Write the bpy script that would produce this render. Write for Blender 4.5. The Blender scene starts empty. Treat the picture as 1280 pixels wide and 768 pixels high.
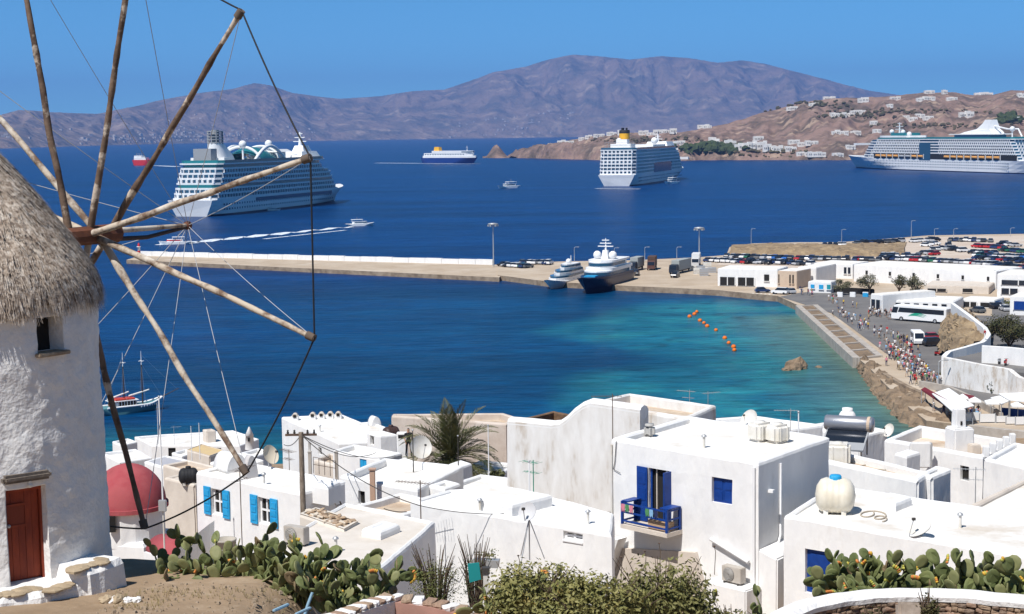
import bpy, bmesh, math, random
import numpy as np
from mathutils import Vector, Matrix, noise as mnoise
R = math.radians
rnd = random.Random(7)
scene = bpy.context.scene
col = scene.collection

# ---------------------------------------------------------------- camera
FPX, CX, CY = 2000.0, 640.0, 384.0
CAMP = Vector((0, 0, 43.0))
PITCH = math.atan(216.5 / FPX)
ROLL = R(0.8)
cf = Vector((0, math.cos(PITCH), -math.sin(PITCH)))
_r0 = Vector((1, 0, 0)); _u0 = Vector((0, math.sin(PITCH), math.cos(PITCH)))
cr = _r0 * math.cos(ROLL) - _u0 * math.sin(ROLL)
cu = _r0 * math.sin(ROLL) + _u0 * math.cos(ROLL)
cam_data = bpy.data.cameras.new('camera'); cam = bpy.data.objects.new('camera', cam_data); col.objects.link(cam)
cam_data.sensor_width = 36.0; cam_data.lens = FPX * 36.0 / 1280.0
cam_data.clip_start = 0.5; cam_data.clip_end = 90000
mw = Matrix.Identity(4)
for i in range(3):
    mw[i][0] = cr[i]; mw[i][1] = cu[i]; mw[i][2] = -cf[i]; mw[i][3] = CAMP[i]
cam.matrix_world = mw
scene.camera = cam

# ---------------------------------------------------------------- sky, sun, exposure
SUN_AZ = R(38.0)      # sun stands behind the camera, this far round to its left
SUN_EL = R(57.0)
sdir = Vector((-math.sin(SUN_AZ) * math.cos(SUN_EL), -math.cos(SUN_AZ) * math.cos(SUN_EL), math.sin(SUN_EL)))
world = bpy.data.worlds.new('World'); scene.world = world; world.use_nodes = True
wn = world.node_tree; wn.nodes.clear()
sky = wn.nodes.new('ShaderNodeTexSky'); sky.sky_type = 'NISHITA'; sky.sun_disc = False
sky.sun_elevation = SUN_EL
sky.sun_rotation = math.atan2(sdir.x, sdir.y)
sky.altitude = 0; sky.air_density = 0.32; sky.dust_density = 0.0; sky.ozone_density = 10.0
bgn = wn.nodes.new('ShaderNodeBackground'); bgn.inputs[1].default_value = 0.118
won = wn.nodes.new('ShaderNodeOutputWorld')
tint = wn.nodes.new('ShaderNodeMix'); tint.data_type = 'RGBA'; tint.blend_type = 'MULTIPLY'; tint.inputs[0].default_value = 1.0
tint.inputs[7].default_value = (0.68, 1.24, 1.03, 1)      # even tint over the whole sky: the deep Aegean blue of the photograph
wn.links.new(sky.outputs[0], tint.inputs[6]); wn.links.new(tint.outputs[2], bgn.inputs[0]); wn.links.new(bgn.outputs[0], won.inputs[0])
sl = bpy.data.lights.new('sun', 'SUN'); so = bpy.data.objects.new('sun', sl); col.objects.link(so)
sl.energy = 4.2; sl.angle = R(0.5); sl.color = (1.0, 0.965, 0.92)
so.rotation_euler = (-sdir).to_track_quat('-Z', 'Y').to_euler()
so.location = (0, -30, 120)
vs = scene.view_settings
vs.view_transform = 'Standard'; vs.look = 'None'; vs.exposure = 0.46; vs.gamma = 1.0; vs.use_curve_mapping = False

# ---------------------------------------------------------------- helpers
def ray(px, py):
    return cf + cr * ((px - CX) / FPX) - cu * ((py - CY) / FPX)
def PZ(px, py, z=0.0):
    d = ray(px, py); t = (z - CAMP.z) / d.z
    return CAMP + d * t
def PD(px, py, y):
    d = ray(px, py)
    return CAMP + d * (y / d.y)
def hor(px):                       # pixel row of the horizon
    return 167.5 - (px - CX) * math.tan(ROLL)

def tag(o, label=None, cat=None, group=None, kind=None):
    if label: o['label'] = label
    if cat: o['category'] = cat
    if group: o['group'] = group
    if kind: o['kind'] = kind
    return o
def thing(name, loc, label, cat, group=None, rz=0.0):
    o = bpy.data.objects.new(name, None); col.objects.link(o)
    o.empty_display_size = 0.3
    o.location = loc; o.rotation_euler = (0, 0, rz)
    return tag(o, label, cat, group)
def copy_tree(o, parent=None):
    c = o.copy(); col.objects.link(c)
    if parent is not None: c.parent = parent
    for ch in KIDS.get(o.name, []):
        copy_tree(ch, c)
    KIDS[c.name] = [x for x in []]
    return c
KIDS = {}

class MB:
    def __init__(s): s.v = []; s.f = []; s.m = []; s.sm = []
    def add(s, vs, fs, m=0, smooth=False):
        b = len(s.v); s.v += [tuple(v) for v in vs]
        for f in fs:
            s.f.append(tuple(b + i for i in f)); s.m.append(m); s.sm.append(smooth)
        return s
    def box(s, c, d, rz=0.0, m=0, taper=1.0):
        x, y, z = d[0] / 2, d[1] / 2, d[2] / 2
        cs, sn = math.cos(rz), math.sin(rz)
        vs = []
        for sz in (-1, 1):
            k = taper if sz > 0 else 1.0
            for sx, sy in ((-1, -1), (1, -1), (1, 1), (-1, 1)):
                a, b = sx * x * k, sy * y * k
                vs.append((c[0] + a * cs - b * sn, c[1] + a * sn + b * cs, c[2] + sz * z))
        return s.add(vs, [(3, 2, 1, 0), (4, 5, 6, 7), (0, 1, 5, 4), (1, 2, 6, 5), (2, 3, 7, 6), (3, 0, 4, 7)], m)
    def bb(s, x0, x1, y0, y1, z0, z1, m=0):
        return s.box(((x0 + x1) / 2, (y0 + y1) / 2, (z0 + z1) / 2), (x1 - x0, y1 - y0, z1 - z0), 0, m)
    def prism(s, poly, z0, z1, m=0, mtop=None):
        n = len(poly)
        if sum(poly[i][0] * poly[(i + 1) % n][1] - poly[(i + 1) % n][0] * poly[i][1] for i in range(n)) < 0:
            poly = poly[::-1]
        b = [(p[0], p[1], z0) for p in poly]; t = [(p[0], p[1], z1) for p in poly]
        s.add(b + t, [(i, (i + 1) % n, n + (i + 1) % n, n + i) for i in range(n)], m)
        s.add(t, [tuple(range(n))], m if mtop is None else mtop)
        return s.add(b, [tuple(reversed(range(n)))], m)
    def tube(s, p0, p1, r0, r1=None, n=8, m=0, caps=True, smooth=True):
        return s.path([p0, p1], [r0, r0 if r1 is None else r1], n, m, caps, smooth)
    def path(s, pts, rad, n=8, m=0, caps=True, smooth=True):
        pts = [Vector(p) for p in pts]; k = len(pts)
        if not hasattr(rad, '__len__'): rad = [rad] * k
        vs = []; up = None
        for i, p in enumerate(pts):
            t = (pts[min(i + 1, k - 1)] - pts[max(i - 1, 0)]).normalized()
            if up is None:
                up = Vector((0, 0, 1)) if abs(t.z) < 0.9 else Vector((1, 0, 0))
            a = t.cross(up).normalized(); b = a.cross(t).normalized(); up = b
            for j in range(n):
                q = 2 * math.pi * j / n
                vs.append(p + (a * math.cos(q) + b * math.sin(q)) * rad[i])
        fs = []
        for i in range(k - 1):
            for j in range(n):
                j2 = (j + 1) % n
                fs.append((i * n + j, i * n + j2, (i + 1) * n + j2, (i + 1) * n + j))
        s.add(vs, fs, m, smooth)
        if caps:
            s.add(vs[:n], [tuple(reversed(range(n)))], m); s.add(vs[-n:], [tuple(range(n))], m)
        return s
    def lathe(s, prof, c=(0, 0, 0), n=24, m=0, smooth=True, a0=0.0, a1=2 * math.pi, sx=1.0, sy=1.0):
        full = abs(a1 - a0 - 2 * math.pi) < 1e-6
        k = n if full else n + 1
        vs = []
        for r, z in prof:
            for j in range(k):
                q = a0 + (a1 - a0) * j / n
                vs.append((c[0] + r * math.cos(q) * sx, c[1] + r * math.sin(q) * sy, c[2] + z))
        fs = []
        for i in range(len(prof) - 1):
            for j in range(n):
                j2 = (j + 1) % k
                fs.append((i * k + j, i * k + j2, (i + 1) * k + j2, (i + 1) * k + j))
        return s.add(vs, fs, m, smooth)
    def ball(s, c, r, n=12, h=8, m=0, sz=1.0, z0=-1.0):
        a = math.asin(max(-1, z0)); pr = []
        for i in range(h + 1):
            t = a + (math.pi / 2 - a) * i / h
            pr.append((max(r * math.cos(t), 1e-4), r * math.sin(t) * sz))
        return s.lathe(pr, c, n, m)
    def sweep(s, rings, m=0, smooth=False, closed=True, cap=True):
        k = len(rings[0]); vs = [p for rg in rings for p in rg]; fs = []
        for i in range(len(rings) - 1):
            for j in range(k if closed else k - 1):
                j2 = (j + 1) % k
                fs.append((i * k + j, i * k + j2, (i + 1) * k + j2, (i + 1) * k + j))
        s.add(vs, fs, m, smooth)
        if cap:
            s.add(rings[0], [tuple(reversed(range(k)))], m); s.add(rings[-1], [tuple(range(k))], m)
        return s
    def xform(s, mat):
        s.v = [tuple(mat @ Vector(v)) for v in s.v]; return s
    def mesh(s, name, mats, bevel=0.0):
        me = bpy.data.meshes.new(name)
        me.from_pydata(s.v, [], s.f); me.update()
        for mt in (mats if isinstance(mats, (list, tuple)) else [mats]): me.materials.append(mt)
        me.polygons.foreach_set('material_index', s.m)
        me.polygons.foreach_set('use_smooth', s.sm)
        return me
    def build(s, name, mats, parent=None, world=True):
        """one mesh object; with a parent the world coordinates are turned into its local ones"""
        if parent is not None and world:
            inv = (Matrix.Translation(parent_loc(parent)) @ Matrix.Rotation(parent_rz(parent), 4, 'Z')).inverted()
            s.xform(inv)
        me = s.mesh(name, mats)
        o = bpy.data.objects.new(name, me); col.objects.link(o)
        if parent is not None:
            o.parent = parent; KIDS.setdefault(parent.name, []).append(o)
        return o
def parent_loc(p):
    v = Vector(p.location)
    while p.parent is not None:
        p = p.parent; v = v + Vector(p.location) if p.rotation_euler.z == 0 else Matrix.Rotation(p.rotation_euler.z, 3, 'Z') @ v + Vector(p.location)
    return v
def parent_rz(p):
    a = p.rotation_euler.z
    while p.parent is not None:
        p = p.parent; a += p.rotation_euler.z
    return a
def recalc(o):
    bm = bmesh.new(); bm.from_mesh(o.data)
    bmesh.ops.remove_doubles(bm, verts=bm.verts, dist=1e-4)
    bmesh.ops.recalc_face_normals(bm, faces=bm.faces); bm.to_mesh(o.data); bm.free(); return o
def bevel_obj(o, w, seg=2, ang=40):
    bm = bmesh.new(); bm.from_mesh(o.data)
    bmesh.ops.remove_doubles(bm, verts=bm.verts, dist=1e-4)
    bmesh.ops.recalc_face_normals(bm, faces=bm.faces)
    ed = [e for e in bm.edges if len(e.link_faces) == 2 and e.calc_face_angle(0) > R(ang)]
    try: bmesh.ops.bevel(bm, geom=ed, offset=w, segments=seg, affect='EDGES', clamp_overlap=True)
    except Exception: pass
    bm.to_mesh(o.data); bm.free(); return o

# ---------------------------------------------------------------- materials
def newmat(name):
    m = bpy.data.materials.new(name); m.use_nodes = True
    nt = m.node_tree; b = nt.nodes['Principled BSDF']
    return m, nt, b
def lk(nt, a, b): nt.links.new(a, b)
def M(name, c, rough=0.75, c2=None, scale=1.0, detail=4.0, bump=0.0, bscale=None, metal=0.0, spec=0.3, lo=0.35, hi=0.65,
      coord='P', stretch=None, c3=None, scale3=0.2, lo3=0.55, hi3=0.75, bdist=0.02):
    m, nt, b = newmat(name)
    b.inputs['Roughness'].default_value = rough; b.inputs['Metallic'].default_value = metal
    b.inputs['Specular IOR Level'].default_value = spec
    b.inputs['Base Color'].default_value = (*c, 1)
    if c2 is None and not bump and c3 is None: return m
    if coord == 'P':
        src = nt.nodes.new('ShaderNodeNewGeometry').outputs['Position']
    else:
        src = nt.nodes.new('ShaderNodeTexCoord').outputs['Object']
    if stretch:
        mp = nt.nodes.new('ShaderNodeMapping'); mp.inputs['Scale'].default_value = stretch
        lk(nt, src, mp.inputs[0]); src = mp.outputs[0]
    cur = None
    def layer(base, c_hi, sc, lo_, hi_, det):
        n = nt.nodes.new('ShaderNodeTexNoise'); n.inputs['Scale'].default_value = sc; n.inputs['Detail'].default_value = det
        n.inputs['Roughness'].default_value = 0.65
        lk(nt, src, n.inputs['Vector'])
        mr = nt.nodes.new('ShaderNodeMapRange'); mr.inputs[1].default_value = lo_; mr.inputs[2].default_value = hi_
        lk(nt, n.outputs['Fac'], mr.inputs[0])
        mx = nt.nodes.new('ShaderNodeMix'); mx.data_type = 'RGBA'
        lk(nt, mr.outputs[0], mx.inputs[0])
        if isinstance(base, tuple): mx.inputs[6].default_value = (*base, 1)
        else: lk(nt, base, mx.inputs[6])
        mx.inputs[7].default_value = (*c_hi, 1)
        return mx.outputs[2]
    if c2 is not None: cur = layer(c, c2, scale, lo, hi, detail)
    if c3 is not None: cur = layer(cur if cur is not None else c, c3, scale3, lo3, hi3, 5.0)
    if cur is not None: lk(nt, cur, b.inputs['Base Color'])
    if bump:
        n = nt.nodes.new('ShaderNodeTexNoise'); n.inputs['Scale'].default_value = bscale or scale * 4; n.inputs['Detail'].default_value = 4
        lk(nt, src, n.inputs['Vector'])
        bp = nt.nodes.new('ShaderNodeBump'); bp.inputs['Strength'].default_value = bump; bp.inputs['Distance'].default_value = bdist
        lk(nt, n.outputs['Fac'], bp.inputs['Height']); lk(nt, bp.outputs[0], b.inputs['Normal'])
    return m
WHITE = M('whitewash', (0.82, 0.81, 0.79), 0.9, (0.74, 0.735, 0.73), 1.1, detail=8, bump=0.45, bscale=4, c3=(0.58, 0.55, 0.51), scale3=0.9, lo3=0.62, hi3=0.84, bdist=0.06, stretch=(1, 1, 0.4))
WHITE_OLD = M('whitewash_stained', (0.78, 0.77, 0.75), 0.9, (0.62, 0.59, 0.55), 1.1, bump=0.3, bscale=4, c3=(0.44, 0.35, 0.26), scale3=1.1, lo3=0.54, hi3=0.74, stretch=(1, 1, 0.35), bdist=0.05)
ROOFW = M('roof_screed_white', (0.78, 0.765, 0.74), 0.95, (0.69, 0.66, 0.61), 0.7, bump=0.2, bscale=6, c3=(0.52, 0.44, 0.35), scale3=0.35, lo3=0.56, hi3=0.8)
ROOFB = M('roof_screed_beige', (0.56, 0.46, 0.35), 0.95, (0.42, 0.31, 0.22), 1.2, bump=0.3, bscale=8, c3=(0.66, 0.60, 0.52), scale3=0.5, lo3=0.5, hi3=0.7)
BEIGE = M('plaster_beige', (0.66, 0.59, 0.51), 0.9, (0.56, 0.49, 0.42), 0.8, bump=0.25, bscale=6)
PWHITE = M('white_paint', (0.80, 0.80, 0.80), 0.5)
PLASTW = M('white_plastic', (0.74, 0.72, 0.68), 0.45, (0.62, 0.58, 0.50), 1.5)
GREYM = M('grey_metal', (0.45, 0.46, 0.47), 0.45, metal=0.4)
DARKM = M('dark_metal', (0.06, 0.055, 0.05), 0.6)
RUSTM = M('rusty_metal', (0.16, 0.10, 0.07), 0.8, (0.07, 0.05, 0.04), 6)
BLACK = M('black_rubber', (0.018, 0.018, 0.02), 0.7)
GLASS = M('dark_window_glass', (0.015, 0.02, 0.03), 0.12, spec=0.5)
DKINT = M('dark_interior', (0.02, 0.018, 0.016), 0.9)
BLUE = M('cobalt_blue_paint', (0.004, 0.034, 0.19), 0.45, (0.007, 0.050, 0.26), 3)
LBLUE = M('sky_blue_paint', (0.01, 0.28, 0.58), 0.55, (0.03, 0.36, 0.66), 4, c3=(0.10, 0.36, 0.55), scale3=9, lo3=.56, hi3=.7)
TEAL = M('teal_paint', (0.02, 0.28, 0.34), 0.5)
WOODG = M('weathered_wood', (0.30, 0.25, 0.20), 0.9, (0.15, 0.115, 0.085), 9, bump=0.4, bscale=30, stretch=(1, 1, 0.3))
CONC = M('concrete', (0.46, 0.42, 0.37), 0.9, (0.34, 0.30, 0.26), 0.6, bump=0.2, bscale=3)
YELLOW = M('yellow_paint', (0.80, 0.42, 0.02), 0.5)
RED = M('red_paint', (0.55, 0.03, 0.03), 0.5)
# ================================================================ sea
def seg_dist(px, py, pts):
    d = np.full(px.shape, 1e9)
    for (a, b) in zip(pts[:-1], pts[1:]):
        ax, ay = a[0], a[1]; bx, by = b[0] - ax, b[1] - ay
        t = np.clip(((px - ax) * bx + (py - ay) * by) / (bx * bx + by * by + 1e-9), 0, 1)
        d = np.minimum(d, np.hypot(px - ax - t * bx, py - ay - t * by))
    return d
SHORE_BEACH = [PZ(*p) for p in ((1000, 400), (1040, 432), (1075, 465), (1110, 500), (1160, 535), (1290, 560))]
SHORE_TOWN = [(-140, 190), (-60, 196), (0, 200), (45, 205), (66, 222), (90, 230), (140, 232)]
def axis(lo, hi, core_lo, core_hi, step, far_n, p=2.6):
    c = list(np.arange(core_lo, core_hi + 1e-6, step))
    t = (np.arange(1, far_n + 1) / far_n) ** p
    return np.array(sorted(list(core_lo + (lo - core_lo) * t) + c + list(core_hi + (hi - core_hi) * t)))
gx = axis(-24000, 24000, -140, 160, 4.0, 26); gy = axis(-600, 30000, 150, 480, 4.0, 34)
X, Y = np.meshgrid(gx, gy)
db = seg_dist(X, Y, SHORE_BEACH); dt = seg_dist(X, Y, SHORE_TOWN)
nz = np.array([mnoise.noise((x * 0.02, y * 0.03, 3.1)) for x, y in zip(X.ravel(), Y.ravel())]).reshape(X.shape)
sh = np.clip(1.0 - db / (50 + 24 * nz), 0, 1) ** 0.8
sh = np.maximum(sh, 0.75 * np.clip(1.0 - dt / (42 + 22 * nz), 0, 1))
nx, ny = len(gx), len(gy)
me = bpy.data.meshes.new('sea')
idx = np.arange(nx * ny).reshape(ny, nx)
faces = np.stack([idx[:-1, :-1], idx[:-1, 1:], idx[1:, 1:], idx[1:, :-1]], -1).reshape(-1, 4)
me.from_pydata(np.stack([X.ravel(), Y.ravel(), np.zeros(X.size)], -1).tolist(), [], faces.tolist())
hb_ = np.clip(1.0 - db / (300 + 90 * nz), 0, 1) * np.clip((560 - Y) / 120, 0, 1)
at = me.attributes.new('harbour', 'FLOAT', 'POINT'); at.data.foreach_set('value', hb_.ravel().astype(np.float32))
at = me.attributes.new('shallow', 'FLOAT', 'POINT'); at.data.foreach_set('value', sh.ravel().astype(np.float32))
m, nt, b = newmat('sea_water'); me.materials.append(m)
geo = nt.nodes.new('ShaderNodeNewGeometry')
attr = nt.nodes.new('ShaderNodeAttribute'); attr.attribute_name = 'shallow'
def noise_n(scale, stretch, detail=4, rough=0.6):
    mp = nt.nodes.new('ShaderNodeMapping'); mp.inputs['Scale'].default_value = stretch; lk(nt, geo.outputs['Position'], mp.inputs[0])
    n = nt.nodes.new('ShaderNodeTexNoise'); n.inputs['Scale'].default_value = scale; n.inputs['Detail'].default_value = detail
    n.inputs['Roughness'].default_value = rough; lk(nt, mp.outputs[0], n.inputs['Vector']); return n.outputs['Fac']
def mixc(fac, a, bcol):
    mx = nt.nodes.new('ShaderNodeMix'); mx.data_type = 'RGBA'
    lk(nt, fac, mx.inputs[0])
    for s_, v in ((6, a), (7, bcol)):
        if isinstance(v, tuple): mx.inputs[s_].default_value = (*v, 1)
        else: lk(nt, v, mx.inputs[s_])
    return mx.outputs[2]
def mrange(v, a, b_, c=0.0, d=1.0):
    mr = nt.nodes.new('ShaderNodeMapRange')
    mr.inputs[1].default_value = a; mr.inputs[2].default_value = b_; mr.inputs[3].default_value = c; mr.inputs[4].default_value = d
    lk(nt, v, mr.inputs[0]); return mr.outputs[0]
def mathn(op, a, b_):
    n = nt.nodes.new('ShaderNodeMath'); n.operation = op
    for i, v in enumerate((a, b_)):
        if isinstance(v, (int, float)): n.inputs[i].default_value = v
        else: lk(nt, v, n.inputs[i])
    return n.outputs[0]
big = noise_n(0.006, (1, 1.6, 1), 4)
mid = noise_n(0.09, (0.45, 1.5, 1), 5, 0.65)
deep = mixc(mrange(big, 0.35, 0.7), (0.0001, 0.014, 0.074), (0.0002, 0.025, 0.112))
deep = mixc(mrange(mid, 0.30, 0.75), deep, (0.0004, 0.042, 0.155))
hat = nt.nodes.new('ShaderNodeAttribute'); hat.attribute_name = 'harbour'
deep = mixc(mrange(hat.outputs['Fac'], 0.25, 0.95, 0.0, 0.8), deep, mixc(mrange(mid, 0.3, 0.75), (0.0004, 0.034, 0.085), (0.0010, 0.070, 0.140)))
shal = mixc(mrange(noise_n(0.05, (1, 1, 1), 5), 0.42, 0.62), (0.006, 0.105, 0.165), (0.016, 0.17, 0.20))
rocky = mixc(mrange(noise_n(0.11, (1, 1, 1), 4), 0.56, 0.68), shal, (0.005, 0.060, 0.090))
ramp = nt.nodes.new('ShaderNodeValToRGB')
ramp.color_ramp.elements[0].position = 0.02; ramp.color_ramp.elements[0].color = (0, 0, 0, 1)
ramp.color_ramp.elements[1].position = 0.42; ramp.color_ramp.elements[1].color = (1, 1, 1, 1)
lk(nt, attr.outputs['Fac'], ramp.inputs[0])
wc = mixc(ramp.outputs[0], deep, rocky)
edge = mrange(attr.outputs['Fac'], 0.72, 1.0)
wc = mixc(edge, wc, (0.10, 0.16, 0.12))
capn = mathn('MULTIPLY', mrange(noise_n(0.10, (0.35, 1.4, 1), 6, 0.7), 0.705, 0.74), mrange(noise_n(0.008, (1, 1, 1), 3), 0.46, 0.58))
sepy = nt.nodes.new('ShaderNodeSeparateXYZ'); lk(nt, geo.outputs['Position'], sepy.inputs[0])
capn = mathn('MULTIPLY', capn, mrange(sepy.outputs[1], 600, 640))
wc = mixc(capn, wc, (0.55, 0.6, 0.65))
rip = mrange(noise_n(0.42, (0.28, 1.5, 1), 5, 0.72), 0.36, 0.66, 0.62, 1.45)  # light and dark of the ripples put into the water colour
rip2 = mrange(noise_n(0.012, (0.35, 1.6, 1), 5, 0.6), 0.36, 0.64, 0.78, 1.22)
hsv = nt.nodes.new('ShaderNodeHueSaturation'); lk(nt, wc, hsv.inputs['Color']); lk(nt, mathn('MULTIPLY', rip, rip2), hsv.inputs['Value'])
lk(nt, hsv.outputs[0], b.inputs['Base Color'])
b.inputs['Roughness'].default_value = 0.30
b.inputs['Specular IOR Level'].default_value = 0.04
bp = nt.nodes.new('ShaderNodeBump'); bp.inputs['Strength'].default_value = 0.9; bp.inputs['Distance'].default_value = 0.9
wv = mathn('ADD', mathn('MULTIPLY', noise_n(0.22, (0.5, 1.3, 1), 6, 0.68), 1.0), mathn('MULTIPLY', noise_n(0.03, (0.5, 1.4, 1), 4), 1.6))
lk(nt, wv, bp.inputs['Height']); lk(nt, bp.outputs[0], b.inputs['Normal'])
sea = bpy.data.objects.new('sea', me); col.objects.link(sea); tag(sea, 'deep blue sea turning turquoise towards the beach', kind='structure')
sb = MB(); sb.bb(-24500, 24500, -1200, 30400, -46, -40)
tag(sb.build('seabed', M('seabed_sand', (0.25, 0.22, 0.17))), 'sandy sea bed under the water', kind='structure')

# ================================================================ far island and headland
def interp(pts, x):
    return float(np.interp(x, [p[0] for p in pts], [p[1] for p in pts]))
def fbm(x, y, z, o=5):
    return mnoise.fractal((x, y, z), 0.9, 2.1, o)
RIDGE = [(-700, 150), (-200, 146), (-60, 150), (7, 145.6), (32, 138), (88, 141.5), (129, 143), (162, 137), (203, 127), (250, 118), (298, 112), (325, 105), (345, 108),
         (372, 117), (406, 122), (430, 124.6), (480, 121), (520, 115), (560, 113), (590, 103), (620, 92), (660, 85), (690, 76), (720, 70), (750, 72),
         (790, 76), (830, 72), (860, 74), (900, 80), (930, 77), (960, 82), (990, 90), (1020, 97), (1050, 105), (1085, 114), (1120, 119), (1200, 127), (1320, 134), (1600, 145), (2000, 150)]
SHFAR = [(-700, 7500), (-60, 8200), (13, 9000), (135, 11500), (217, 13500), (420, 16000), (700, 17000), (2000, 17000)]
def far_island():
    pxs = np.concatenate([np.arange(-700, -40, 20), np.arange(-40, 1320, 3.0), np.arange(1320, 2000, 20)])
    vs_ = np.concatenate([np.linspace(0, 0.6, 46), np.linspace(0.63, 1.2, 12)])
    verts = []
    for px in pxs:
        D0 = interp(SHFAR, px); tb = (px - CX) / FPX
        for v in vs_:
            wob = fbm(px * 0.006, 7.7, v * 1.2) * 60
            ridge_px = interp(RIDGE, px + wob * max(0, 1 - v / 0.6) * 1.5)
            y = D0 + v * 5200
            ytop = D0 + 0.6 * 5200
            H = 43 + (hor(px) - ridge_px) / FPX * ytop
            x = tb * y
            g = (v / 0.6) ** 0.85 if v <= 0.6 else 1 - (v - 0.6) * 0.9
            a = min(1.0, max(0, v / 0.6))
            n = fbm(px * 0.017, v * 2.2, 1.5, 6); n2 = fbm(px * 0.05, v * 4.0, 9.5, 5)
            rd = (1 - abs(mnoise.noise((px * 0.022 + n * 0.6, v * 1.6, 4.4)))) - 0.6
            mid = a * (1 - a) * 4
            h = H * g * (1 + mid * (0.26 * n + 0.46 * rd + 0.14 * n2)) + (a ** 2) * (5 * n2)
            if v <= 0.6: h = min(h, 43 + (H - 43) * (y / ytop) * (0.93 + 0.07 * a) + 3 * n2)
            if v == 0: h = -4
            elif v < 0.03: h = max(h * 0.6, 6 + 6 * n2)
            verts.append((x, y, h))
    nv = len(vs_); nu = len(pxs)
    idx = np.arange(nu * nv).reshape(nu, nv)
    fs = np.stack([idx[:-1, :-1], idx[1:, :-1], idx[1:, 1:], idx[:-1, 1:]], -1).reshape(-1, 4)
    mb = MB(); mb.v = verts; mb.f = [tuple(f) for f in fs.tolist()]; mb.m = [0] * len(mb.f); mb.sm = [True] * len(mb.f)
    mt = M('dry_mountain', (0.22, 0.155, 0.12), 0.95, (0.085, 0.075, 0.062), 0.0030, detail=11, lo=0.40, hi=0.62, c3=(0.36, 0.27, 0.20), scale3=0.0040, lo3=0.54, hi3=0.70, bump=1.0, bscale=0.004, bdist=160)
    o = mb.build('far_island', mt); tag(o, 'long purple-brown mountain island along the horizon', kind='structure')
    def hz(px, v):
        i = int(np.clip(np.searchsorted(pxs, px), 1, nu - 1)); j = int(np.clip(np.searchsorted(vs_, v), 1, nv - 1))
        return Vector(verts[i * nv + j])
    return hz
FARZ = far_island()
t = MB(); r2 = random.Random(5)
for k in range(240):
    if r2.random() < 0.6: px = r2.gauss(240, 60); v = abs(r2.gauss(0.02, 0.03)) + 0.01
    elif r2.random() < 0.5: px = r2.uniform(-60, 420); v = r2.uniform(0.02, 0.22)
    else: px = r2.uniform(560, 720); v = r2.uniform(0.01, 0.12)
    p = FARZ(px, v); s_ = r2.uniform(8, 22)
    t.box((p.x, p.y, p.z + 4), (s_ * 1.4, s_, r2.uniform(10, 20)), r2.uniform(0, 3))
tag(t.build('far_town', M('far_white_houses', (0.50, 0.46, 0.43))), 'scattered white houses of a far town at the foot of the mountains', 'town', kind='stuff')

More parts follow.
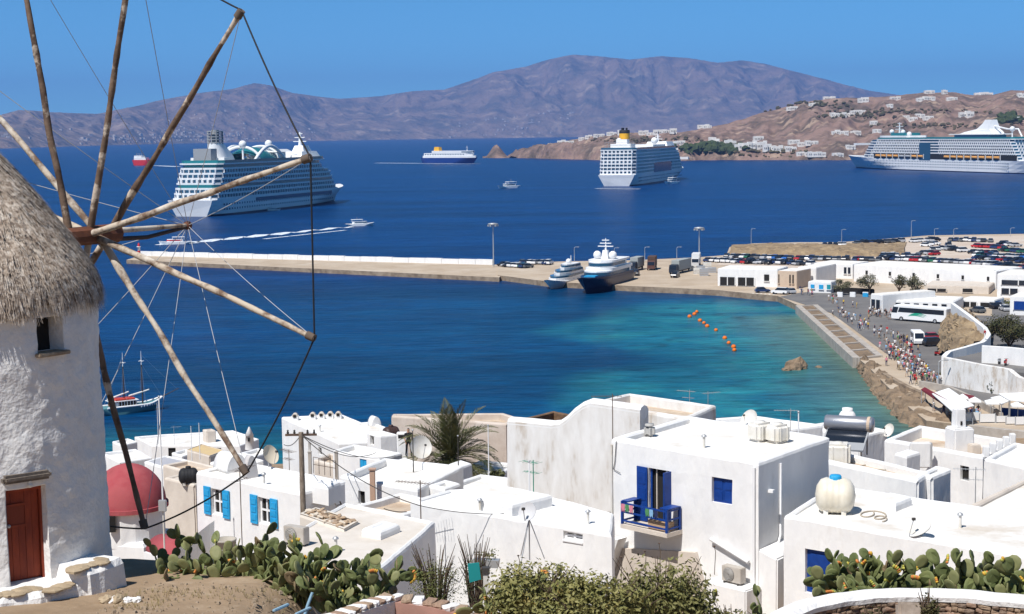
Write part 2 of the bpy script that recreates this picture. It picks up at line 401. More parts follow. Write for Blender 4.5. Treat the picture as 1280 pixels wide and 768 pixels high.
PR = [(560, 186), (605, 192), (640, 192), (655, 188), (700, 178), (740, 171), (790, 166), (850, 166), (885, 160), (905, 156), (930, 149), (950, 142), (975, 136.5), (1000, 129),
      (1040, 124), (1075, 123), (1110, 121), (1150, 117), (1190, 116), (1215, 120), (1240, 119), (1262, 114), (1300, 113), (1400, 112), (1600, 120), (2200, 140)]
PS = [(560, 2950), (647, 2867), (745, 2530), (858, 2356), (880, 2390), (1055, 2230), (1280, 2100), (1700, 1950), (2200, 1900)]
PW = [(560, 200), (700, 320), (850, 480), (1000, 1050), (1300, 1300), (2200, 1300)]
PVR = 0.62
def headland():
    pxs = np.concatenate([np.arange(606, 1330, 2.2), np.arange(1340, 2200, 22)])
    vs_ = np.concatenate([np.linspace(0, PVR, 56), np.linspace(PVR + 0.03, 1.1, 9)])
    verts = []
    for px in pxs:
        D0 = interp(PS, px) + 25 * mnoise.noise((px * 0.05, 1.1, 0)); W = interp(PW, px); tb = (px - CX) / FPX
        taper = min(1.0, max(0.0, (px - 606) / 10.0))
        for v in vs_:
            y = D0 + v * W; yt = D0 + PVR * W
            wob = fbm(px * 0.01, 2.2, v * 1.5) * 40
            H = 43 + (hor(px) - interp(PR, px + wob * max(0, 1 - v / PVR))) / FPX * yt
            a = min(1.0, v / PVR)
            low = 18 + 12 * fbm(px * 0.02, v * 2, 6.0)
            g = a ** 1.15 if v <= PVR else 1 - (v - PVR) * 0.8
            n = fbm(px * 0.02, v * 3.0, 2.5, 6); n2 = fbm(px * 0.09, v * 9.0, 8.5, 5)
            mid = a * (1 - a) * 4
            h = H * g * (1 + mid * 0.34 * n) + mid * 4.5 * n2 + low * min(1, a * 6) * (1 - a) + (1.2 * n2) * a
            if v < 0.02: h = -3
            elif v < 0.04: h = min(h, 5 + 4 * n2)
            if px < 650:   # rocky islet at the tip
                isl = 1.0 - abs(px - 623) / 14.0
                h = (20 * max(isl, 0.0) ** 0.8 if isl > 0 else 4) * (math.sin(math.pi * min(1, v / 0.9)) ** 0.6 if v < 0.9 else 0) * taper * (1 + 0.3 * n2) if px < 640 else h * (px - 640) / 10.0 + 4
            verts.append((tb * y, y, h))
    nv = len(vs_); nu = len(pxs)
    idx = np.arange(nu * nv).reshape(nu, nv)
    fs = np.stack([idx[:-1, :-1], idx[1:, :-1], idx[1:, 1:], idx[:-1, 1:]], -1).reshape(-1, 4)
    mb = MB(); mb.v = verts; mb.f = [tuple(f) for f in fs.tolist()]; mb.m = [0] * len(mb.f); mb.sm = [True] * len(mb.f)
    mt = M('dry_headland', (0.26, 0.17, 0.135), 0.95, (0.10, 0.075, 0.058), 0.016, detail=11, lo=0.42, hi=0.60, c3=(0.36, 0.26, 0.19), scale3=0.03, lo3=0.54, hi3=0.66, bump=1.0, bscale=0.07, bdist=6)
    o = mb.build('headland', mt); tag(o, 'dry brown headland with scattered houses behind the cruise ships', kind='structure')
    def at(px, py):
        """the nearest terrain point that shows at a pixel"""
        i = int(np.clip(np.searchsorted(pxs, px), 1, nu - 1)); best = None
        for j in range(1, len(vs_) - 8):
            q = Vector(verts[i * nv + j]) - CAMP
            row = CY - FPX * q.dot(cu) / q.dot(cf)
            if best is None or abs(row - py) < best[0]: best = (abs(row - py), Vector(verts[i * nv + j]), row)
        return best[1]
    return at
HEAD = headland()
# white houses on the headland: (px, py of base, width px, height px)
HH = [(708, 180, 24, 5), (690, 183, 10, 4), (728, 175.5, 8, 3), (736, 173, 10, 4), (750, 171, 16, 4), (765, 169, 14, 5), (778, 168, 12, 6), (806, 168, 14, 6), (815, 169.5, 10, 4), (822, 168, 12, 6),
      (833, 167, 12, 6), (843, 166, 10, 6), (838, 182, 20, 6), (852, 181, 12, 5), (880, 160, 16, 4), (893, 180, 14, 8), (902, 185, 14, 8), (912, 183, 16, 9), (926, 187, 18, 10),
      (938, 184, 16, 9), (950, 186, 20, 12), (962, 189, 18, 10), (972, 190, 14, 8), (948, 176, 14, 6), (892, 176, 10, 5), (885, 160.5, 12, 4), (992, 180, 16, 6), (1014, 180, 18, 6), (988, 188, 16, 7), (1000, 183, 10, 5),
      (990, 138, 16, 4), (1016, 133, 14, 4), (1036, 126, 16, 5), (1048, 146, 22, 5), (1072, 142, 22, 5), (1060, 145, 12, 4), (1078, 127, 14, 6), (1050, 169, 22, 6), (1070, 168, 14, 4), (1095, 166, 10, 5),
      (1092, 155, 10, 5), (1118, 125, 14, 4), (1150, 126, 14, 4), (1160, 125, 16, 4), (1188, 125, 14, 4), (1160, 117.5, 14, 4), (1228, 121, 26, 6), (1205, 147, 20, 9), (1148, 146, 12, 4), (1160, 149, 12, 4),
      (1140, 152, 12, 5), (1275, 122, 14, 5), (1262, 149, 18, 4), (1020, 195, 26, 5), (1048, 198, 14, 5), (1003, 193, 16, 4), (1180, 117, 8, 5), (1130, 148, 10, 3), (1062, 186, 14, 4), (1110, 134, 8, 3)]
HWALL = M('far_house_walls', (0.78, 0.76, 0.73), 0.9, (0.70, 0.67, 0.63), 0.08)
r3 = random.Random(11)
NTH = ['first', 'second', 'third', 'fourth', 'fifth', 'sixth', 'seventh', 'eighth', 'ninth', 'tenth', 'eleventh', 'twelfth', 'thirteenth', 'fourteenth', 'fifteenth', 'sixteenth', 'seventeenth', 'eighteenth', 'nineteenth', 'twentieth']
def zone(px, py):
    return ('spit houses left of the yellow funnel' if px < 800 else 'spit houses behind the yellow funnel' if px < 870 else
            'white shore hamlet' if px < 1010 and py > 170 else 'headland ridge houses' if py < 130 else
            'mid height headland houses' if py < 160 else 'lowest headland houses near the right ship')
zc = {}
wq = MB(); wq.box((0, 0, 0), (1, 1, 1)); WQ = wq.mesh('window', DKINT)
for k, (px, py, w, h) in enumerate(sorted(HH)):
    p = HEAD(px, py); s_ = p.y / FPX; W = w * s_ * .85; Hh = h * s_ * .72
    zn = zone(px, py); i_ = zc.get(zn, 0); zc[zn] = i_ + 1
    size = 'broad' if w > 17 else 'small' if w < 12 else 'medium'
    th = thing('hillside_house', (p.x, p.y, p.z - 2), '%s white house, %s from left of the %s' % (size, NTH[i_], zn), 'house', 'white houses on the headland')
    n = 2 if w < 14 else 3 if w < 20 else 4; x0 = -W / 2; mb = MB()
    for i in range(n):
        ww = W / n * r3.uniform(1.0, 1.15); hh = Hh * r3.uniform(0.6, 1.0); dd = r3.uniform(8, 14); yo = r3.uniform(-3, 3)
        mb.box((p.x + x0 + W / n * (i + 0.5), p.y + yo, p.z - 2 + (hh + 4) / 2), (ww, dd, hh + 4), r3.uniform(-0.06, 0.06))
        for q in range(2):
            o = bpy.data.objects.new('window', WQ); col.objects.link(o); o.parent = th
            o.location = (x0 + W / n * (i + 0.3 + 0.4 * q), yo - dd / 2 - 0.1, 3.2 + hh * 0.35); o.scale = (ww * 0.13, 1.4, min(2.0, hh * 0.28))
    tag(mb.build('wall', HWALL, th), kind='stuff')
# dark green tree belts on the headland
def scrub(name, cx_px, cy_px, wpx, n, hgt, label, dark=(0.030, 0.045, 0.018)):
    mb = MB(); rr = random.Random(int(cx_px))
    for k in range(n):
        px = cx_px + rr.gauss(0, wpx / 2.6); py = cy_px + rr.gauss(0, 2.0)
        p = HEAD(px, py); s_ = hgt * rr.uniform(0.5, 1.2)
        mb.ball((p.x, p.y, p.z + s_ * 0.3), s_ * 0.8, 6, 4, sz=rr.uniform(0.5, 0.9))
    for i in range(len(mb.v)):
        v = Vector(mb.v[i]); q = mnoise.noise_vector(v * 0.3) * hgt * 0.35; mb.v[i] = tuple(v + q)
    mb.sm = [False] * len(mb.f)
    o = mb.build(name, M(name + '_leaves', dark, 0.9, (dark[0] * 2, dark[1] * 1.8, dark[2] * 1.6), 0.2)); tag(o, label, 'trees', kind='stuff')
scrub('tree_belt', 892, 187, 44, 170, 9, 'dark green belt of trees beside the white hamlet by the shore')
scrub('tree_belt', 1262, 150, 22, 50, 8, 'dark trees on the headland above the right hand funnel')
scrub('scrub_patch', 1020, 131, 60, 60, 5, 'dark scrub along the headland skyline', (0.05, 0.05, 0.03))
scrub('scrub_patch', 1060, 145, 60, 60, 5, 'dark scrub around the houses half way up the headland', (0.05, 0.05, 0.03))
scrub('scrub_patch', 1120, 140, 120, 90, 4, 'dark scrub scattered over the upper headland', (0.06, 0.055, 0.035))
scrub('scrub_patch', 1160, 158, 120, 70, 4, 'dark scrub scattered over the lower headland', (0.06, 0.055, 0.035))
scrub('scrub_patch', 820, 176, 110, 70, 4, 'dark scrub between the houses of the spit', (0.06, 0.055, 0.035))
scrub('scrub_patch', 960, 192, 80, 60, 4, 'low scrub along the headland shore', (0.06, 0.055, 0.03))
# ================================================================ ships
SHIPW = M('ship_white', (0.80, 0.80, 0.80), 0.45, (0.74, 0.74, 0.74), 0.15)
SHIPGL = M('ship_dark_glass', (0.025, 0.085, 0.15), 0.15, spec=0.5)
SHIPTEAL = M('ship_teal_glass', (0.02, 0.17, 0.19), 0.2, spec=0.5)
SHIPNAVY = M('ship_navy', (0.008, 0.012, 0.045), 0.3, spec=0.4)
LIFEB = M('lifeboat_orange', (0.62, 0.30, 0.08), 0.6)
SHIPGREY = M('ship_grey', (0.32, 0.33, 0.34), 0.6)
FOAM = M('sea_foam', (0.72, 0.76, 0.80), 0.9, (0.06, 0.18, 0.36), 0.40, detail=9, lo=0.50, hi=0.66)
def foot(xs, xe, b, nose, r=3.0, tail=None):
    """deck outline: x from stern xs to front xe, half breadth b, tapering over the last `nose` metres"""
    p = []
    tail = b if tail is None else tail
    p += [(xs, -tail + r), (xs + r, -b)]
    for i in range(7):
        t = i / 6.0; p.append((xe - nose + nose * t, -b * (1 - t ** 2.2 * 0.78)))
    q = [(x, -y) for x, y in reversed(p)]
    return p + q
def inset_poly(poly, d):
    cx_ = sum(p[0] for p in poly) / len(poly)
    xs = [p[0] for p in poly]; x0, x1 = min(xs), max(xs); bmax = max(abs(p[1]) for p in poly)
    return [(x0 + d + (p[0] - x0) * (x1 - x0 - 2 * d) / (x1 - x0), p[1] * (bmax - d) / bmax) for p in poly]
def hull_mesh(mb, L, B, H, bowrise=2.0, rake=10.0, m=0, sternrake=2.0, draft=2.0, flare=0.35, fine=0.30, n=26, boot=None, bootz=1.2):
    zs = [-draft, 0.0, bootz, H * 0.35, H * 0.7, H]
    rings = []
    for i in range(n + 1):
        t = i / n
        ring = []
        for z in zs:
            k = max(0.0, z) / H
            x0 = -sternrake * k; x1 = L - rake * (1 - k)
            x = x0 + (x1 - x0) * t
            f = fine * (1.35 - 0.55 * k)
            tt = max(0.0, (t - (1 - f)) / f)
            hb = B / 2 * (1 - tt ** (1.7 + 1.2 * k))
            st = max(0.0, (0.10 - t) / 0.10); hb *= 1 - 0.30 * st * (1 - k)
            if z < 0: hb *= 0.85
            ring.append((x, max(hb, 0.05), z + bowrise * k * max(0, (t - 0.72) / 0.28) ** 1.5))
        rings.append([(p[0], -p[1], p[2]) for p in ring] + [(p[0], p[1], p[2]) for p in reversed(ring)])
    mb.sweep(rings, m, smooth=False, closed=True, cap=True)
    if boot is not None:
        k = len(zs) * 2
        for fi in range(len(mb.f)):
            zz = max(mb.v[i][2] for i in mb.f[fi])
            if zz <= bootz + 0.3: mb.m[fi] = boot
    return mb
def rot_loc(pa, pb):
    d = Vector((pb.x - pa.x, pb.y - pa.y)); return math.atan2(d.y, d.x), d.length

def cruise_ship(pa, pb, L, B, label, style):
    rz, _ = rot_loc(pa, pb)
    s = thing('cruise_ship', (pa.x, pa.y, 0), label, 'cruise ship', None, rz)
    def P(mb, name, mat, parent=s): return mb.build(name, mat, parent, world=False)
    H = 9.0 if style != 3 else 12.0
    hull = P(hull_mesh(MB(), L, B, H, bowrise=2.2, rake=L * 0.055, boot=1, bootz=1.0, fine=0.30), 'hull', [SHIPW, SHIPNAVY]); recalc(hull)
    port = MB()
    for row, z in enumerate((3.6, 6.2) if style != 3 else (4.2, 6.8, 9.4)):
        x = L * 0.06
        while x < L * (0.80 - 0.02 * row):
            for sy in (-1, 1): port.box((x, sy * (B / 2 - 0.02), z), (1.1, 0.2, 1.0))
            x += 3.1
    tag(P(port, 'porthole', SHIPGL, hull), kind='stuff')
    nd = {1: 7, 2: 7, 3: 7}[style]; dh = 2.75; b = B / 2
    parts = MB()
    for k in range(nd):
        z = H + k * dh
        xs = {1: 1.2 + 1.5 * k, 2: 0.4 + 0.45 * k, 3: 2 + 2.2 * k}[style]
        xe = {1: L * 0.90 - 2.6 * k - (k > 4) * 8, 2: L * 0.90 - 2.8 * k, 3: L * 0.885 - 2.8 * k}[style]
        fp = foot(xs, xe, b * (1.0 if k < nd - 1 else 0.97), L * 0.10, 3.0)
        band = MB(); band.prism(fp, z, z + 1.05); dk = P(band, 'deck', SHIPW)
        wb = MB(); wb.prism(inset_poly(fp, 1.1), z + 1.05, z + dh - 0.02)
        gl = SHIPTEAL if (style == 1 and k in (2, 6)) else SHIPGL
        P(wb, 'window_band', gl, dk)
        if not (style == 1 and k in (2, 6)):
            x = xs + 5; sp = 3.4
            while x < xe - L * 0.09:
                if not (style == 3 and L * 0.40 < x < L * 0.50) and not (style == 2 and k in (1, 2) and L * .32 < x < L * .62):
                    for sy in (-1, 1): parts.box((x, sy * (b - 0.45), z + 1.05 + 0.85), (0.28, 0.95, 1.7))
                x += sp
            y = -b + 3.2; w_ = 3.3
            while y < b - 2:
                parts.box((xs + 0.65, y, z + 1.9), (1.2, 0.5 if k % 3 else 1.3, 1.7)); y += w_
    tag(P(parts, 'balcony_partition', SHIPW), kind='stuff')
    zt = H + nd * dh
    xs, xe = {1: (10, L * 0.80), 2: (3, L * 0.76), 3: (14, L * 0.80)}[style]
    top = MB(); top.prism(foot(xs, xe, b, L * 0.09), zt, zt + 0.8); P(top, 'sun_deck', SHIPW)
    scr = MB(); fp = foot(xs + 2, xe - 3, b - 0.3, L * 0.08); fi = inset_poly(fp, 0.25)
    n = len(fp)
    scr.add([(p[0], p[1], zt + 0.8) for p in fp] + [(p[0], p[1], zt + 2.4) for p in fp], [(i, (i + 1) % n, n + (i + 1) % n, n + i) for i in range(n)])
    scr.add([(p[0], p[1], zt + 0.8) for p in fi] + [(p[0], p[1], zt + 2.4) for p in fi], [(n + i, n + (i + 1) % n, (i + 1) % n, i) for i in range(n)])
    P(scr, 'wind_screen', SHIPTEAL if style != 2 else SHIPGL)
    z1 = zt + 0.8
    # mooring deck openings and bow mast
    if style == 1:
        st = MB()
        for y in (-8, -3.4, 1.2, 5.8): st.box((0.35, y + 1, H - 2.2), (1.6, 3.2, 1.3))
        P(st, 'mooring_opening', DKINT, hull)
        # funnel
        f = MB(); rings = []
        for z, a, bb_, xo in ((0, 13, 6.5, 0), (3.5, 11.5, 6, -1), (8, 8, 4.8, -3), (11.0, 5.5, 4.0, -4.5)):
            rings.append([(34 + xo + a * math.cos(q) * (1.25 if math.cos(q) > 0 else 0.7), bb_ * math.sin(q), z1 + z) for q in [2 * math.pi * i / 18 for i in range(18)]])
        f.sweep(rings, 0, True); fu = P(f, 'funnel', SHIPW)
        g = MB()
        for z in (11.4, 13.0, 14.6, 16.2, 17.6): g.lathe([(3.2, -0.25), (4.6, -0.25), (4.6, 0.25), (3.2, 0.25)], (30, 0, z1 + z), 14, smooth=False)
        for q in range(10):
            a = q * 0.628; g.tube((30 + 4.3 * math.cos(a), 4.3 * math.sin(a), z1 + 10.5), (30 + 4.3 * math.cos(a), 4.3 * math.sin(a), z1 + 18), 0.35, n=5)
        g.tube((30, 0, z1 + 10), (30, 0, z1 + 18.5), 2.2, n=10)
        tag(P(g, 'funnel_grille', SHIPGREY, fu), kind='stuff')
        c = MB(); c.box((17.5, 0, z1 + 4), (7, 11, 8)); P(c, 'rock_wall_house', SHIPGREY)
        c = MB(); c.bb(20, 30, -10.5, 10.5, z1, z1 + 2.9); P(c, 'deckhouse', SHIPW)
        # arched solarium
        a = MB(); rings = []
        for x in (62, 66, 72, 80, 86):
            h_ = 7.5 * (1 - ((x - 74) / 17) ** 2) + 1.2
            rings.append([(x, 11.5 * math.cos(q), z1 + h_ * math.sin(q)) for q in [math.pi * i / 12 for i in range(13)]])
        a.sweep(rings, 0, True, closed=False, cap=False); P(a, 'solarium_glass', SHIPTEAL)
        for x in (61.5, 87):
            a = MB(); h_ = 8.6
            a.path([(x, 12.2 * math.cos(q), z1 + h_ * math.sin(q)) for q in [math.pi * i / 16 for i in range(17)]], 0.8, 6); P(a, 'solarium_arch', SHIPW)
        for yy in (-11.6, 11.6):
            a = MB(); a.path([(56 + 40 * i / 14, yy, z1 + 0.8 + 8.0 * math.sin(math.pi * i / 14)) for i in range(15)], 1.0, 6); P(a, 'solarium_arch', SHIPW)
        a = MB(); a.box((97, 0, z1 + 5.8), (22, 22, 1.6), taper=0.8); a.box((97, 0, z1 + 2.6), (16, 16, 5.0)); P(a, 'lounge', SHIPW)
        for x, y in ((52, -6), (90, -4)):
            a = MB(); a.ball((x, y, z1 + 10.0), 2.3, 14, 10); a.tube((x, y, z1), (x, y, z1 + 8), 0.6); P(a, 'radome', SHIPW)
        a = MB(); a.box((L * 0.70, 0, z1 + 2.4), (30, 16, 4.8), taper=0.75); a.box((L * 0.70 + 2, 0, z1 + 6.6), (12, 8, 3.6), taper=0.7); P(a, 'bridge_house', SHIPW)
        a = MB(); a.tube((L * 0.7, 0, z1 + 8), (L * 0.7, 0, z1 + 17), 1.3, 0.5)
        for z, w_ in ((11, 9), (13.5, 7), (16, 4)): a.box((L * 0.7, 0, z1 + z), (1.2, w_, 0.5))
        P(a, 'mast', SHIPW)
        a = MB(); a.lathe([(4.5, 0), (4.2, 0.5), (0.2, 1.8)], (L * 0.58, -5, z1 + 2.6), 14); a.tube((L * 0.58, -5, z1), (L * 0.58, -5, z1 + 3), 0.5); P(a, 'canopy', SHIPW)
        band = MB()
        band.bb(L * .25, L * .78, -b - 0.15, -b + 0.3, H - 2.6, H - 0.5); band.bb(L * .25, L * .78, b - 0.3, b + 0.15, H - 2.6, H - 0.5); P(band, 'promenade_window', SHIPGL, hull)
    if style == 2:
        st = MB()
        for i, y in enumerate((-10.5, -5.2, 0, 5.2, 10.5)): st.box((0.0, y, H - 1.5), (2.2, 4.2, 1.9))
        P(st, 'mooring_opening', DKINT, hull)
        f = MB(); f.lathe([(4.4, 0), (4.3, 11.0)], (36, 2, z1 + 2), 20); fu = P(f, 'funnel', YELLOW)
        g = MB(); g.lathe([(4.35, 0), (4.35, 2.4), (3.6, 2.8), (0.1, 2.8)], (36, 2, z1 + 13), 20)
        for dx, dy in ((1.6, 1.4), (-1.6, 1.4), (0, -1.8)): g.tube((36 + dx, 2 + dy, z1 + 15), (36 + dx, 2 + dy, z1 + 17.6), 0.9)
        P(g, 'funnel_top', BLACK, fu)
        c = MB(); c.box((22, 0, z1 + 2.3), (16, 17, 4.6)); c.box((26, 1, z1 + 6.4), (9, 9, 3.6)); P(c, 'deckhouse', SHIPW)
        a = MB(); a.ball((27, 4.5, z1 + 7.2), 2.2, 12, 8); P(a, 'radome', SHIPW)
        c = MB()
        for y in (-12, -9, 9, 12): c.tube((10, y, z1), (10, y, z1 + 6), 0.15, n=5)
        for z in (1.5, 3.5, 5.8): c.tube((10, -12, z1 + z), (10, 12, z1 + z), 0.1, n=4)
        P(c, 'sports_fence', SHIPGREY)
        c = MB(); c.box((L * 0.45, 0, z1 + 1.6), (50, B * 0.8, 3.2)); P(c, 'pool_house', SHIPW)
        c = MB(); c.box((L * 0.70, 0, z1 + 2.6), (34, B * 0.7, 5.2), taper=0.8); P(c, 'bridge_house', SHIPW)
        c = MB(); c.tube((L * 0.66, 0, z1 + 5), (L * 0.66, 0, z1 + 12), 1.2, 0.5)
        for z, w_ in ((7.5, 8), (10, 5)): c.box((L * 0.66, 0, z1 + z), (1.0, w_, 0.5))
        P(c, 'mast', SHIPW)
        c = MB(); c.ball((L * 0.60, 0, z1 + 6), 3.2, 12, 8); P(c, 'radome', SHIPW)
        pn = MB()
        for sy in (-1, 1):
            pn.bb(L * .30, L * .60, sy * b - 0.12 if sy > 0 else -b - 0.12, sy * b + 0.12 if sy > 0 else -b + 0.12, H + 0.2, H + 7.6)
        P(pn, 'promenade_window', SHIPGL, hull)
        wg = MB(); wg.box((L * 0.86, 0, H + 3.5 * dh), (5, B + 7, 2.2)); P(wg, 'bridge_wing', SHIPW)
    if style == 3:
        # lifeboats in a long recess
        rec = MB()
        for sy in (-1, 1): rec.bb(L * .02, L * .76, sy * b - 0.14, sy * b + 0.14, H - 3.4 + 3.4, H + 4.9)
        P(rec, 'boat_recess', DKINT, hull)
        x = L * 0.74
        for i in range(19):
            xx = L * 0.735 - i * 12.2
            if i in (8, 9, 10): continue
            for sy in (1, -1):
                lb = MB(); rg = []
                for u in range(9):
                    tq = u / 8; w_ = 1.7 * math.sin(math.pi * (0.08 + 0.84 * tq)) ** 0.6
                    rg.append([(xx - 4.6 + 9.2 * tq, sy * (b + 0.2) + w_ * math.cos(q), H + 2.4 + 1.5 * math.sin(q) * (1 if math.sin(q) > 0 else 0.8)) for q in [2 * math.pi * j / 10 for j in range(10)]])
                lb.sweep(rg, 0, True); P(lb, 'lifeboat', LIFEB if i not in (4, 5) else SHIPGREY)
            for sy in (1, -1):
                dv = MB(); dv.box((xx - 6.1, sy * (b + 0.1), H + 2.4), (0.7, 0.9, 5.0)); P(dv, 'davit', SHIPW)
        el = MB(); el.bb(L * 0.44, L * 0.50, -b - 0.3, b + 0.3, H - 1.0, zt - 3.2); P(el, 'glass_lift_shaft', SHIPGL)
        f = MB(); rg = []
        for (x0, x1, z) in ((60, 124, 0), (62, 112, 2.6), (66, 92, 5.2), (67, 84, 10), (67.5, 80, 14.0)):
            hb = 7.5 - z * 0.30
            rg.append([(x0, -hb, z1 + z + 4), (x1, -hb * 0.5, z1 + z + 4), (x1, hb * 0.5, z1 + z + 4), (x0, hb, z1 + z + 4)])
        f.sweep(rg, 0, False); P(f, 'funnel', SHIPW)
        c = MB(); c.bb(62, 120, -10, 10, z1, z1 + 3.9); P(c, 'deckhouse', SHIPGL)
        c = MB(); c.bb(55, 128, -11, 11, z1 + 3.9, z1 + 4.7); P(c, 'deckhouse_roof', SHIPW)
        c = MB(); c.path([(66, 0, z1 + 12), (45, 0, z1 + 9), (28, 0, z1 + 9), (22, 0, z1 + 2)], 0.8, 6); P(c, 'water_slide', SHIPW)
        for x, y, z in ((30, 5, 9), (L * 0.64, 5, 7), (L * 0.60, 6, 5), (L * 0.70, 6, 7.5)):
            c = MB(); c.ball((x, y, z1 + z), 2.5, 12, 8); c.tube((x, y, z1), (x, y, z1 + z - 1), 0.6); P(c, 'radome', SHIPW)
        c = MB(); c.prism(foot(L * 0.58, L * 0.78, b * 0.8, 20), z1, z1 + 3.4); P(c, 'bridge_house', SHIPW)
        c = MB(); c.prism(foot(L * 0.60, L * 0.72, b * 0.6, 14), z1 + 3.4, z1 + 6.2); P(c, 'observation_lounge', SHIPTEAL)
        c = MB(); c.tube((L * 0.685, 0, z1 + 3), (L * 0.685, 0, z1 + 17), 1.2, 0.5)
        for z, w_ in ((10, 9), (13, 8), (16, 4)): c.box((L * 0.685, 0, z1 + z), (1.2, w_, 0.6))
        P(c, 'mast', SHIPW)
        wg = MB(); wg.box((L * 0.862, 0, H + 5.3 * dh), (6, B + 6, 2.2)); P(wg, 'bridge_wing', SHIPW)
    return s
cruise_ship(PZ(240, 271), PZ(414, 252), 205, 27.5, 'white cruise ship with lattice funnel top seen stern first, left of the photo', 1)
cruise_ship(PZ(771, 233), PZ(845, 222), 236, 30, 'white cruise ship with a yellow funnel seen from its stern', 2)
_b = PZ(1062, 210); _s = PZ(1280, 217.3)
_d = (Vector((_b.x - _s.x, _b.y - _s.y, 0))).normalized()
_nb = Vector((_b.x, _b.y, 0)) - _d * 352 + Vector((0, 8, 0))
cruise_ship(_nb, Vector((_b.x, _b.y + 8, 0)), 352, 30, 'white cruise ship with orange lifeboats lying broadside, cut by the right edge', 3)

def wake(name, pts, w, label):
    """flat foam trail lying on the water"""
    n = len(pts); mb = MB(); L_ = []; R_ = []
    for i, p in enumerate(pts):
        a = pts[max(0, i - 1)]; b = pts[min(n - 1, i + 1)]; d = (b - a).normalized(); nn = Vector((-d.y, d.x, 0)); ww = w[i] if hasattr(w, '__len__') else w
        ww *= 1 + 0.12 * math.sin(i * 2.3)
        L_.append((p.x + nn.x * ww, p.y + nn.y * ww, 0.06)); R_.append((p.x - nn.x * ww, p.y - nn.y * ww, 0.06))
    mb.add(L_ + R_, [(i, i + 1, n + i + 1, n + i) for i in range(n - 1)])
    tag(recalc(mb.build(name, FOAM)), label, 'wake', kind='stuff')
def lerp_px(a, b, n, z=0.0, wig=0.0):
    return [PZ(a[0] + (b[0] - a[0]) * i / n, a[1] + (b[1] - a[1]) * i / n + wig * math.sin(i * 1.7), z) for i in range(n + 1)]

# ---- ferry with the yellow funnel
pa, pb = PZ(531, 204), PZ(597, 204)
rz, L = rot_loc(pa, pb)
fe = thing('car_ferry', (pa.x, pa.y, 0), 'blue hulled ferry with white upper decks and a yellow funnel far out', 'ferry', None, rz)
def P(mb, name, mat, parent): return mb.build(name, mat, parent, world=False)
recalc(P(hull_mesh(MB(), L, 15, 8, 1.0, 7), 'hull', M('ferry_blue', (0.01, 0.04, 0.20), 0.4), fe))
q = MB(); q.prism(foot(0, L - 2, 7.6, 16), 8, 11.2); P(q, 'main_deck', SHIPW, fe)
q = MB(); q.prism(foot(2, L - 8, 7.2, 10), 11.2, 15); P(q, 'passenger_deck', SHIPW, fe)
q = MB()
for x in range(8, int(L - 20), 5): q.box((x, 0, 13.2), (2.6, 14.7, 1.2))
P(q, 'window', SHIPGL, fe)
q = MB(); q.prism(foot(18, L - 7, 7.4, 10), 15, 18.6); P(q, 'upper_deck', SHIPW, fe)
q = MB(); q.prism(foot(L - 28, L - 7, 7.6, 9), 16.2, 17.6); P(q, 'bridge_window', SHIPGL, fe)
q = MB(); q.box((27, 0, 20.2), (11, 8, 8.5), taper=0.8); P(q, 'funnel', YELLOW, fe)
q = MB(); q.tube((L - 20, 0, 18), (L - 20, 0, 26), 0.7, 0.3); q.box((L - 20, 0, 22.5), (0.7, 5, 0.5)); P(q, 'mast', SHIPW, fe)
wake('wake', lerp_px((600, 205), (470, 204), 14), [1.5] * 4 + [4] * 5 + [6] * 6, 'foam wake trailing behind the ferry')
# ---- red hulled ship on the horizon
pa, pb = PZ(169, 207), PZ(190, 207)
rz, L = rot_loc(pa, pb)
rs = thing('red_ship', (pa.x, pa.y, 0), 'small ship with red hull and white deckhouse near the horizon', 'ship', None, rz)
recalc(P(hull_mesh(MB(), L, 9, 9, 1, 3), 'hull', RED, rs))
q = MB(); q.bb(2, L * 0.75, -4, 4, 9, 13); q.bb(2, L * 0.5, -3.6, 3.6, 13, 16); P(q, 'deckhouse', SHIPW, rs)
q = MB()
for x in (4, 8, 12, 16): q.tube((x, 0, 15), (x, 0, 20), 0.35, n=5)
P(q, 'mast', SHIPGREY, rs)
wake('wake', lerp_px((188, 207), (222, 208.5), 8), [1, 2, 4, 5, 6, 7, 7, 7, 7], 'foam wake behind the red hulled ship')

# ---- small motor boats
def motor_boat(pl, pr, label, hullm=SHIPW, canopy=True, redband=False):
    pa, pb = PZ(*pl), PZ(*pr); rz, L = rot_loc(pa, pb)
    t = thing('motor_boat', (pa.x, pa.y, 0), label, 'boat', None, rz)
    Bm = L * 0.28
    recalc(P(hull_mesh(MB(), L, Bm, L * 0.09, L * 0.04, L * 0.08, draft=0.5, bootz=0.15), 'hull', hullm, t))
    z = L * 0.09
    q = MB(); q.prism(foot(L * .12, L * .70, Bm * 0.40, L * .18, 0.4), z, z + L * 0.09); P(q, 'cabin', PWHITE, t)
    q = MB(); q.prism(foot(L * .16, L * .71, Bm * 0.41, L * .18, 0.4), z + L * 0.03, z + L * 0.07); P(q, 'cabin_window', RED if redband else SHIPGL, t)
    if canopy:
        q = MB(); q.bb(L * .08, L * .52, -Bm * .42, Bm * .42, z + L * .155, z + L * .17)
        for x in (.1, .5):
            for sy in (-1, 1): q.tube((L * x, sy * Bm * .38, z + L * .08), (L * x, sy * Bm * .38, z + L * .16), L * 0.006, n=5)
        P(q, 'canopy', PWHITE, t)
    q = MB(); q.tube((L * .3, 0, z + L * .16), (L * .3, 0, z + L * .28), L * 0.008, L * 0.004, n=5); P(q, 'mast', SHIPGREY, t)
    return t
motor_boat((646, 235), (622, 236), 'white motor boat crossing the open blue water in mid picture')
motor_boat((334, 263.5), (351, 263.5), 'white tender lying against the hull of the left cruise ship')
motor_boat((437, 283), (468, 282), 'white speedboat leading a long foam wake')
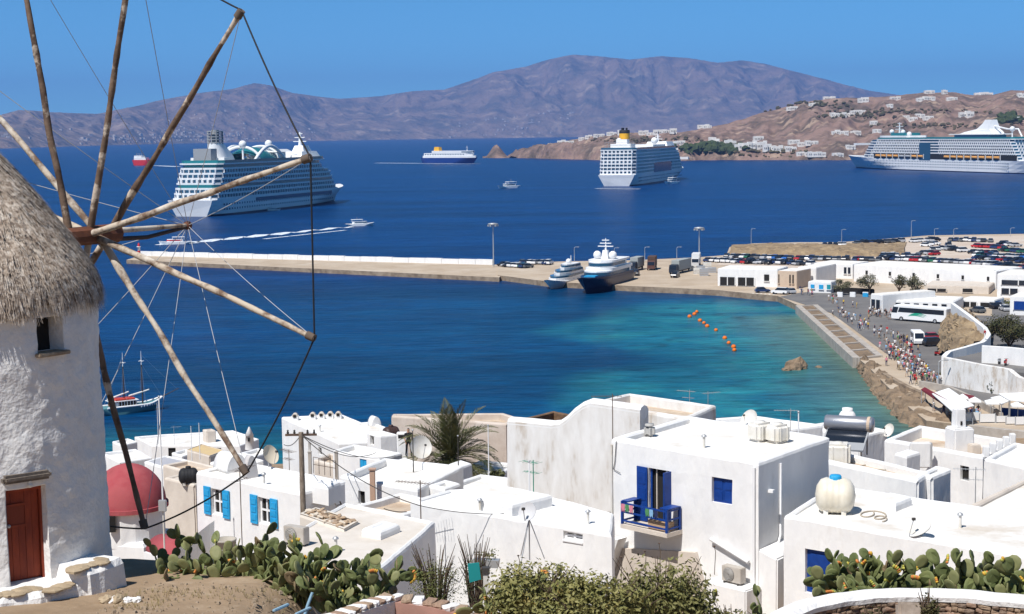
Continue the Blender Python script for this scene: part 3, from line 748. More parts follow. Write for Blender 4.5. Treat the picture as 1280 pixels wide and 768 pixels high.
motor_boat((234, 305), (198, 306), 'white excursion boat with red window band passing the pier head', redband=True)
motor_boat((845, 229.5), (831, 230.5), 'small white tender near the yellow funnelled cruise ship')
wake('wake', lerp_px((440, 283.5), (232, 304), 26, 0, 0.8), [1.2] * 3 + [2.2] * 8 + [3.4] * 16, 'long foam wake of the speedboat')
wake('wake', lerp_px((432, 288), (330, 299), 12), [1.0] * 13, 'second faint foam line beside the speedboat wake')
wake('wake', lerp_px((246, 303.5), (194, 306.5), 8), [3, 3, 3, 2.5, 2, 2, 2, 2, 1], 'foam around the excursion boat')
wake('wake', lerp_px((744, 236), (800, 236.5), 8), [2] * 9, 'faint foam under the stern of the yellow funnelled ship')

# ---- superyachts on the quay
def yacht(pbow, pst, B, H, label, hullm, style):
    pa, pb = PZ(*pst), PZ(*pbow); rz, L = rot_loc(pa, pb)
    t = thing('motor_yacht', (pa.x, pa.y, 0), label, 'yacht', None, rz)
    h = recalc(P(hull_mesh(MB(), L, B, H, 1.0, L * 0.10, draft=0.8, bootz=0.5, fine=0.42), 'hull', hullm, t))
    z = H
    if style == 'navy':
        q = MB(); q.prism(foot(L * .05, L * .72, B * .46, L * .12, 0.8), z, z + 1.92); d1 = P(q, 'main_deck_house', SHIPW, t)
        q = MB(); q.prism(foot(L * .10, L * .725, B * .465, L * .12, 0.8), z + 0.74, z + 1.55); P(q, 'window_band', SHIPGL, d1)
        q = MB(); q.prism(foot(L * .04, L * .66, B * .50, L * .12, 0.8), z + 1.92, z + 2.59); P(q, 'upper_deck', SHIPW, t)
        q = MB(); q.prism(foot(L * .14, L * .62, B * .42, L * .10, 0.8), z + 2.59, z + 4.14); d2 = P(q, 'bridge_house', SHIPW, t)
        q = MB(); q.prism(foot(L * .18, L * .625, B * .425, L * .10, 0.8), z + 3.03, z + 3.85); P(q, 'bridge_window', SHIPGL, d2)
        q = MB(); q.prism(foot(L * .10, L * .60, B * .48, L * .12, 0.8), z + 4.14, z + 4.58); P(q, 'hard_top', SHIPW, t)
        for sy in (-1, 1):
            q = MB(); q.ball((L * .42, sy * B * .27, z + 5.69), 1.15, 12, 8); q.tube((L * .42, sy * B * .27, z + 4.44), (L * .42, sy * B * .27, z + 5.17), 0.4); P(q, 'radome', SHIPW, t)
        q = MB(); q.box((L * .40, 0, z + 5.61), (2.2, 2.0, 2.8), taper=0.7); q.tube((L * .40, 0, z + 6.28), (L * .40, 0, z + 10.35), 0.35, 0.08)
        for zz, w_ in ((9.6, 4.4), (10.6, 3.2), (11.6, 2.0)): q.box((L * .40, 0, z + zz * .84), (0.7, w_, 0.25))
        P(q, 'mast', SHIPW, t)
        q = MB(); q.bb(L * .74, L * .82, -1.6, 1.6, z + 0.44, z + 0.96); P(q, 'blue_tender_cover', LBLUE, t)
        q = MB(); q.prism(foot(L * .0, L * .90, B * .49, L * .3, 0.5), z, z + 0.67)
        P(q, 'bulwark', SHIPNAVY, t)
    else:
        for (x0, x1, k, z0, z1) in ((.02, .80, .47, 0, .8), (.06, .66, .42, 1.35, 2.05), (.10, .50, .36, 2.6, 3.2)):
            q = MB(); q.prism(foot(L * x0, L * x1, B * k, L * .22, 0.5), z + z0, z + z1); dk = P(q, 'deck', SHIPW, t)
            q = MB(); q.prism(foot(L * (x0 + .01), L * (x1 - .03), B * k * .95, L * .20, 0.5), z + z1, z + z1 + 0.56); P(q, 'window_band', SHIPGL, dk)
        q = MB(); q.prism(foot(L * .12, L * .40, B * .33, L * .12, 0.4), z + 3.74, z + 4.03); P(q, 'hard_top', SHIPW, t)
        q = MB(); q.ball((L * .30, 0, z + 4.61), 0.8, 10, 8); P(q, 'radome', SHIPW, t)
        q = MB(); q.tube((L * .22, 0, z + 3.89), (L * .22, 0, z + 6.19), 0.2, 0.08); P(q, 'mast', SHIPW, t)
    return t
yacht((728, 369), (776, 355), 8.4, 3.6, 'navy hulled superyacht with white decks moored bow out at the quay', SHIPNAVY, 'navy')
yacht((684, 363), (722, 352), 6.2, 1.9, 'sleek white motor yacht moored left of the navy superyacht', SHIPW, 'white')

# ---- two masted wooden schooner
pa, pb = PZ(131, 519), PZ(203, 511); rz, L = rot_loc(pa, pb)
g = thing('two_masted_schooner', (pa.x, pa.y, 0), 'teal hulled two masted wooden schooner anchored behind the windmill', 'sailing boat', None, rz)
HT = M('schooner_teal', (0.09, 0.24, 0.27), 0.5)
h = MB(); hull_mesh(h, L, 2.9, 1.15, 0.75, 1.3, draft=0.5, bootz=0.2, fine=0.5)
recalc(P(h, 'hull', HT, g))
q = MB()
for sy in (-1, 1):
    q.path([(L * t_, sy * 1.45 * (1 - max(0, (t_ - .5) / .5) ** 2.4 * .93), 1.2 + .75 * max(0, (t_ - .72) / .28) ** 1.5) for t_ in [i / 14 for i in range(15)]], 0.17, 6)
P(q, 'gunwale', PWHITE, g)
q = MB(); q.bb(L * .10, L * .52, -1.05, 1.05, 1.15, 2.0); cb = P(q, 'cabin', M('varnished_wood', (0.22, 0.07, 0.03), 0.5), g)
for i in range(8):
    for sy in (-1, 1):
        q = MB(); q.box((L * (.13 + .05 * i), sy * 1.06, 1.62), (0.28, 0.05, 0.5)); P(q, 'window', DKINT if i > 1 else PWHITE, cb)
for i in range(9):
    for sy in (-1, 1):
        q = MB(); q.box((L * (.105 + .05 * i), sy * 1.08, 1.6), (0.10, 0.05, 0.8)); P(q, 'cabin_post', PWHITE, cb)
q = MB(); q.bb(L * .06, L * .55, -1.25, 1.25, 2.02, 2.12); P(q, 'cabin_roof', PWHITE, g)
for x0, x1 in ((.16, .34), (.32, .50)):
    q = MB(); q.bb(L * x0, L * x1, -0.9, 0.9, 2.16, 2.40); bevel_obj(P(q, 'red_sunbed', M('red_canvas', (0.55, 0.07, 0.05), 0.8), g), 0.06)
MASTM = M('dark_mast', (0.07, 0.05, 0.045), 0.6)
for x, zt in ((.34, 9.6), (.66, 9.6)):
    q = MB(); q.tube((L * x, 0, 1), (L * x, 0, zt - 2.2), 0.13, 0.09); mo = P(q, 'mast', MASTM, g)
    q = MB(); q.tube((L * x, 0, zt - 2.2), (L * x, 0, zt), 0.07, 0.03); P(q, 'topmast', PWHITE, mo)
    q = MB(); q.box((L * x, 0, zt - 1.6), (0.12, 1.1, 0.1)); q.box((L * x, 0, zt - 1.6), (0.9, 0.12, 0.1)); P(q, 'spreader', PWHITE, mo)
for x0, x1, z0, z1 in ((.05, .42, 2.35, 3.3), (.42, .78, 2.6, 3.3)):
    q = MB(); q.tube((L * x0, 0, z0), (L * x1, 0, z1), 0.16, 0.12); P(q, 'furled_sail', M('sail_cloth', (0.72, 0.70, 0.66), 0.9), g)
q = MB(); q.tube((L * .90, 0, 1.6), (L * 1.30, 0, 3.0), 0.10, 0.06); P(q, 'bowsprit', MASTM, g)
for a, b_ in (((L * .34, 0, 9.0), (0.0, 0, 1.6)), ((L * .66, 0, 9.0), (L * 1.28, 0, 2.9)), ((L * .66, 0, 7.5), (L * 1.0, 0, 2.0)), ((L * .34, 0, 7.4), (L * .34, 1.4, 1.2)), ((L * .34, 0, 7.4), (L * .34, -1.4, 1.2)), ((L * .66, 0, 7.4), (L * .66, 1.3, 1.2)), ((L * .66, 0, 7.4), (L * .66, -1.3, 1.2))):
    q = MB(); q.tube(a, b_, 0.016, n=4); P(q, 'rigging', GREYM, g)
for i in range(7):
    q = MB(); q.ball((L * (.58 + .05 * i), -1.45 + .02 * i * i, 1.0 + .03 * i), 0.17, 8, 6, sz=1.4); P(q, 'fender', PWHITE, g)

# ---- orange mooring buoys
BU = ((862, 397), (871, 391), (875, 402), (880, 405), (884, 409), (895, 414), (906, 424), (911, 430), (917, 435), (918, 439), (868, 394))
for k, (px, py) in enumerate(BU):
    p = PZ(px, py); t = thing('mooring_buoy', (p.x, p.y, 0), 'orange mooring buoy, %s from the left in the line of buoys' % NTH[sorted(BU).index((px, py))], 'buoy', 'orange mooring buoys in a line')
    r_ = 0.42 if k % 2 else 0.5
    q = MB(); q.ball((0, 0, 0.18), r_, 12, 8); P(q, 'float', M('buoy_orange', (0.75, 0.16, 0.01), 0.5), t)
    q = MB(); q.tube((0, 0, 0.18 + r_ - .03), (0, 0, 0.18 + r_ + .15), 0.07, n=6); P(q, 'mooring_eye', DARKM, t)
# ================================================================ old port
PG = 1.5
def G(px, py, z=PG): return PZ(px, py, z)
QUAY = M('quay_concrete', (0.50, 0.41, 0.31), 0.95, (0.40, 0.31, 0.22), 0.12, detail=8, c3=(0.58, 0.51, 0.42), scale3=0.05, bump=0.3, bscale=1.5)
ASPH = M('old_asphalt', (0.13, 0.125, 0.125), 0.95, (0.19, 0.18, 0.17), 0.15, detail=8, bump=0.2, bscale=3)
SANDY = M('parking_earth', (0.50, 0.40, 0.32), 0.95, (0.58, 0.50, 0.42), 0.05, detail=8, c3=(0.40, 0.31, 0.23), scale3=0.09, bump=0.3, bscale=0.8)
DRYB = M('dry_bank', (0.34, 0.25, 0.15), 0.95, (0.20, 0.14, 0.085), 0.25, detail=8, c3=(0.44, 0.33, 0.19), scale3=0.3, bump=0.8, bscale=0.8, bdist=0.5)
ROCK = M('shore_rock', (0.28, 0.20, 0.13), 0.95, (0.13, 0.095, 0.065), 0.5, detail=8, bump=0.8, bscale=1.2, bdist=0.4, c3=(0.38, 0.28, 0.18), scale3=0.25)
QSTONE = M('quay_side_stone', (0.36, 0.28, 0.20), 0.95, (0.18, 0.13, 0.09), 0.5, detail=6, bump=0.5, bscale=1.0)
front = [(622, 344), (684, 352), (785, 357.5), (853, 360.5), (900, 363), (938, 367), (972, 370), (996, 381), (1070, 446), (1085, 458), (1106, 480), (1136, 509), (1158, 526), (1200, 531), (1290, 541), (1500, 562)]
back = [(1900, 420), (1900, 285), (1280, 292.5), (1160, 294.5), (1130, 297), (1050, 303), (1000, 303), (940, 304.5), (912, 309), (908, 319), (870, 322), (790, 325.5), (700, 327), (640, 330.5), (622, 332)]
poly = [G(*p) for p in front + back]
mb = MB(); mb.prism([(p.x, p.y) for p in poly], -3, PG, m=1, mtop=0)
tag(mb.build('port_quay', [QUAY, QSTONE]), 'tan concrete quay and parking ground of the old port', kind='structure')
def sheet(name, pts, mat, label, z=PG + 0.03):
    mb = MB(); p3 = [G(px, py, z) for px, py in pts]
    mb.add(p3, [tuple(range(len(p3)))]); o = recalc(mb.build(name, mat))
    if o.data.polygons[0].normal.z < 0: o.data.flip_normals()
    tag(o, label, kind='structure')
sheet('parking_ground', [(896, 331), (1000, 340), (1280, 345), (1890, 400), (1890, 288), (1280, 294.5), (1160, 296.5), (1050, 305), (940, 306.5), (914, 311), (912, 320)], SANDY, 'pale earth parking ground behind the terminal', PG + 0.03)
sheet('road', [(975, 371), (1000, 366), (1040, 363), (1088, 366), (1105, 390), (1240, 395), (1240, 380), (1300, 380), (1300, 470), (1240, 500), (1195, 512), (1150, 470), (1105, 440), (1040, 392)], ASPH, 'grey asphalt plaza and road along the harbour front', PG + 0.05)
# raised bank with dry grass behind the rows of cars
def strip_terrain(name, lines, mat, label, n=60, rough=0.4, sc=0.25):
    """terrain skinned over several polylines of (px,py,z); one row per polyline"""
    rows = []
    for ln in lines:
        P_ = [PZ(*q) for q in ln]; seg = [0]
        for a, b_ in zip(P_[:-1], P_[1:]): seg.append(seg[-1] + (b_ - a).length)
        rows.append([Vector([float(np.interp(seg[-1] * i / n, seg, [p[k] for p in P_])) for k in range(3)]) for i in range(n + 1)])
    full = []
    for a, b_ in zip(rows[:-1], rows[1:]):
        for s_ in range(6): full.append([p.lerp(q, s_ / 6) for p, q in zip(a, b_)])
    full.append(rows[-1])
    for j, rw in enumerate(full):
        for p in rw:
            if 0 < j < len(full) - 1:
                q = mnoise.fractal(p * sc, 0.8, 2.1, 4); p.z += q * rough; p.x += rough * 0.6 * mnoise.noise(p * sc * 2)
    mb = MB(); mb.sweep([[tuple(p) for p in rw] for rw in full], 0, False, closed=False, cap=False)
    o = recalc(mb.build(name, mat))
    if sum(f.normal.z for f in o.data.polygons) < 0: o.data.flip_normals()
    return tag(o, label, kind='structure')
strip_terrain('earth_bank', [[(906, 320, 1.3), (960, 322, 1.3), (1080, 323, 1.3), (1140, 320, 1.3)], [(912, 312, 3.2), (960, 313, 3.4), (1080, 313, 3.4), (1130, 314, 2.6)],
              [(914, 308.5, 3.4), (960, 307, 3.6), (1060, 307, 3.2), (1130, 309, 2.4)], [(916, 306, 1.3), (960, 304.6, 1.3), (1060, 304, 1.3), (1134, 303, 1.3)]], DRYB, 'brown earth bank with dry grass behind the parked cars', rough=0.8)
# rocky shore between jetty and beach
strip_terrain('rocky_shore', [[(1062, 452, -0.8), (1072, 474, -0.8), (1086, 496, -0.8), (1098, 512, -0.8), (1118, 534, -0.8), (1150, 550, -0.8), (1215, 552, -0.8)],
              [(1072, 451, 0.7), (1084, 468, 0.9), (1099, 490, 0.8), (1113, 505, 0.8), (1134, 524, 0.7), (1160, 536, 0.4), (1213, 541, 0.3)],
              [(1080, 447, 1.7), (1096, 461, 1.9), (1113, 480, 1.8), (1138, 500, 1.7), (1158, 516, 1.6), (1180, 527, 1.5), (1212, 531, 1.4)],
              [(1086, 445, 1.3), (1102, 459, 1.3), (1119, 476, 1.3), (1146, 494, 1.3), (1166, 509, 1.3), (1190, 520, 1.3), (1213, 525, 1.3)]], ROCK, 'brown rocky shore between the jetty and the beach', n=90, rough=1.0, sc=0.35)
def boulder(p, r, seed, name='boulder', mat=None, label='brown shore boulder', cat='rock', group=None, sz=0.7):
    mb = MB(); mb.ball((0, 0, 0), r, 14, 9, sz=sz)
    for i, v in enumerate(mb.v):
        v = Vector(v); q = mnoise.fractal(v * (1.3 / r) + Vector((seed * 3.7, 0, 0)), 0.8, 2.0, 4); mb.v[i] = tuple(v * (1 + 0.45 * q))
    mb.sm = [False] * len(mb.f)
    o = mb.build(name, mat or ROCK); o.location = p; recalc(o); return tag(o, label, cat, group)
p = PZ(995, 461); boulder((p.x, p.y, 0.3), 1.9, 3, 'sea_rock', label='big brown rock standing in the turquoise water', sz=0.85)
p = PZ(984, 463); boulder((p.x, p.y, 0.1), 1.0, 5, 'sea_rock', label='low left shoulder rock beside the big rock in the water', sz=0.6)
p = PZ(1024, 459); boulder((p.x, p.y, -0.3), 0.9, 8, 'sea_rock', label='dark half sunken rock to the right of the big sea rock', sz=0.5)
rb = random.Random(4)
for k, (a, b_) in enumerate([((1074, 456), 0), ((1084, 463), 0), ((1092, 470), 0), ((1098, 480), 0), ((1103, 488), 0), ((1112, 494), 0), ((1120, 505), 0), ((1130, 512), 0), ((1137, 522), 0), ((1126, 520), 0), ((1150, 528), 0), ((1166, 531), 0), ((1180, 533), 0), ((1108, 500), 0), ((1090, 478), 0), ((1146, 517), 0)]):
    p = PZ(a[0], a[1], 0.4); boulder((p.x, p.y, 0.5), rb.uniform(0.6, 1.3), k + 20, label='brown boulder, %s along the rocky shore from the jetty' % NTH[k], group='boulders of the rocky shore')
# concrete honeycomb jetty
jt = thing('concrete_jetty', tuple(G(1042, 420)), 'ruined concrete jetty of open square cells along the bay', 'jetty')
def beam(a, b_, w, z0, z1, name='beam', parent=jt, mat=CONC):
    a = Vector((a.x, a.y, 0)); b_ = Vector((b_.x, b_.y, 0)); c = (a + b_) / 2; d = b_ - a
    mb = MB(); mb.box((c.x, c.y, (z0 + z1) / 2), (d.length + w * 0.5, w, z1 - z0), math.atan2(d.y, d.x)); return mb.build(name, mat, parent)
oa, ob, ia, ib = G(998, 382, 1.9), G(1070, 447, 1.9), G(1019, 381, 1.9), G(1099, 444, 1.9)
beam(oa, ob, 1.3, -2, 1.93); beam(ia, ib, 1.2, 0.5, 1.90)
for i in range(10):
    t_ = i / 9; beam(oa.lerp(ob, t_), ia.lerp(ib, t_), 0.8, 0.6, 1.86)
fl = [oa, ob, ib, ia]; mb = MB(); mb.add([(p.x, p.y, PG + 0.10) for p in fl], [(0, 1, 2, 3)]); o = recalc(mb.build('cell_floor', ROCK, jt))
# breakwater pier
A0, A1 = G(158, 325, 1.3), G(624, 347, 1.3); B0, B1 = G(176, 319.6, 1.3), G(640, 331.5, 1.3)
mb = MB(); mb.prism([(A0.x, A0.y), (A1.x, A1.y), (B1.x, B1.y), (B0.x, B0.y)], -3, 1.3, 1, 0)
tag(mb.build('breakwater_pier', [QUAY, QSTONE]), 'long low stone breakwater pier across the bay', kind='structure')
wl = thing('breakwater_wall', (B0.x, B0.y, 1.3), 'long whitewashed parapet wall on the breakwater pier', 'wall')
dirp = (Vector((B1.x - B0.x, B1.y - B0.y, 0))); seg = 24
for i in range(seg):
    a = B0 + (B1 - B0) * (i / seg); b_ = B0 + (B1 - B0) * ((i + 0.985) / seg); nn = Vector((dirp.y, -dirp.x, 0)).normalized()
    if i == seg - 1: continue
    mb = MB(); mb.prism([(a.x, a.y), (b_.x, b_.y), (b_.x + nn.x * 1.4, b_.y + nn.y * 1.4), (a.x + nn.x * 1.4, a.y + nn.y * 1.4)], 1.2, 2.9 + 0.08 * math.sin(i * 2.1)); mb.build('wall_block', WHITE, wl)
ch = thing('pier_beacon', (*G(174, 322, 1.3).xy, 1.3), 'small white beacon tower with red lantern on the pier head', 'beacon')
mb = MB(); mb.lathe([(0.9, 0), (0.55, 0.6), (0.42, 3.6), (0.8, 3.7), (0.8, 3.9), (0.1, 3.9)], (0, 0, 0), 12); mb.build('tower', PWHITE, ch, False)
mb = MB(); mb.lathe([(0.4, 3.9), (0.4, 4.7), (0.05, 5.2)], (0, 0, 0), 10); mb.build('lantern', RED, ch, False)
mb = MB(); mb.lathe([(0.55, 1.6), (0.52, 2.4)], (0, 0, 0), 12); mb.build('red_band', RED, ch, False)

# lamp posts
def lamp(px, pyb, pyt, label, tall=False):
    p = G(px, pyb); h = (pyb - pyt) * p.y / FPX
    t = thing('lamp_post', tuple(p), label, 'lamp post')
    mb = MB(); mb.tube((0, 0, 0), (0, 0, h), 0.22 if tall else 0.12, 0.12 if tall else 0.07, n=8); mb.build('post', GREYM, t, False)
    if tall:
        mb = MB(); mb.lathe([(0.3, 0), (1.6, 0.1), (1.6, 0.4), (0.3, 0.6)], (0, 0, h), 12); mb.build('floodlight_ring', GREYM, t, False)
        for k in range(6):
            mb = MB(); mb.box((1.5 * math.cos(k * 1.05), 1.5 * math.sin(k * 1.05), h - 0.25), (0.5, 0.4, 0.5), k * 1.05); mb.build('floodlight', GREYM, t, False)
    else:
        mb = MB(); mb.path([(0, 0, h), (0.3, 0, h + 0.25), (1.0, 0, h + 0.3)], 0.05, 6); mb.build('arm', GREYM, t, False)
        mb = MB(); mb.box((1.2, 0, h + 0.28), (0.7, 0.25, 0.16)); mb.build('lamp_head', GREYM, t, False)
lamp(617, 333, 281, 'tall floodlight mast on the pier left of the yachts', True)
lamp(874, 327, 286, 'tall floodlight mast behind the quay trucks', True)
for px, b_, t_, w in ((718, 328, 310, 'slim lamp post behind the white yacht'), (768, 328, 311, 'slim lamp post right of the navy yacht mast'), (806, 327, 310, 'slim lamp post behind the covered lorries'), (846, 326, 310, 'slim lamp post behind the white trailer'),
                      (939, 306, 287, 'lamp post on the rocky point of the parking ground'), (1052, 305, 288, 'lamp post at the far edge of the parking ground, above the dark cars'), (1139, 298, 277, 'tallest slim lamp post on the far parking edge'),
                      (1168, 297, 287, 'short lamp post on the far parking edge right of centre'), (1192, 297, 287, 'short lamp post on the far parking edge, second from right'), (1263, 296, 286, 'short lamp post on the far parking edge near the right border'),
                      (1173, 484, 452, 'thin lamp post beside the red and white harbour awning')): lamp(px, b_, t_, w)

# ---------------------------------------------------------------- vehicles
TYRE = BLACK
def car_paint(n, c): return M('car_paint_' + n, c, 0.28, spec=0.5)
PAINTS = {'white': car_paint('white', (0.75, 0.75, 0.75)), 'silver': car_paint('silver', (0.42, 0.43, 0.45)), 'black': car_paint('black', (0.015, 0.015, 0.018)), 'dark blue': car_paint('dark_blue', (0.015, 0.035, 0.11)),
          'grey': car_paint('grey', (0.12, 0.125, 0.13)), 'red': car_paint('red', (0.42, 0.02, 0.025)), 'blue': car_paint('blue', (0.02, 0.12, 0.42)), 'green': car_paint('green', (0.02, 0.14, 0.08))}
def side_loft(mb, prof, w, wtop, zlo, zhi, m=0):
    """closed side profile (x,z) extruded across the width; narrower towards the top"""
    rings = []
    for k in (-1.0, -0.86, 0.86, 1.0):
        rg = []
        for x, z in prof:
            u = min(1, max(0, (z - zlo) / (zhi - zlo))); hw = w / 2 * (1 - u) + wtop / 2 * u
            sh = 1.0 if abs(k) < 0.95 else 0.985
            rg.append((x * sh, k * hw, zlo + (z - zlo) * (1.0 if abs(k) < 0.95 else 0.97)))
        rings.append(rg)
    mb.sweep(rings, m, False)
def car_proto(kind):
    t = bpy.data.objects.new('parked_car', None); col.objects.link(t)
    if kind == 'hatch':
        L, W = 3.9, 1.68; body = [(-1.95, .32), (1.92, .32), (1.98, .62), (1.80, .82), (1.0, .92), (-1.80, .95), (-1.97, .70)]
        cab = [(1.02, .90), (.42, 1.42), (-1.25, 1.45), (-1.78, .93)]; h = 1.45
    elif kind == 'suv':
        L, W = 4.4, 1.82; body = [(-2.15, .40), (2.12, .40), (2.2, .75), (2.05, 1.0), (1.15, 1.08), (-2.1, 1.10), (-2.2, .8)]
        cab = [(1.18, 1.06), (.6, 1.70), (-1.85, 1.74), (-2.1, 1.08)]; h = 1.74
    else:
        L, W = 4.5, 1.76; body = [(-2.2, .32), (2.15, .32), (2.25, .6), (2.05, .82), (.95, .90), (-1.35, .93), (-2.15, .95), (-2.25, .7)]
        cab = [(.98, .88), (.25, 1.40), (-.95, 1.42), (-1.6, .92)]; h = 1.42
    mb = MB(); side_loft(mb, body, W, W * 0.95, .3, 1.0); b_ = mb.build('body', PAINTS['white'], t, False); recalc(b_)
    b_.data.materials.append(GLASS)
    mb = MB(); side_loft(mb, cab, W * .94, W * .74, .9, h); o = mb.build('window_band', GLASS, t, False); recalc(o)
    rx = [c[0] for c in cab]
    mb = MB(); mb.box(((rx[1] + rx[2]) / 2, 0, h + 0.012), (rx[1] - rx[2] - 0.05, W * .72, 0.05)); o = mb.build('roof', PAINTS['white'], t, False)
    wm = None
    for x in (-L * .30, L * .31):
        for sy in (-1, 1):
            mb = MB(); mb.tube((x, sy * (W / 2 - .18), .31), (x, sy * (W / 2 + .01), .31), .31, n=12, smooth=False)
            if wm is None: o = mb.build('wheel', TYRE, t, False)
            else: o = mb.build('wheel', TYRE, t, False)
    return t
PROTO = {k: car_proto(k) for k in ('hatch', 'suv', 'sedan')}
USED = set()
ORD = ['first', 'second', 'third', 'fourth', 'fifth', 'sixth', 'seventh', 'eighth', 'ninth', 'tenth', 'eleventh', 'twelfth', 'thirteenth', 'fourteenth', 'fifteenth', 'sixteenth', 'seventeenth', 'eighteenth', 'nineteenth', 'twentieth',
       'twenty-first', 'twenty-second', 'twenty-third', 'twenty-fourth', 'twenty-fifth', 'twenty-sixth', 'twenty-seventh', 'twenty-eighth', 'twenty-ninth', 'thirtieth']
def place_car(p, rz, colour, kind, label, group):
    pr = PROTO[kind]
    if kind not in USED: USED.add(kind); o = pr; kids = KIDS[pr.name]
    else:
        o = pr.copy(); col.objects.link(o); kids = []
        for ch_ in KIDS[pr.name]:
            c = ch_.copy(); col.objects.link(c); c.parent = o; kids.append(c)
    o.location = p; o.rotation_euler = (0, 0, rz); tag(o, label, 'car', group)
    for c in kids:
        if c.name.split('.')[0] in ('body', 'roof'):
            c.material_slots[0].link = 'OBJECT'; c.material_slots[0].material = PAINTS[colour]
    return o
rc = random.Random(21)
KNAME = {'hatch': 'hatchback', 'suv': 'tall car', 'sedan': 'saloon car'}
def car_row(p0, p1, n, where, group, ang=None, wts=None, jit=1.0):
    cols = list(PAINTS); wts = wts or [5, 5, 5, 4, 4, 2, 1, 0.6]
    a, b_ = G(*p0), G(*p1); d = math.atan2((b_ - a).y, (b_ - a).x); cnt = {}
    for i in range(n):
        p = a.lerp(b_, (i + 0.5) / n) + Vector((rc.uniform(-.4, .4) * jit, rc.uniform(-1, 1) * jit, 0))
        c = rc.choices(cols, wts)[0]; k = rc.choice(('hatch', 'hatch', 'suv', 'sedan'))
        key = (c, k); cnt[key] = cnt.get(key, 0) + 1
        nth = ORD[i] if i < len(ORD) else 'last'
        rz = (ang if ang is not None else d + math.pi / 2) + rc.uniform(-.12, .12) + (math.pi if rc.random() < .5 else 0)
        place_car((p.x, p.y, PG + 0.03), rz, c, k, '%s %s, %s from left in %s' % (c, KNAME[k], nth, where), group)
GP = 'cars in the port parking ground'
car_row((884, 327.5), (962, 331), 14, 'the row behind the terminal roof', GP)
car_row((905, 322.5), (1000, 325), 14, 'the second row behind the terminal', GP)
car_row((965, 330), (1020, 333), 8, 'the row behind the beige block', GP)
car_row((1000, 325.5), (1100, 327), 17, 'the row below the earth bank', GP, wts=[2, 3, 6, 5, 5, 1, 1, .3])
car_row((1100, 325), (1215, 331), 20, 'the row above the warehouse roof', GP, wts=[3, 5, 5, 5, 4, 1.5, 1, .3])
car_row((1150, 318), (1172, 320), 3, 'the aisle above the warehouse', GP)
car_row((1212, 331), (1290, 338), 11, 'the row right of the warehouse', GP)
car_row((1218, 324), (1290, 330), 9, 'the second row right of warehouse', GP)
car_row((1028, 308), (1060, 308), 5, 'the row behind the earth bank', GP, wts=[1, 1, 6, 4, 3, 0, 0, 0])
car_row((1068, 306), (1130, 303), 9, 'the far row along the sea', GP, wts=[1, 1, 6, 4, 3, 0, 0, 0])
car_row((1176, 312), (1206, 315.5), 6, 'the short row on pale earth', GP, wts=[2, 4, 4, 4, 4, 0, 0, 0])
car_row((1182, 309), (1190, 309), 2, 'the pair above the short row', GP)
car_row((1218, 309.5), (1256, 312), 8, 'the reddish row far right', GP, wts=[1, 2, 3, 3, 2, 5, 0, 0])
car_row((1250, 314), (1282, 317), 6, 'the mixed row near right border', GP, wts=[2, 2, 3, 3, 2, 2, 0, 3])
car_row((1252, 307), (1272, 309), 4, 'the topmost row near right border', GP)
car_row((1152, 309), (1170, 306), 3, 'the loose cars in mid parking', GP, wts=[5, 2, 0, 0, 0, 0, 0, 0], jit=2)
car_row((1212, 317), (1246, 319), 4, 'the spaced row below the reddish', GP, jit=2)
car_row((1136, 303.5), (1176, 301.5), 6, 'the far left row of pale earth', GP, jit=2)
car_row((1186, 302), (1240, 303), 9, 'the farthest row of pale earth', GP)
car_row((1160, 314), (1176, 314), 3, 'the trio left of the short row', GP, jit=2)
car_row((1216, 321), (1284, 323.5), 10, 'the row above the right crowd', GP)
car_row((1100, 321.5), (1150, 322.5), 8, 'the second row below the bank end', GP)
car_row((900, 333), (960, 334.5), 0, 'none', GP)
GQ = 'cars on the pier root'
car_row((628, 333), (662, 335.5), 9, 'the row at the pier root', GQ)
car_row((652, 330), (690, 331), 8, 'the back row at the pier root', GQ)
place_car(tuple(G(953, 366)), 0.05, 'dark blue', 'hatch', 'blue hatchback standing on the quay edge above the hanging tyres', None)
place_car(tuple(G(975, 368)), 2.6, 'white', 'suv', 'white car at the quay corner right of the blue hatchback', None)
place_car(tuple(G(988, 367)), 1.8, 'silver', 'hatch', 'silver car beside the white kiosk on the quay corner', None)
place_car(tuple(G(1166, 425)), 0.15, 'red', 'hatch', 'red car parked by the white minibus under the rocky bank', None)
place_car(tuple(G(1168, 433)), 0.2, 'black', 'suv', 'black tall car in front of the red car under the rocky bank', None)
for k, (px, py, c) in enumerate(((1248, 385, 'dark blue'), (1259, 384, 'white'), (1256, 389, 'silver'), (1241, 386, 'black'), (1222, 391, 'grey'))):
    place_car(tuple(G(px, py)), 1.2 + 0.2 * k, c, 'hatch', '%s car among those on the upper road right of the coach' % c, 'cars on the upper road')
# quay tyres
for k in range(6):
    p = G(941 + k * 5.2, 369.2 + k * 0.35, 1.0)
    pts = [(math.cos(a) * .45, 0, math.sin(a) * .45) for a in [2 * math.pi * i / 12 for i in range(13)]]
    mb = MB(); mb.path(pts, 0.17, 8, caps=False); o = mb.build('fender_tyre', PLASTW); o.location = (p.x, p.y - 0.3, 1.0)
    tag(o, 'pale tyre fender, %s from left on the quay corner' % NTH[k], 'tyre', 'tyres on the quay corner')
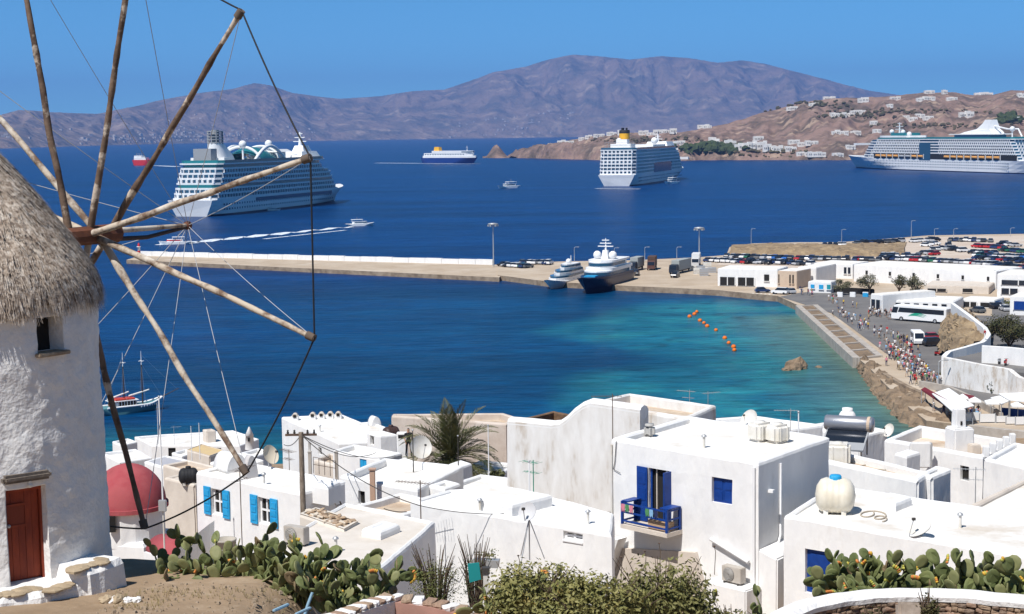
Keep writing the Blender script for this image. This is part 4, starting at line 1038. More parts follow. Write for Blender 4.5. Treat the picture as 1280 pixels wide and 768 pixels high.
# coach
def wheels(t, xs, w, r, name='wheel'):
    for x in xs:
        for sy in (-1, 1):
            mb = MB(); mb.tube((x, sy * (w / 2 - .3), r), (x, sy * (w / 2 + .02), r), r, n=16, smooth=False); wo = mb.build(name, TYRE, t, False)
            mb = MB(); mb.tube((x, sy * (w / 2 + .02), r), (x, sy * (w / 2 + .05), r), r * .55, n=12, smooth=False); mb.build('rim', GREYM, wo, False)
a, b_ = G(1117, 400), G(1186, 405.5); rz, L = rot_loc(b_, a)
c = (a + b_) / 2; cz = thing('coach', (c.x, c.y, PG + .05), 'white coach with green swoosh parked on the asphalt plaza', 'coach', None, rz)
prof = [(-L / 2, .45), (L / 2 - .1, .45), (L / 2, 1.0), (L / 2 - .12, 1.7), (L / 2 - .75, 3.3), (L / 2 - 1.2, 3.5), (-L / 2 + .3, 3.5), (-L / 2, 3.2)]
mb = MB(); side_loft(mb, prof, 2.5, 2.45, .45, 3.5); bo = recalc(mb.build('body', PWHITE, cz, False))
for sy in (-1, 1):
    mb = MB(); y = sy * 1.262
    pr = [(-L / 2 + .5, 1.95), (L / 2 - 1.75, 1.95), (L / 2 - 2.15, 2.95), (-L / 2 + .5, 2.95)]
    mb.sweep([[(x, y - .02, z) for x, z in pr], [(x, y + .02, z) for x, z in pr]]); recalc(mb.build('side_window', GLASS, bo, False))
    mb = MB(); pr = [(L / 2 - 1.5, 1.75), (L / 2 - .2, 1.75), (L / 2 - .62, 3.0), (L / 2 - 1.9, 3.0)]
    mb.sweep([[(x, y - .02, z) for x, z in pr], [(x, y + .02, z) for x, z in pr]]); recalc(mb.build('front_side_window', GLASS, bo, False))
    for q in range(3):
        mb = MB(); pts = []
        lo = [(-1.8 + 4.2 * i / 10 - q * .3, 1.0 + q * .22 + .35 * math.sin(i / 10 * 2.6)) for i in range(11)]
        hi = [(x + .1, z + .16 * math.sin(math.pi * i / 10) + 0.02) for i, (x, z) in enumerate(lo)]
        ring = lo + hi[::-1]; yy = sy * (1.262 + .012 + q * .002)
        mb.add([(x, yy, z) for x, z in ring], [tuple(range(len(ring)))]); mb.build('green_swoosh', M('coach_green', (0.01, .36, .22), .4), bo, False)
mb = MB(); mb.sweep([[(L / 2 - .08, -1.1, 1.75), (L / 2 - .60, -1.05, 3.1), (L / 2 - .62, -1.05, 3.1), (L / 2 - .12, -1.1, 1.7)], [(L / 2 - .08, 1.1, 1.75), (L / 2 - .60, 1.05, 3.1), (L / 2 - .62, 1.05, 3.1), (L / 2 - .12, 1.1, 1.7)]]); recalc(mb.build('windscreen', GLASS, bo, False))
wheels(cz, (L / 2 - 2.6, -L / 2 + 2.6), 2.5, .5)
# minibus
p = G(1147, 430); mbz = thing('minibus', tuple(p), 'white minibus facing the camera beside the crowd', 'minibus', None, R(-96))
prof = [(-2.7, .4), (2.65, .4), (2.75, .9), (2.3, 1.25), (1.75, 2.35), (1.3, 2.5), (-2.7, 2.5)]
mb = MB(); side_loft(mb, prof, 2.1, 1.95, .4, 2.5); bo = recalc(mb.build('body', PWHITE, mbz, False))
mb = MB(); mb.sweep([[(2.27, -.85, 1.33), (1.80, -.82, 2.28), (1.84, -.82, 2.30), (2.33, -.85, 1.33)], [(2.27, .85, 1.33), (1.80, .82, 2.28), (1.84, .82, 2.30), (2.33, .85, 1.33)]]); recalc(mb.build('windscreen', GLASS, bo, False))
for sy in (-1, 1):
    mb = MB(); mb.box((-.4, sy * 1.02, 1.8), (3.6, .06, .7)); mb.build('side_window', GLASS, bo, False)
    mb = MB(); mb.box((2.68, sy * .75, .85), (.1, .35, .2)); mb.build('headlight', GREYM, bo, False)
wheels(mbz, (-1.7, 1.75), 2.0, .36)
# lorries on the quay
def lorry(px, py, rz, L, boxm, cabm, label, Hb=4.0):
    p = G(px, py); t = thing('lorry', tuple(p), label, 'lorry', None, rz)
    mb = MB(); mb.bb(-L / 2, L / 2 - 2.4, -1.22, 1.22, 1.0, Hb); bevel_obj(mb.build('cargo_box', boxm, t, False), .06)
    mb = MB(); mb.bb(-L / 2 + .1, L / 2 - .3, -.9, .9, .6, 1.0); mb.build('chassis', DARKM, t, False)
    mb = MB(); side_loft(mb, [(L / 2 - 2.2, .5), (L / 2 - .05, .5), (L / 2, 1.5), (L / 2 - .3, 2.75), (L / 2 - 2.2, 2.85)], 2.3, 2.2, .5, 2.8); cb = recalc(mb.build('cab', cabm, t, False))
    mb = MB(); mb.sweep([[(L / 2 + .01, -1, 1.6), (L / 2 - .26, -1, 2.55), (L / 2 - .22, -1, 2.57), (L / 2 + .05, -1, 1.6)], [(L / 2 + .01, 1, 1.6), (L / 2 - .26, 1, 2.55), (L / 2 - .22, 1, 2.57), (L / 2 + .05, 1, 1.6)]]); recalc(mb.build('windscreen', GLASS, cb, False))
    wheels(t, (L / 2 - 1.3, -L / 2 + 1.5), 2.4, .5)
TARP = M('brown_tarpaulin', (.10, .06, .045), .8); GTARP = M('grey_tarpaulin', (.34, .36, .35), .8)
lorry(795, 338, R(-112), 9, GTARP, M('cab_dark', (.03, .04, .06), .4), 'lorry with pale grey cover beside the navy yacht')
lorry(815, 337, R(-100), 8, TARP, M('cab_brown', (.12, .06, .05), .4), 'lorry with brown cover on the quay, middle of three')
lorry(850, 341, R(-116), 13, GTARP, M('cab_navy', (.02, .03, .05), .4), 'long trailer lorry with pale cover, rightmost on the quay', 3.9)
lorry(870, 333, R(-100), 9, M('white_box', (.66, .66, .65), .6), M('cab_white', (.6, .6, .6), .4), 'white box lorry behind the stacked goods')
place_car(tuple(G(795, 344.5)), R(-100), 'black', 'suv', 'black car parked in front of the brown covered lorry', None)
place_car(tuple(G(844, 347)), R(-110), 'black', 'suv', 'black car parked in front of the long trailer lorry', None)
place_car(tuple(G(780, 338)), R(-110), 'dark blue', 'suv', 'dark car between the navy yacht and the grey covered lorry', None)
# white moored craft and fenced goods right of the trailer
for k, (px, py) in enumerate(((868, 338), (876, 340), (884, 337), (890, 341), (872, 343), (880, 345))):
    p = G(px, py); t = thing('stacked_crate', tuple(p), 'pale crate, %s counted in the stack right of the trailer lorry' % NTH[k], 'crate', 'stacked goods on the quay')
    mb = MB(); mb.bb(-1.2, 1.2, -.8, .8, 0, 1.5 + .3 * (k % 3)); mb.build('crate_body', [PLASTW, GREYM][k % 2], t, False)
    for z in (.4, 1.0):
        mb = MB(); mb.bb(-1.24, 1.24, -.84, .84, z, z + .1); mb.build('batten', CONC, t, False)

# ---------------------------------------------------------------- port buildings
def port_building(name, L_, R_, hpx, depth, label, wall=WHITE, roof=ROOFW, wins=(), over=0.0, cat='building'):
    """front base line from pixel L_ to pixel R_; wins = (u0,u1,v0,v1,material) on the front as fractions"""
    a, b_ = G(*L_), G(*R_); d = (b_ - a); ln = d.length; d.normalize(); nn = Vector((-d.y, d.x, 0))
    if nn.y < 0: nn = -nn
    h = hpx * (a.y + b_.y) / 2 / FPX
    t = thing(name, tuple((a + b_) / 2), label, cat)
    q = [a, b_, b_ + nn * depth, a + nn * depth]
    mb = MB(); mb.prism([(p.x, p.y) for p in q], PG - .3, PG + h); bevel_obj(mb.build('wall', wall, t), .12)
    c = sum(q, Vector()) / 4
    qi = [(c.x + (p.x - c.x) * .96, c.y + (p.y - c.y) * .93) for p in q]
    mb = MB(); mb.prism(qi, PG + h - .3, PG + h + .06); mb.build('roof', roof, t)
    rzz = math.atan2(d.y, d.x)
    for (u0, u1, v0, v1, mt) in wins:
        cc = a + d * (ln * (u0 + u1) / 2); mb = MB()
        mb.box((cc.x - nn.x * .02, cc.y - nn.y * .02, PG + h * (v0 + v1) / 2), (ln * (u1 - u0), .35, h * (v1 - v0)), rzz); wo = mb.build('window', mt, t)
        if ln * (u1 - u0) < 3:
            mb = MB(); mb.box((cc.x - nn.x * .08, cc.y - nn.y * .08, PG + h * v0 - .06), (ln * (u1 - u0) + .3, .5, .12), rzz); mb.build('sill', wall, wo)
        else:
            k = max(2, int(ln * (u1 - u0) / 3.5))
            for i in range(k + 1):
                pp = a + d * (ln * (u0 + (u1 - u0) * i / k)); mb = MB()
                mb.box((pp.x - nn.x * .1, pp.y - nn.y * .1, PG + h * (v0 + v1) / 2), (.22, .4, h * (v1 - v0)), rzz); mb.build('pillar', wall, t)
    return t
BEI2 = M('beige_render', (.58, .46, .35), .9, (.52, .40, .30), .3)
port_building('terminal', (897, 357.5), (972, 359.5), 22, 11, 'long low white terminal with dark open bays on the quay', wins=((.04, .30, .05, .52, DKINT), (.34, .62, .05, .52, DKINT), (.78, .86, .35, .72, DKINT)))
port_building('terminal_block', (972, 360.5), (996, 361.5), 22, 10, 'beige block with narrow slits joined to the white terminal', wall=BEI2, wins=((.05, .09, .3, .8, DKINT), (.62, .68, .3, .8, DKINT), (.78, .84, .3, .8, DKINT)))
port_building('terminal_annex', (997, 356), (1020, 357), 22, 14, 'white annex with a dark doorway right of the beige block', wins=((.05, .7, .15, .5, DKINT),))
port_building('office_block', (1017, 347), (1066, 349), 18, 12, 'grey white office with a band of windows behind the kiosk', wins=((.06, .12, .45, .85, GLASS), (.2, .44, .72, .85, GLASS), (.5, .56, .4, .8, GLASS), (.78, .84, .35, .8, GLASS), (.88, .94, .35, .8, GLASS)))
port_building('ticket_kiosk', (1010, 366), (1039, 367), 14, 5, 'white ticket kiosk with bright blue windows on the plaza', wins=((.12, .28, .4, .75, LBLUE), (.48, .66, .35, .75, LBLUE), (.82, .97, .35, .78, TEAL)), cat='kiosk')
port_building('warehouse', (1067, 352), (1245, 362), 22, 16, 'very long white warehouse wall with small square windows', roof=ROOFW, wins=[(.09 + .17 * i, .105 + .17 * i, .45, .68, DKINT) for i in range(6)])
port_building('low_shed', (1155, 366), (1236, 368), 9, 14, 'low pinkish flat roofed sheds under the white warehouse', wall=BEIGE, roof=BEIGE, wins=((.05, .35, .2, .6, DKINT), (.6, .75, .2, .7, DKINT)))
port_building('coach_station', (1104, 389), (1192, 392), 14, 13, 'white flat roofed station building behind the coach', wins=[(.05 + .13 * i, .12 + .13 * i, .45, .8, GLASS) for i in range(7)])
port_building('glazed_pavilion', (1088, 389), (1103, 391), 22, 16, 'white pavilion with tall glazing left of the coach', wins=((.1, .9, .1, .7, GLASS),))
port_building('white_villa', (1246, 372), (1300, 374), 30, 14, 'two storey white villa above the upper road at the right border', wins=((.1, .9, .55, .75, GLASS), (.1, .5, .15, .4, GLASS)))
port_building('blue_glazed_house', (1262, 394), (1310, 396), 24, 12, 'white house with blue glazing beside the dark bush', wins=((.1, .9, .3, .75, BLUE),))
port_building('low_shop', (1200, 384), (1243, 386), 10, 8, 'low white shop with dark shopfront beside the upper road', wins=((.1, .5, .1, .7, DKINT), (.6, .9, .1, .7, DKINT)))
port_building('fence_hoarding', (1042, 366), (1092, 369), 7, .6, 'dark hoarding under the trees beside the kiosk', wall=DKINT, roof=DKINT, cat='fence')
for k, px in enumerate((1046, 1062, 1078)):
    port_building('notice_board', (px, 371.5), (px + 7, 371.8), 6, .5, '%s notice board by the plaza trees' % ('blue edged white', 'plain white', 'small blue')[k], wall=(PWHITE, PWHITE, LBLUE)[k], roof=PWHITE, cat='notice board')

# ---------------------------------------------------------------- trees and bushes
def leafmat(name, c, c2, c3=None): return M(name, c, 0.7, c2, 1.6, detail=3, c3=c3, scale3=0.8, lo3=.5, hi3=.66)
LEAF_OLIVE = leafmat('tamarisk_leaves', (.085, .085, .045), (.16, .145, .085))
LEAF_DARK = leafmat('dark_bush_leaves', (.035, .042, .014), (.075, .075, .025), (.10, .07, .03))
LEAF_GREEN = leafmat('shrub_leaves', (.075, .09, .022), (.14, .14, .04), (.17, .14, .05))
BARK = M('bark', (.16, .11, .075), .95, (.08, .055, .04), 5, bump=.5, bscale=12)
def crown(mb, c, rx, ry, rz_, n, leaf, seed, lobes=9, dens=0.55):
    rr = random.Random(seed); cs = []
    for i in range(lobes):
        v = Vector((rr.gauss(0, 1), rr.gauss(0, 1), rr.gauss(0, .8))).normalized() * rr.uniform(.35, .72)
        cs.append((v, rr.uniform(.30, .52)))
    for i in range(n):
        v, r_ = rr.choice(cs)
        d = Vector((rr.gauss(0, 1), rr.gauss(0, 1), rr.gauss(0, 1))).normalized() * (r_ * rr.random() ** dens)
        p = v + d; q = Vector((c[0] + p.x * rx, c[1] + p.y * ry, c[2] + p.z * rz_))
        nrm = (d.normalized() + Vector((rr.uniform(-1, 1), rr.uniform(-1, 1), rr.uniform(-.3, 1)))).normalized()
        a = nrm.orthogonal().normalized(); a = (Matrix.Rotation(rr.uniform(0, 6.28), 3, nrm) @ a); b_ = nrm.cross(a)
        l, w = leaf * rr.uniform(.7, 1.3), leaf * rr.uniform(.35, .6)
        mb.add([q - a * l, q + b_ * w * .9 + nrm * leaf * .1, q + a * l, q - b_ * w * .9 + nrm * leaf * .1], [(0, 1, 2, 3)])
def tree(px, py, wpx, hpx, label, mat, n=900, z=PG, trunk=0.3, name='tree', leaf=.22, cat='tree', seed=None, base=None, group=None):
    p = base if base is not None else G(px, py, z); s_ = p.y / FPX; W = wpx * s_; H = hpx * s_
    t = thing(name, tuple(p), label, cat, group); rr = random.Random(seed or int(px * 7 + py))
    if trunk > 0:
        mb = MB(); th = H * trunk
        mb.path([(0, 0, -.3), (rr.uniform(-.1, .1) * W * .2, 0, th * .6), (rr.uniform(-.1, .1) * W * .3, 0, th * 1.3)], [H * .045, H * .036, H * .03], 8)
        for k in range(5):
            a = k * 1.26 + rr.random(); e = Vector((math.cos(a) * W * .3, math.sin(a) * W * .3, H * (.55 + .25 * rr.random())))
            mb.path([(0, 0, th * .8), e * .55 + Vector((0, 0, th * .35)), e], [H * .024, H * .016, H * .006], 6)
        mb.build('trunk', BARK, t, False)
    mb = MB(); hc = H * (1 + trunk) / 2 if trunk > 0 else H * .42
    crown(mb, (0, 0, hc), W * .56, W * .5, (H - hc) * 1.05 if trunk > 0 else H * .62, n, leaf, rr.randint(0, 9999), lobes=11)
    tag(mb.build('crown', mat, t, False), kind='stuff')
    return t
tree(1053, 369, 27, 22, 'pale olive tamarisk tree left of the plaza row', LEAF_OLIVE, 1100)
tree(1087, 369, 32, 28, 'broad tamarisk tree in the middle of the plaza row', LEAF_OLIVE, 1300)
tree(1124, 370, 24, 28, 'dark tamarisk tree behind the white station roof', LEAF_DARK, 1000)
tree(1145, 378, 28, 34, 'tallest tamarisk tree right of the plaza row', LEAF_OLIVE, 1500)
tree(1262, 436, 70, 50, 'big dark rounded bush beside the upper road wall', LEAF_DARK, 5200, trunk=0.05, leaf=.24, name='bush', cat='bush')
tree(1300, 428, 50, 44, 'dark bush cut by the right border', LEAF_DARK, 2500, trunk=0.05, leaf=.24, name='bush', cat='bush')
tree(1203, 472, 28, 22, 'pink flowering oleander under the big white wall', M('oleander_leaves', (.10, .09, .045), .7, (.42, .12, .14), 3.0, lo=.5, hi=.6), 900, trunk=0.0, leaf=.16, name='oleander', cat='shrub')
tree(1226, 486, 26, 16, 'dry green shrub below the big white wall', LEAF_GREEN, 700, trunk=0.0, leaf=.16, name='shrub', cat='shrub')
tree(1241, 492, 18, 18, 'small dark shrub right of the dry green shrub', LEAF_DARK, 500, trunk=0.0, leaf=.16, name='shrub', cat='shrub')
tree(1182, 478, 20, 14, 'low green bush at the end of the crowd', LEAF_GREEN, 500, trunk=0.0, leaf=.16, name='shrub', cat='shrub')
tree(1262, 386, 22, 14, 'small palm like shrub in front of the white villa', LEAF_GREEN, 400, trunk=0.0, leaf=.2, name='shrub', cat='shrub')

# ---------------------------------------------------------------- rocky bank and curved white wall
strip_terrain('rocky_bank', [[(1172, 442, 1.4), (1171, 425, 1.4), (1174, 408, 1.4), (1186, 385, 1.4)], [(1180, 438, 3.5), (1180, 420, 4.2), (1184, 404, 4.2), (1190, 384, 3)],
              [(1195, 436, 6), (1200, 422, 6.4), (1202, 404, 6.2), (1196, 386, 5)], [(1200, 434, 6), (1232, 424, 6), (1230, 412, 6), (1200, 386, 5)], [(1202, 433, 1), (1242, 422, 1), (1238, 410, 1), (1206, 386, 1)]], DRYB, 'brown rocky bank with dry grass right of the coach', n=40, rough=1.1, sc=.3)
def wall_path(name, pts, th, label, mat=WHITE, cat='wall', capm=None, group=None):
    """pts: (px,py,z_top,height): a wall following a line, its top seen at those pixels"""
    P_ = [PZ(a, b_, z) for a, b_, z, h in pts]; hs = [q[3] for q in pts]
    F_ = []; 
    n = max(2, len(P_) * 4)
    tt = np.linspace(0, len(P_) - 1, n); P2 = [Vector([float(np.interp(t_, range(len(P_)), [p[k] for p in P_])) for k in range(3)]) for t_ in tt]; h2 = [float(np.interp(t_, range(len(P_)), hs)) for t_ in tt]
    rings = []
    for i, p in enumerate(P2):
        d = (P2[min(i + 1, n - 1)] - P2[max(i - 1, 0)]); d.z = 0; d.normalize(); nn = Vector((-d.y, d.x, 0)) * th / 2
        z0 = p.z - h2[i]
        rings.append([(p.x - nn.x, p.y - nn.y, z0), (p.x + nn.x, p.y + nn.y, z0), (p.x + nn.x, p.y + nn.y, p.z - .04), (p.x + nn.x * .7, p.y + nn.y * .7, p.z), (p.x - nn.x * .7, p.y - nn.y * .7, p.z), (p.x - nn.x, p.y - nn.y, p.z - .04)])
    mb = MB(); mb.sweep(rings, 0, False); o = recalc(mb.build(name, mat)); return tag(o, label, cat, group)
wall_path('road_wall', [(1191, 379, 6.2, 2.5), (1213, 395, 6.8, 2.5), (1231, 409, 7, 2.5), (1236, 418, 7, 2.5), (1229, 427, 6.8, 2.5), (1205, 434, 6.6, 3), (1186, 439, 6.4, 3.4), (1180, 445, 6.2, 4)], .8, 'curving white wall around the rocky bank')
wall_path('retaining_wall', [(1180, 446, 6, 5), (1200, 450, 6, 5), (1225, 455, 5.9, 5), (1262, 461, 5.8, 5), (1274, 471, 5, 4.5), (1300, 478, 4.8, 4.5)], .8, 'big rough white retaining wall under the road', mat=WHITE_OLD)
wall_path('yard_wall', [(1228, 432, 8.0, 6), (1262, 434, 8, 6), (1300, 438, 8, 6)], .6, 'white wall behind the motorbike yard')
mb = MB(); yy = [G(px, py, 5.2) for px, py in ((1184, 449), (1226, 436), (1300, 440), (1300, 470), (1262, 464))]
mb.prism([(p.x, p.y) for p in yy], 1.0, 5.2); tag(mb.build('road_terrace', ASPH), 'grey terrace behind the big white retaining wall', kind='structure')
wall_path('beach_wall', [(1150, 476, 2.6, 1.4), (1185, 482, 2.6, 1.4), (1215, 495, 2.6, 1.4), (1240, 508, 2.6, 1.4), (1252, 516, 2.5, 1.4)], .5, 'low tan wall behind the harbour awning', mat=CONC)
wall_path('sea_wall', [(1105, 466, 2.1, 2.5), (1130, 480, 2.1, 2.5), (1152, 490, 2.1, 2.5)], .8, 'low stone sea wall under the crowd', mat=QSTONE)
wall_path('promenade_edge', [(1212, 531, 2.0, 2.5), (1245, 535, 2.0, 2.5), (1300, 541, 2.0, 2.5)], .8, 'tan stone edge of the beach promenade', mat=CONC)
# ---------------------------------------------------------------- awnings and parasols by the beach
CANV = M('white_canvas', (.78, .77, .75), .9); MARO = M('maroon_canvas', (.16, .02, .03), .9)
def awning(pts, z, label, mat=CANV, legs=True, thick=.12):
    P_ = [PZ(a, b_, z + dz) for a, b_, dz in pts]; c = sum(P_, Vector()) / len(P_)
    t = thing('awning', (c.x, c.y, PG), label, 'awning')
    n = len(P_); mb = MB(); mb.add([tuple(p) for p in P_] + [(p.x, p.y, p.z - thick) for p in P_], [tuple(range(n)), tuple(reversed(range(n, 2 * n)))] + [(i, (i + 1) % n, n + (i + 1) % n, n + i) for i in range(n)])
    recalc(mb.build('canvas', mat, t))
    if legs:
        for p in P_:
            q = p.lerp(c, .06); mb = MB(); mb.tube((q.x, q.y, PG - .2), (q.x, q.y, q.z), .06, n=6); mb.build('post', GREYM, t)
awning([(1165, 492, 0), (1186, 485, .3), (1218, 507, .3), (1190, 514, 0)], 4.0, 'large white awning over the fishermen tables by the rocks')
awning([(1151, 487, 0), (1156, 484, .3), (1186, 501, .3), (1184, 509, -.6)], 3.8, 'maroon awning flap left of the large white awning', MARO)
awning([(1199, 497, 0), (1204, 492, .2), (1218, 495, .2), (1214, 503, -.3)], 3.6, 'maroon awning flap right of the large white awning', MARO)
awning([(1248, 492, 0), (1290, 490, .3), (1290, 503, .3), (1262, 500, 0)], 4.4, 'white cafe awning at the right border')
awning([(1238, 497, 0), (1252, 494, .2), (1262, 501, .2), (1252, 505, 0)], 4.0, 'small white awning joined to the cafe awning')
bb_ = MB(); a, b_ = G(1252, 520), G(1295, 524); bb_.box(((a.x + b_.x) / 2, (a.y + b_.y) / 2, 2.1), ((b_ - a).length, .3, 1.2), math.atan2((b_ - a).y, (b_ - a).x)); tag(bb_.build('blue_railing', BLUE), 'deep blue panel railing under the cafe awning', 'railing')
def parasol(px, py, w, h, label, group=None):
    p = G(px, py); t = thing('parasol', tuple(p), label, 'parasol', group)
    mb = MB(); mb.tube((0, 0, 0), (0, 0, h), .04, n=6); mb.build('pole', GREYM, t, False)
    mb = MB(); mb.lathe([(w / 2, h - .75), (w / 2, h - .55), (.05, h)], (0, 0, 0), 4, smooth=False, a0=.6, a1=.6 + 2 * math.pi); mb.build('canopy', CANV, t, False)
for k, (px, py, w, l) in enumerate(((1242, 523, 3.4, 'square white parasol right of the menu boards'), (1218, 521, 2.4, 'white parasol behind the bell tower chimney'), (1203, 517, 2.2, 'white parasol between awning and menu boards'), (1272, 527, 2.6, 'white parasol in front of the blue railing'))): parasol(px, py, w, 2.9, l)
for k, (px, py, w, h) in enumerate(((1234, 529, 2.2, 1.3), (1205, 528, 2.2, 1.2), (1217, 527, 2.0, 1.3), (1252, 529, 1.6, 1.0), (1268, 531, 2.4, 1.1), (1278, 532, 2.0, 1.2))):
    p = G(px, py); t = thing('cafe_screen', tuple(p), ('wide white', 'left white', 'striped white', 'small pale', 'low white', 'rightmost white')[k] + ' cafe screen on the beach promenade', 'screen')
    mb = MB(); mb.bb(-w / 2, w / 2, -.05, .05, .15, h); mb.build('panel', CANV, t, False)
    for x in (-w / 2, w / 2):
        mb = MB(); mb.bb(x - .05, x + .05, -.08, .08, 0, h + .1); mb.build('post', GREYM, t, False)
# scooters
def scooter(p, rz, label, c):
    t = thing('motor_scooter', tuple(p), label, 'scooter', None, rz)
    for x in (-.62, .62):
        mb = MB(); mb.tube((x, -.06, .27), (x, .06, .27), .27, n=12, smooth=False); mb.build('wheel', TYRE, t, False)
    mb = MB(); mb.sweep([[(-.75, y, .45), (-.1, y, .35), (.25, y, .3), (.45, y, .55), (.5, y, .95), (.38, y, .95), (.2, y, .45), (-.05, y, .5), (-.1, y, .75), (-.8, y, .8)] for y in (-.16, .16)], 0, False); recalc(mb.build('body', c, t, False))
    mb = MB(); mb.bb(-.75, -.05, -.14, .14, .78, .88); mb.build('seat', BLACK, t, False)
    mb = MB(); mb.tube((.42, -.32, 1.05), (.42, .32, 1.05), .03, n=6); mb.tube((.6, 0, .3), (.42, 0, 1.05), .04, n=6); mb.build('handlebar', DARKM, t, False)
for k, (px, py, z, rz) in enumerate(((1176, 441, PG, .6), (1181, 438, PG, .9), (1173, 445, PG, .4), (1241, 452, 5.2, 1.0), (1246, 454, 5.2, 1.2), (1251, 455, 5.2, .8), (1257, 457, 5.2, 1.1))):
    scooter(PZ(px, py, z), rz, ('black scooter by the rocky bank, nearest the black car', 'dark scooter by the rocky bank, farthest back', 'dark scooter by the rocky bank, nearest the crowd', 'dark scooter in the walled yard, leftmost', 'dark scooter in the walled yard, second from left', 'dark scooter in the walled yard, second from right', 'dark scooter in the walled yard, rightmost')[k], PAINTS[('black', 'grey', 'red', 'dark blue', 'black', 'silver', 'red')[k]])

# ---------------------------------------------------------------- people
SKIN = M('skin', (.42, .24, .16), .6); HAIR = M('dark_hair', (.03, .02, .015), .7); SHOE = M('shoes', (.05, .045, .04), .7)
CLOTH = {}
for n_, c in (('white', (.75, .74, .72)), ('black', (.02, .02, .022)), ('navy', (.02, .03, .09)), ('red', (.5, .03, .04)), ('pink', (.62, .22, .28)), ('light blue', (.22, .42, .62)), ('khaki', (.36, .28, .17)), ('grey', (.25, .25, .26)), ('yellow', (.65, .45, .06)), ('green', (.08, .25, .10)), ('denim', (.06, .10, .20))):
    CLOTH[n_] = M('cloth_' + n_.replace(' ', '_'), c, .9)
def person_mesh(pose):
    s = {'stand': (0, 0), 'walk': (.17, .14), 'walk2': (-.15, -.10)}[pose]
    sw, ar = s
    J = {'pel': (0, 0, .93), 'waist': (0, 0, 1.10), 'chest': (0, .0, 1.32), 'neck': (0, 0, 1.47), 'head': (.02, 0, 1.58), 'crown': (.01, 0, 1.70)}
    V = []; E = []; RAD = []; ix = {}
    def v(n, p, r, par=None):
        ix[n] = len(V); V.append(p); RAD.append(r)
        if par: E.append((ix[par], ix[n]))
    v('pel', (0, 0, .93), (.15, .115)); v('waist', (0, 0, 1.10), (.135, .10), 'pel'); v('chest', (0, 0, 1.32), (.17, .115), 'waist'); v('neck', (0, 0, 1.47), (.06, .06), 'chest'); v('head', (.02, 0, 1.58), (.085, .095), 'neck'); v('crown', (.01, 0, 1.70), (.065, .07), 'head')
    for sd, k in (('l', 1), ('r', -1)):
        f = sw * k
        v('hip' + sd, (0, .095 * k, .86), (.09, .09), 'pel'); v('kn' + sd, (.04 + f * .7, .10 * k, .48), (.062, .062), 'hip' + sd); v('an' + sd, (f * 1.35 - .02, .10 * k, .09), (.042, .042), 'kn' + sd); v('toe' + sd, (f * 1.35 + .15, .11 * k, .045), (.04, .035), 'an' + sd)
        v('sh' + sd, (0, .20 * k, 1.38), (.062, .062), 'chest'); v('el' + sd, (-.02 - f * .6, .25 * k, 1.12), (.045, .045), 'sh' + sd); v('wr' + sd, (.08 - f * .9, .24 * k, .90), (.032, .032), 'el' + sd); v('ha' + sd, (.11 - f * 1.0, .235 * k, .80), (.036, .022), 'wr' + sd)
    me = bpy.data.meshes.new('person_skel'); me.from_pydata(V, E, [])
    o = bpy.data.objects.new('person_skel', me); col.objects.link(o)
    md = o.modifiers.new('skin', 'SKIN'); o.modifiers.new('sub', 'SUBSURF').levels = 1
    for i, sv in enumerate(me.skin_vertices[0].data): sv.radius = RAD[i]; sv.use_root = (i == 0)
    dg = bpy.context.evaluated_depsgraph_get(); dg.update(); out = bpy.data.meshes.new_from_object(o.evaluated_get(dg)); out.name = 'person_body'
    bpy.data.objects.remove(o); bpy.data.meshes.remove(me)
    out.materials.clear()
    for m_ in (SKIN, HAIR, CLOTH['white'], CLOTH['denim'], SHOE): out.materials.append(m_)
    for f in out.polygons:
        c = f.center; z = c.z; arm = abs(c.y) > .215 and z < 1.22
        if z > 1.63 or (z > 1.50 and c.x < -.02): k = 1
        elif z > 1.44 or arm: k = 0
        elif z > .95: k = 2
        elif z > .10: k = 3 if z > .45 or c.y > 5 else 3
        else: k = 4
        f.material_index = k; f.use_smooth = True
    sh = out.copy()
    for f in sh.polygons:
        if f.material_index == 3 and f.center.z < .52: f.material_index = 0
    return out, sh
PM = [m_ for ps in ('stand', 'walk', 'walk2') for m_ in person_mesh(ps)]
rp = random.Random(77); LBS = {}
def person(px, py, where, z=PG + .05, rz=None, top=None, bot=None, group=None, label=None, base=None):
    p = base if base is not None else PZ(px, py, z)
    me = rp.choice(PM); o = bpy.data.objects.new('person', me); col.objects.link(o)
    o.location = p; o.rotation_euler = (0, 0, rz if rz is not None else rp.uniform(0, 6.28)); s_ = rp.uniform(.93, 1.06); o.scale = (s_, s_, s_)
    top = top or rp.choices(list(CLOTH), [6, 4, 3, 2, 2, 3, 2, 2, 1, 1, 1])[0]; bot = bot or rp.choice(('denim', 'black', 'khaki', 'navy', 'white', 'grey'))
    for i, m_ in ((2, CLOTH[top]), (3, CLOTH[bot])):
        o.material_slots[i].link = 'OBJECT'; o.material_slots[i].material = m_
    lb = label or 'person in a %s top and %s %s %s' % (top, bot, 'shorts' if me in PM[1::2] else 'trousers', where)
    LBS.setdefault(lb, []).append((px, o)); tag(o, lb, 'person', group)
    return o
def crowd(x0, y0, x1, y1, n, sp, where, g):
    for i in range(n):
        t_ = rp.random(); person(x0 + (x1 - x0) * t_ + rp.gauss(0, sp), y0 + (y1 - y0) * t_ + rp.gauss(0, sp * .55), where, group=g)
crowd(1122, 446, 1150, 476, 62, 8, 'in the dense crowd', 'dense crowd on the quay road')
crowd(1128, 432, 1140, 450, 22, 6, 'in front of the minibus', 'crowd in front of the minibus')
crowd(1148, 474, 1180, 480, 22, 4, 'at the crowd end', 'near end of the crowd')
crowd(1094, 415, 1120, 440, 18, 5, 'walking above the jetty', 'people along the quay')
crowd(1044, 388, 1098, 418, 26, 5, 'on the plaza', 'people on the plaza')
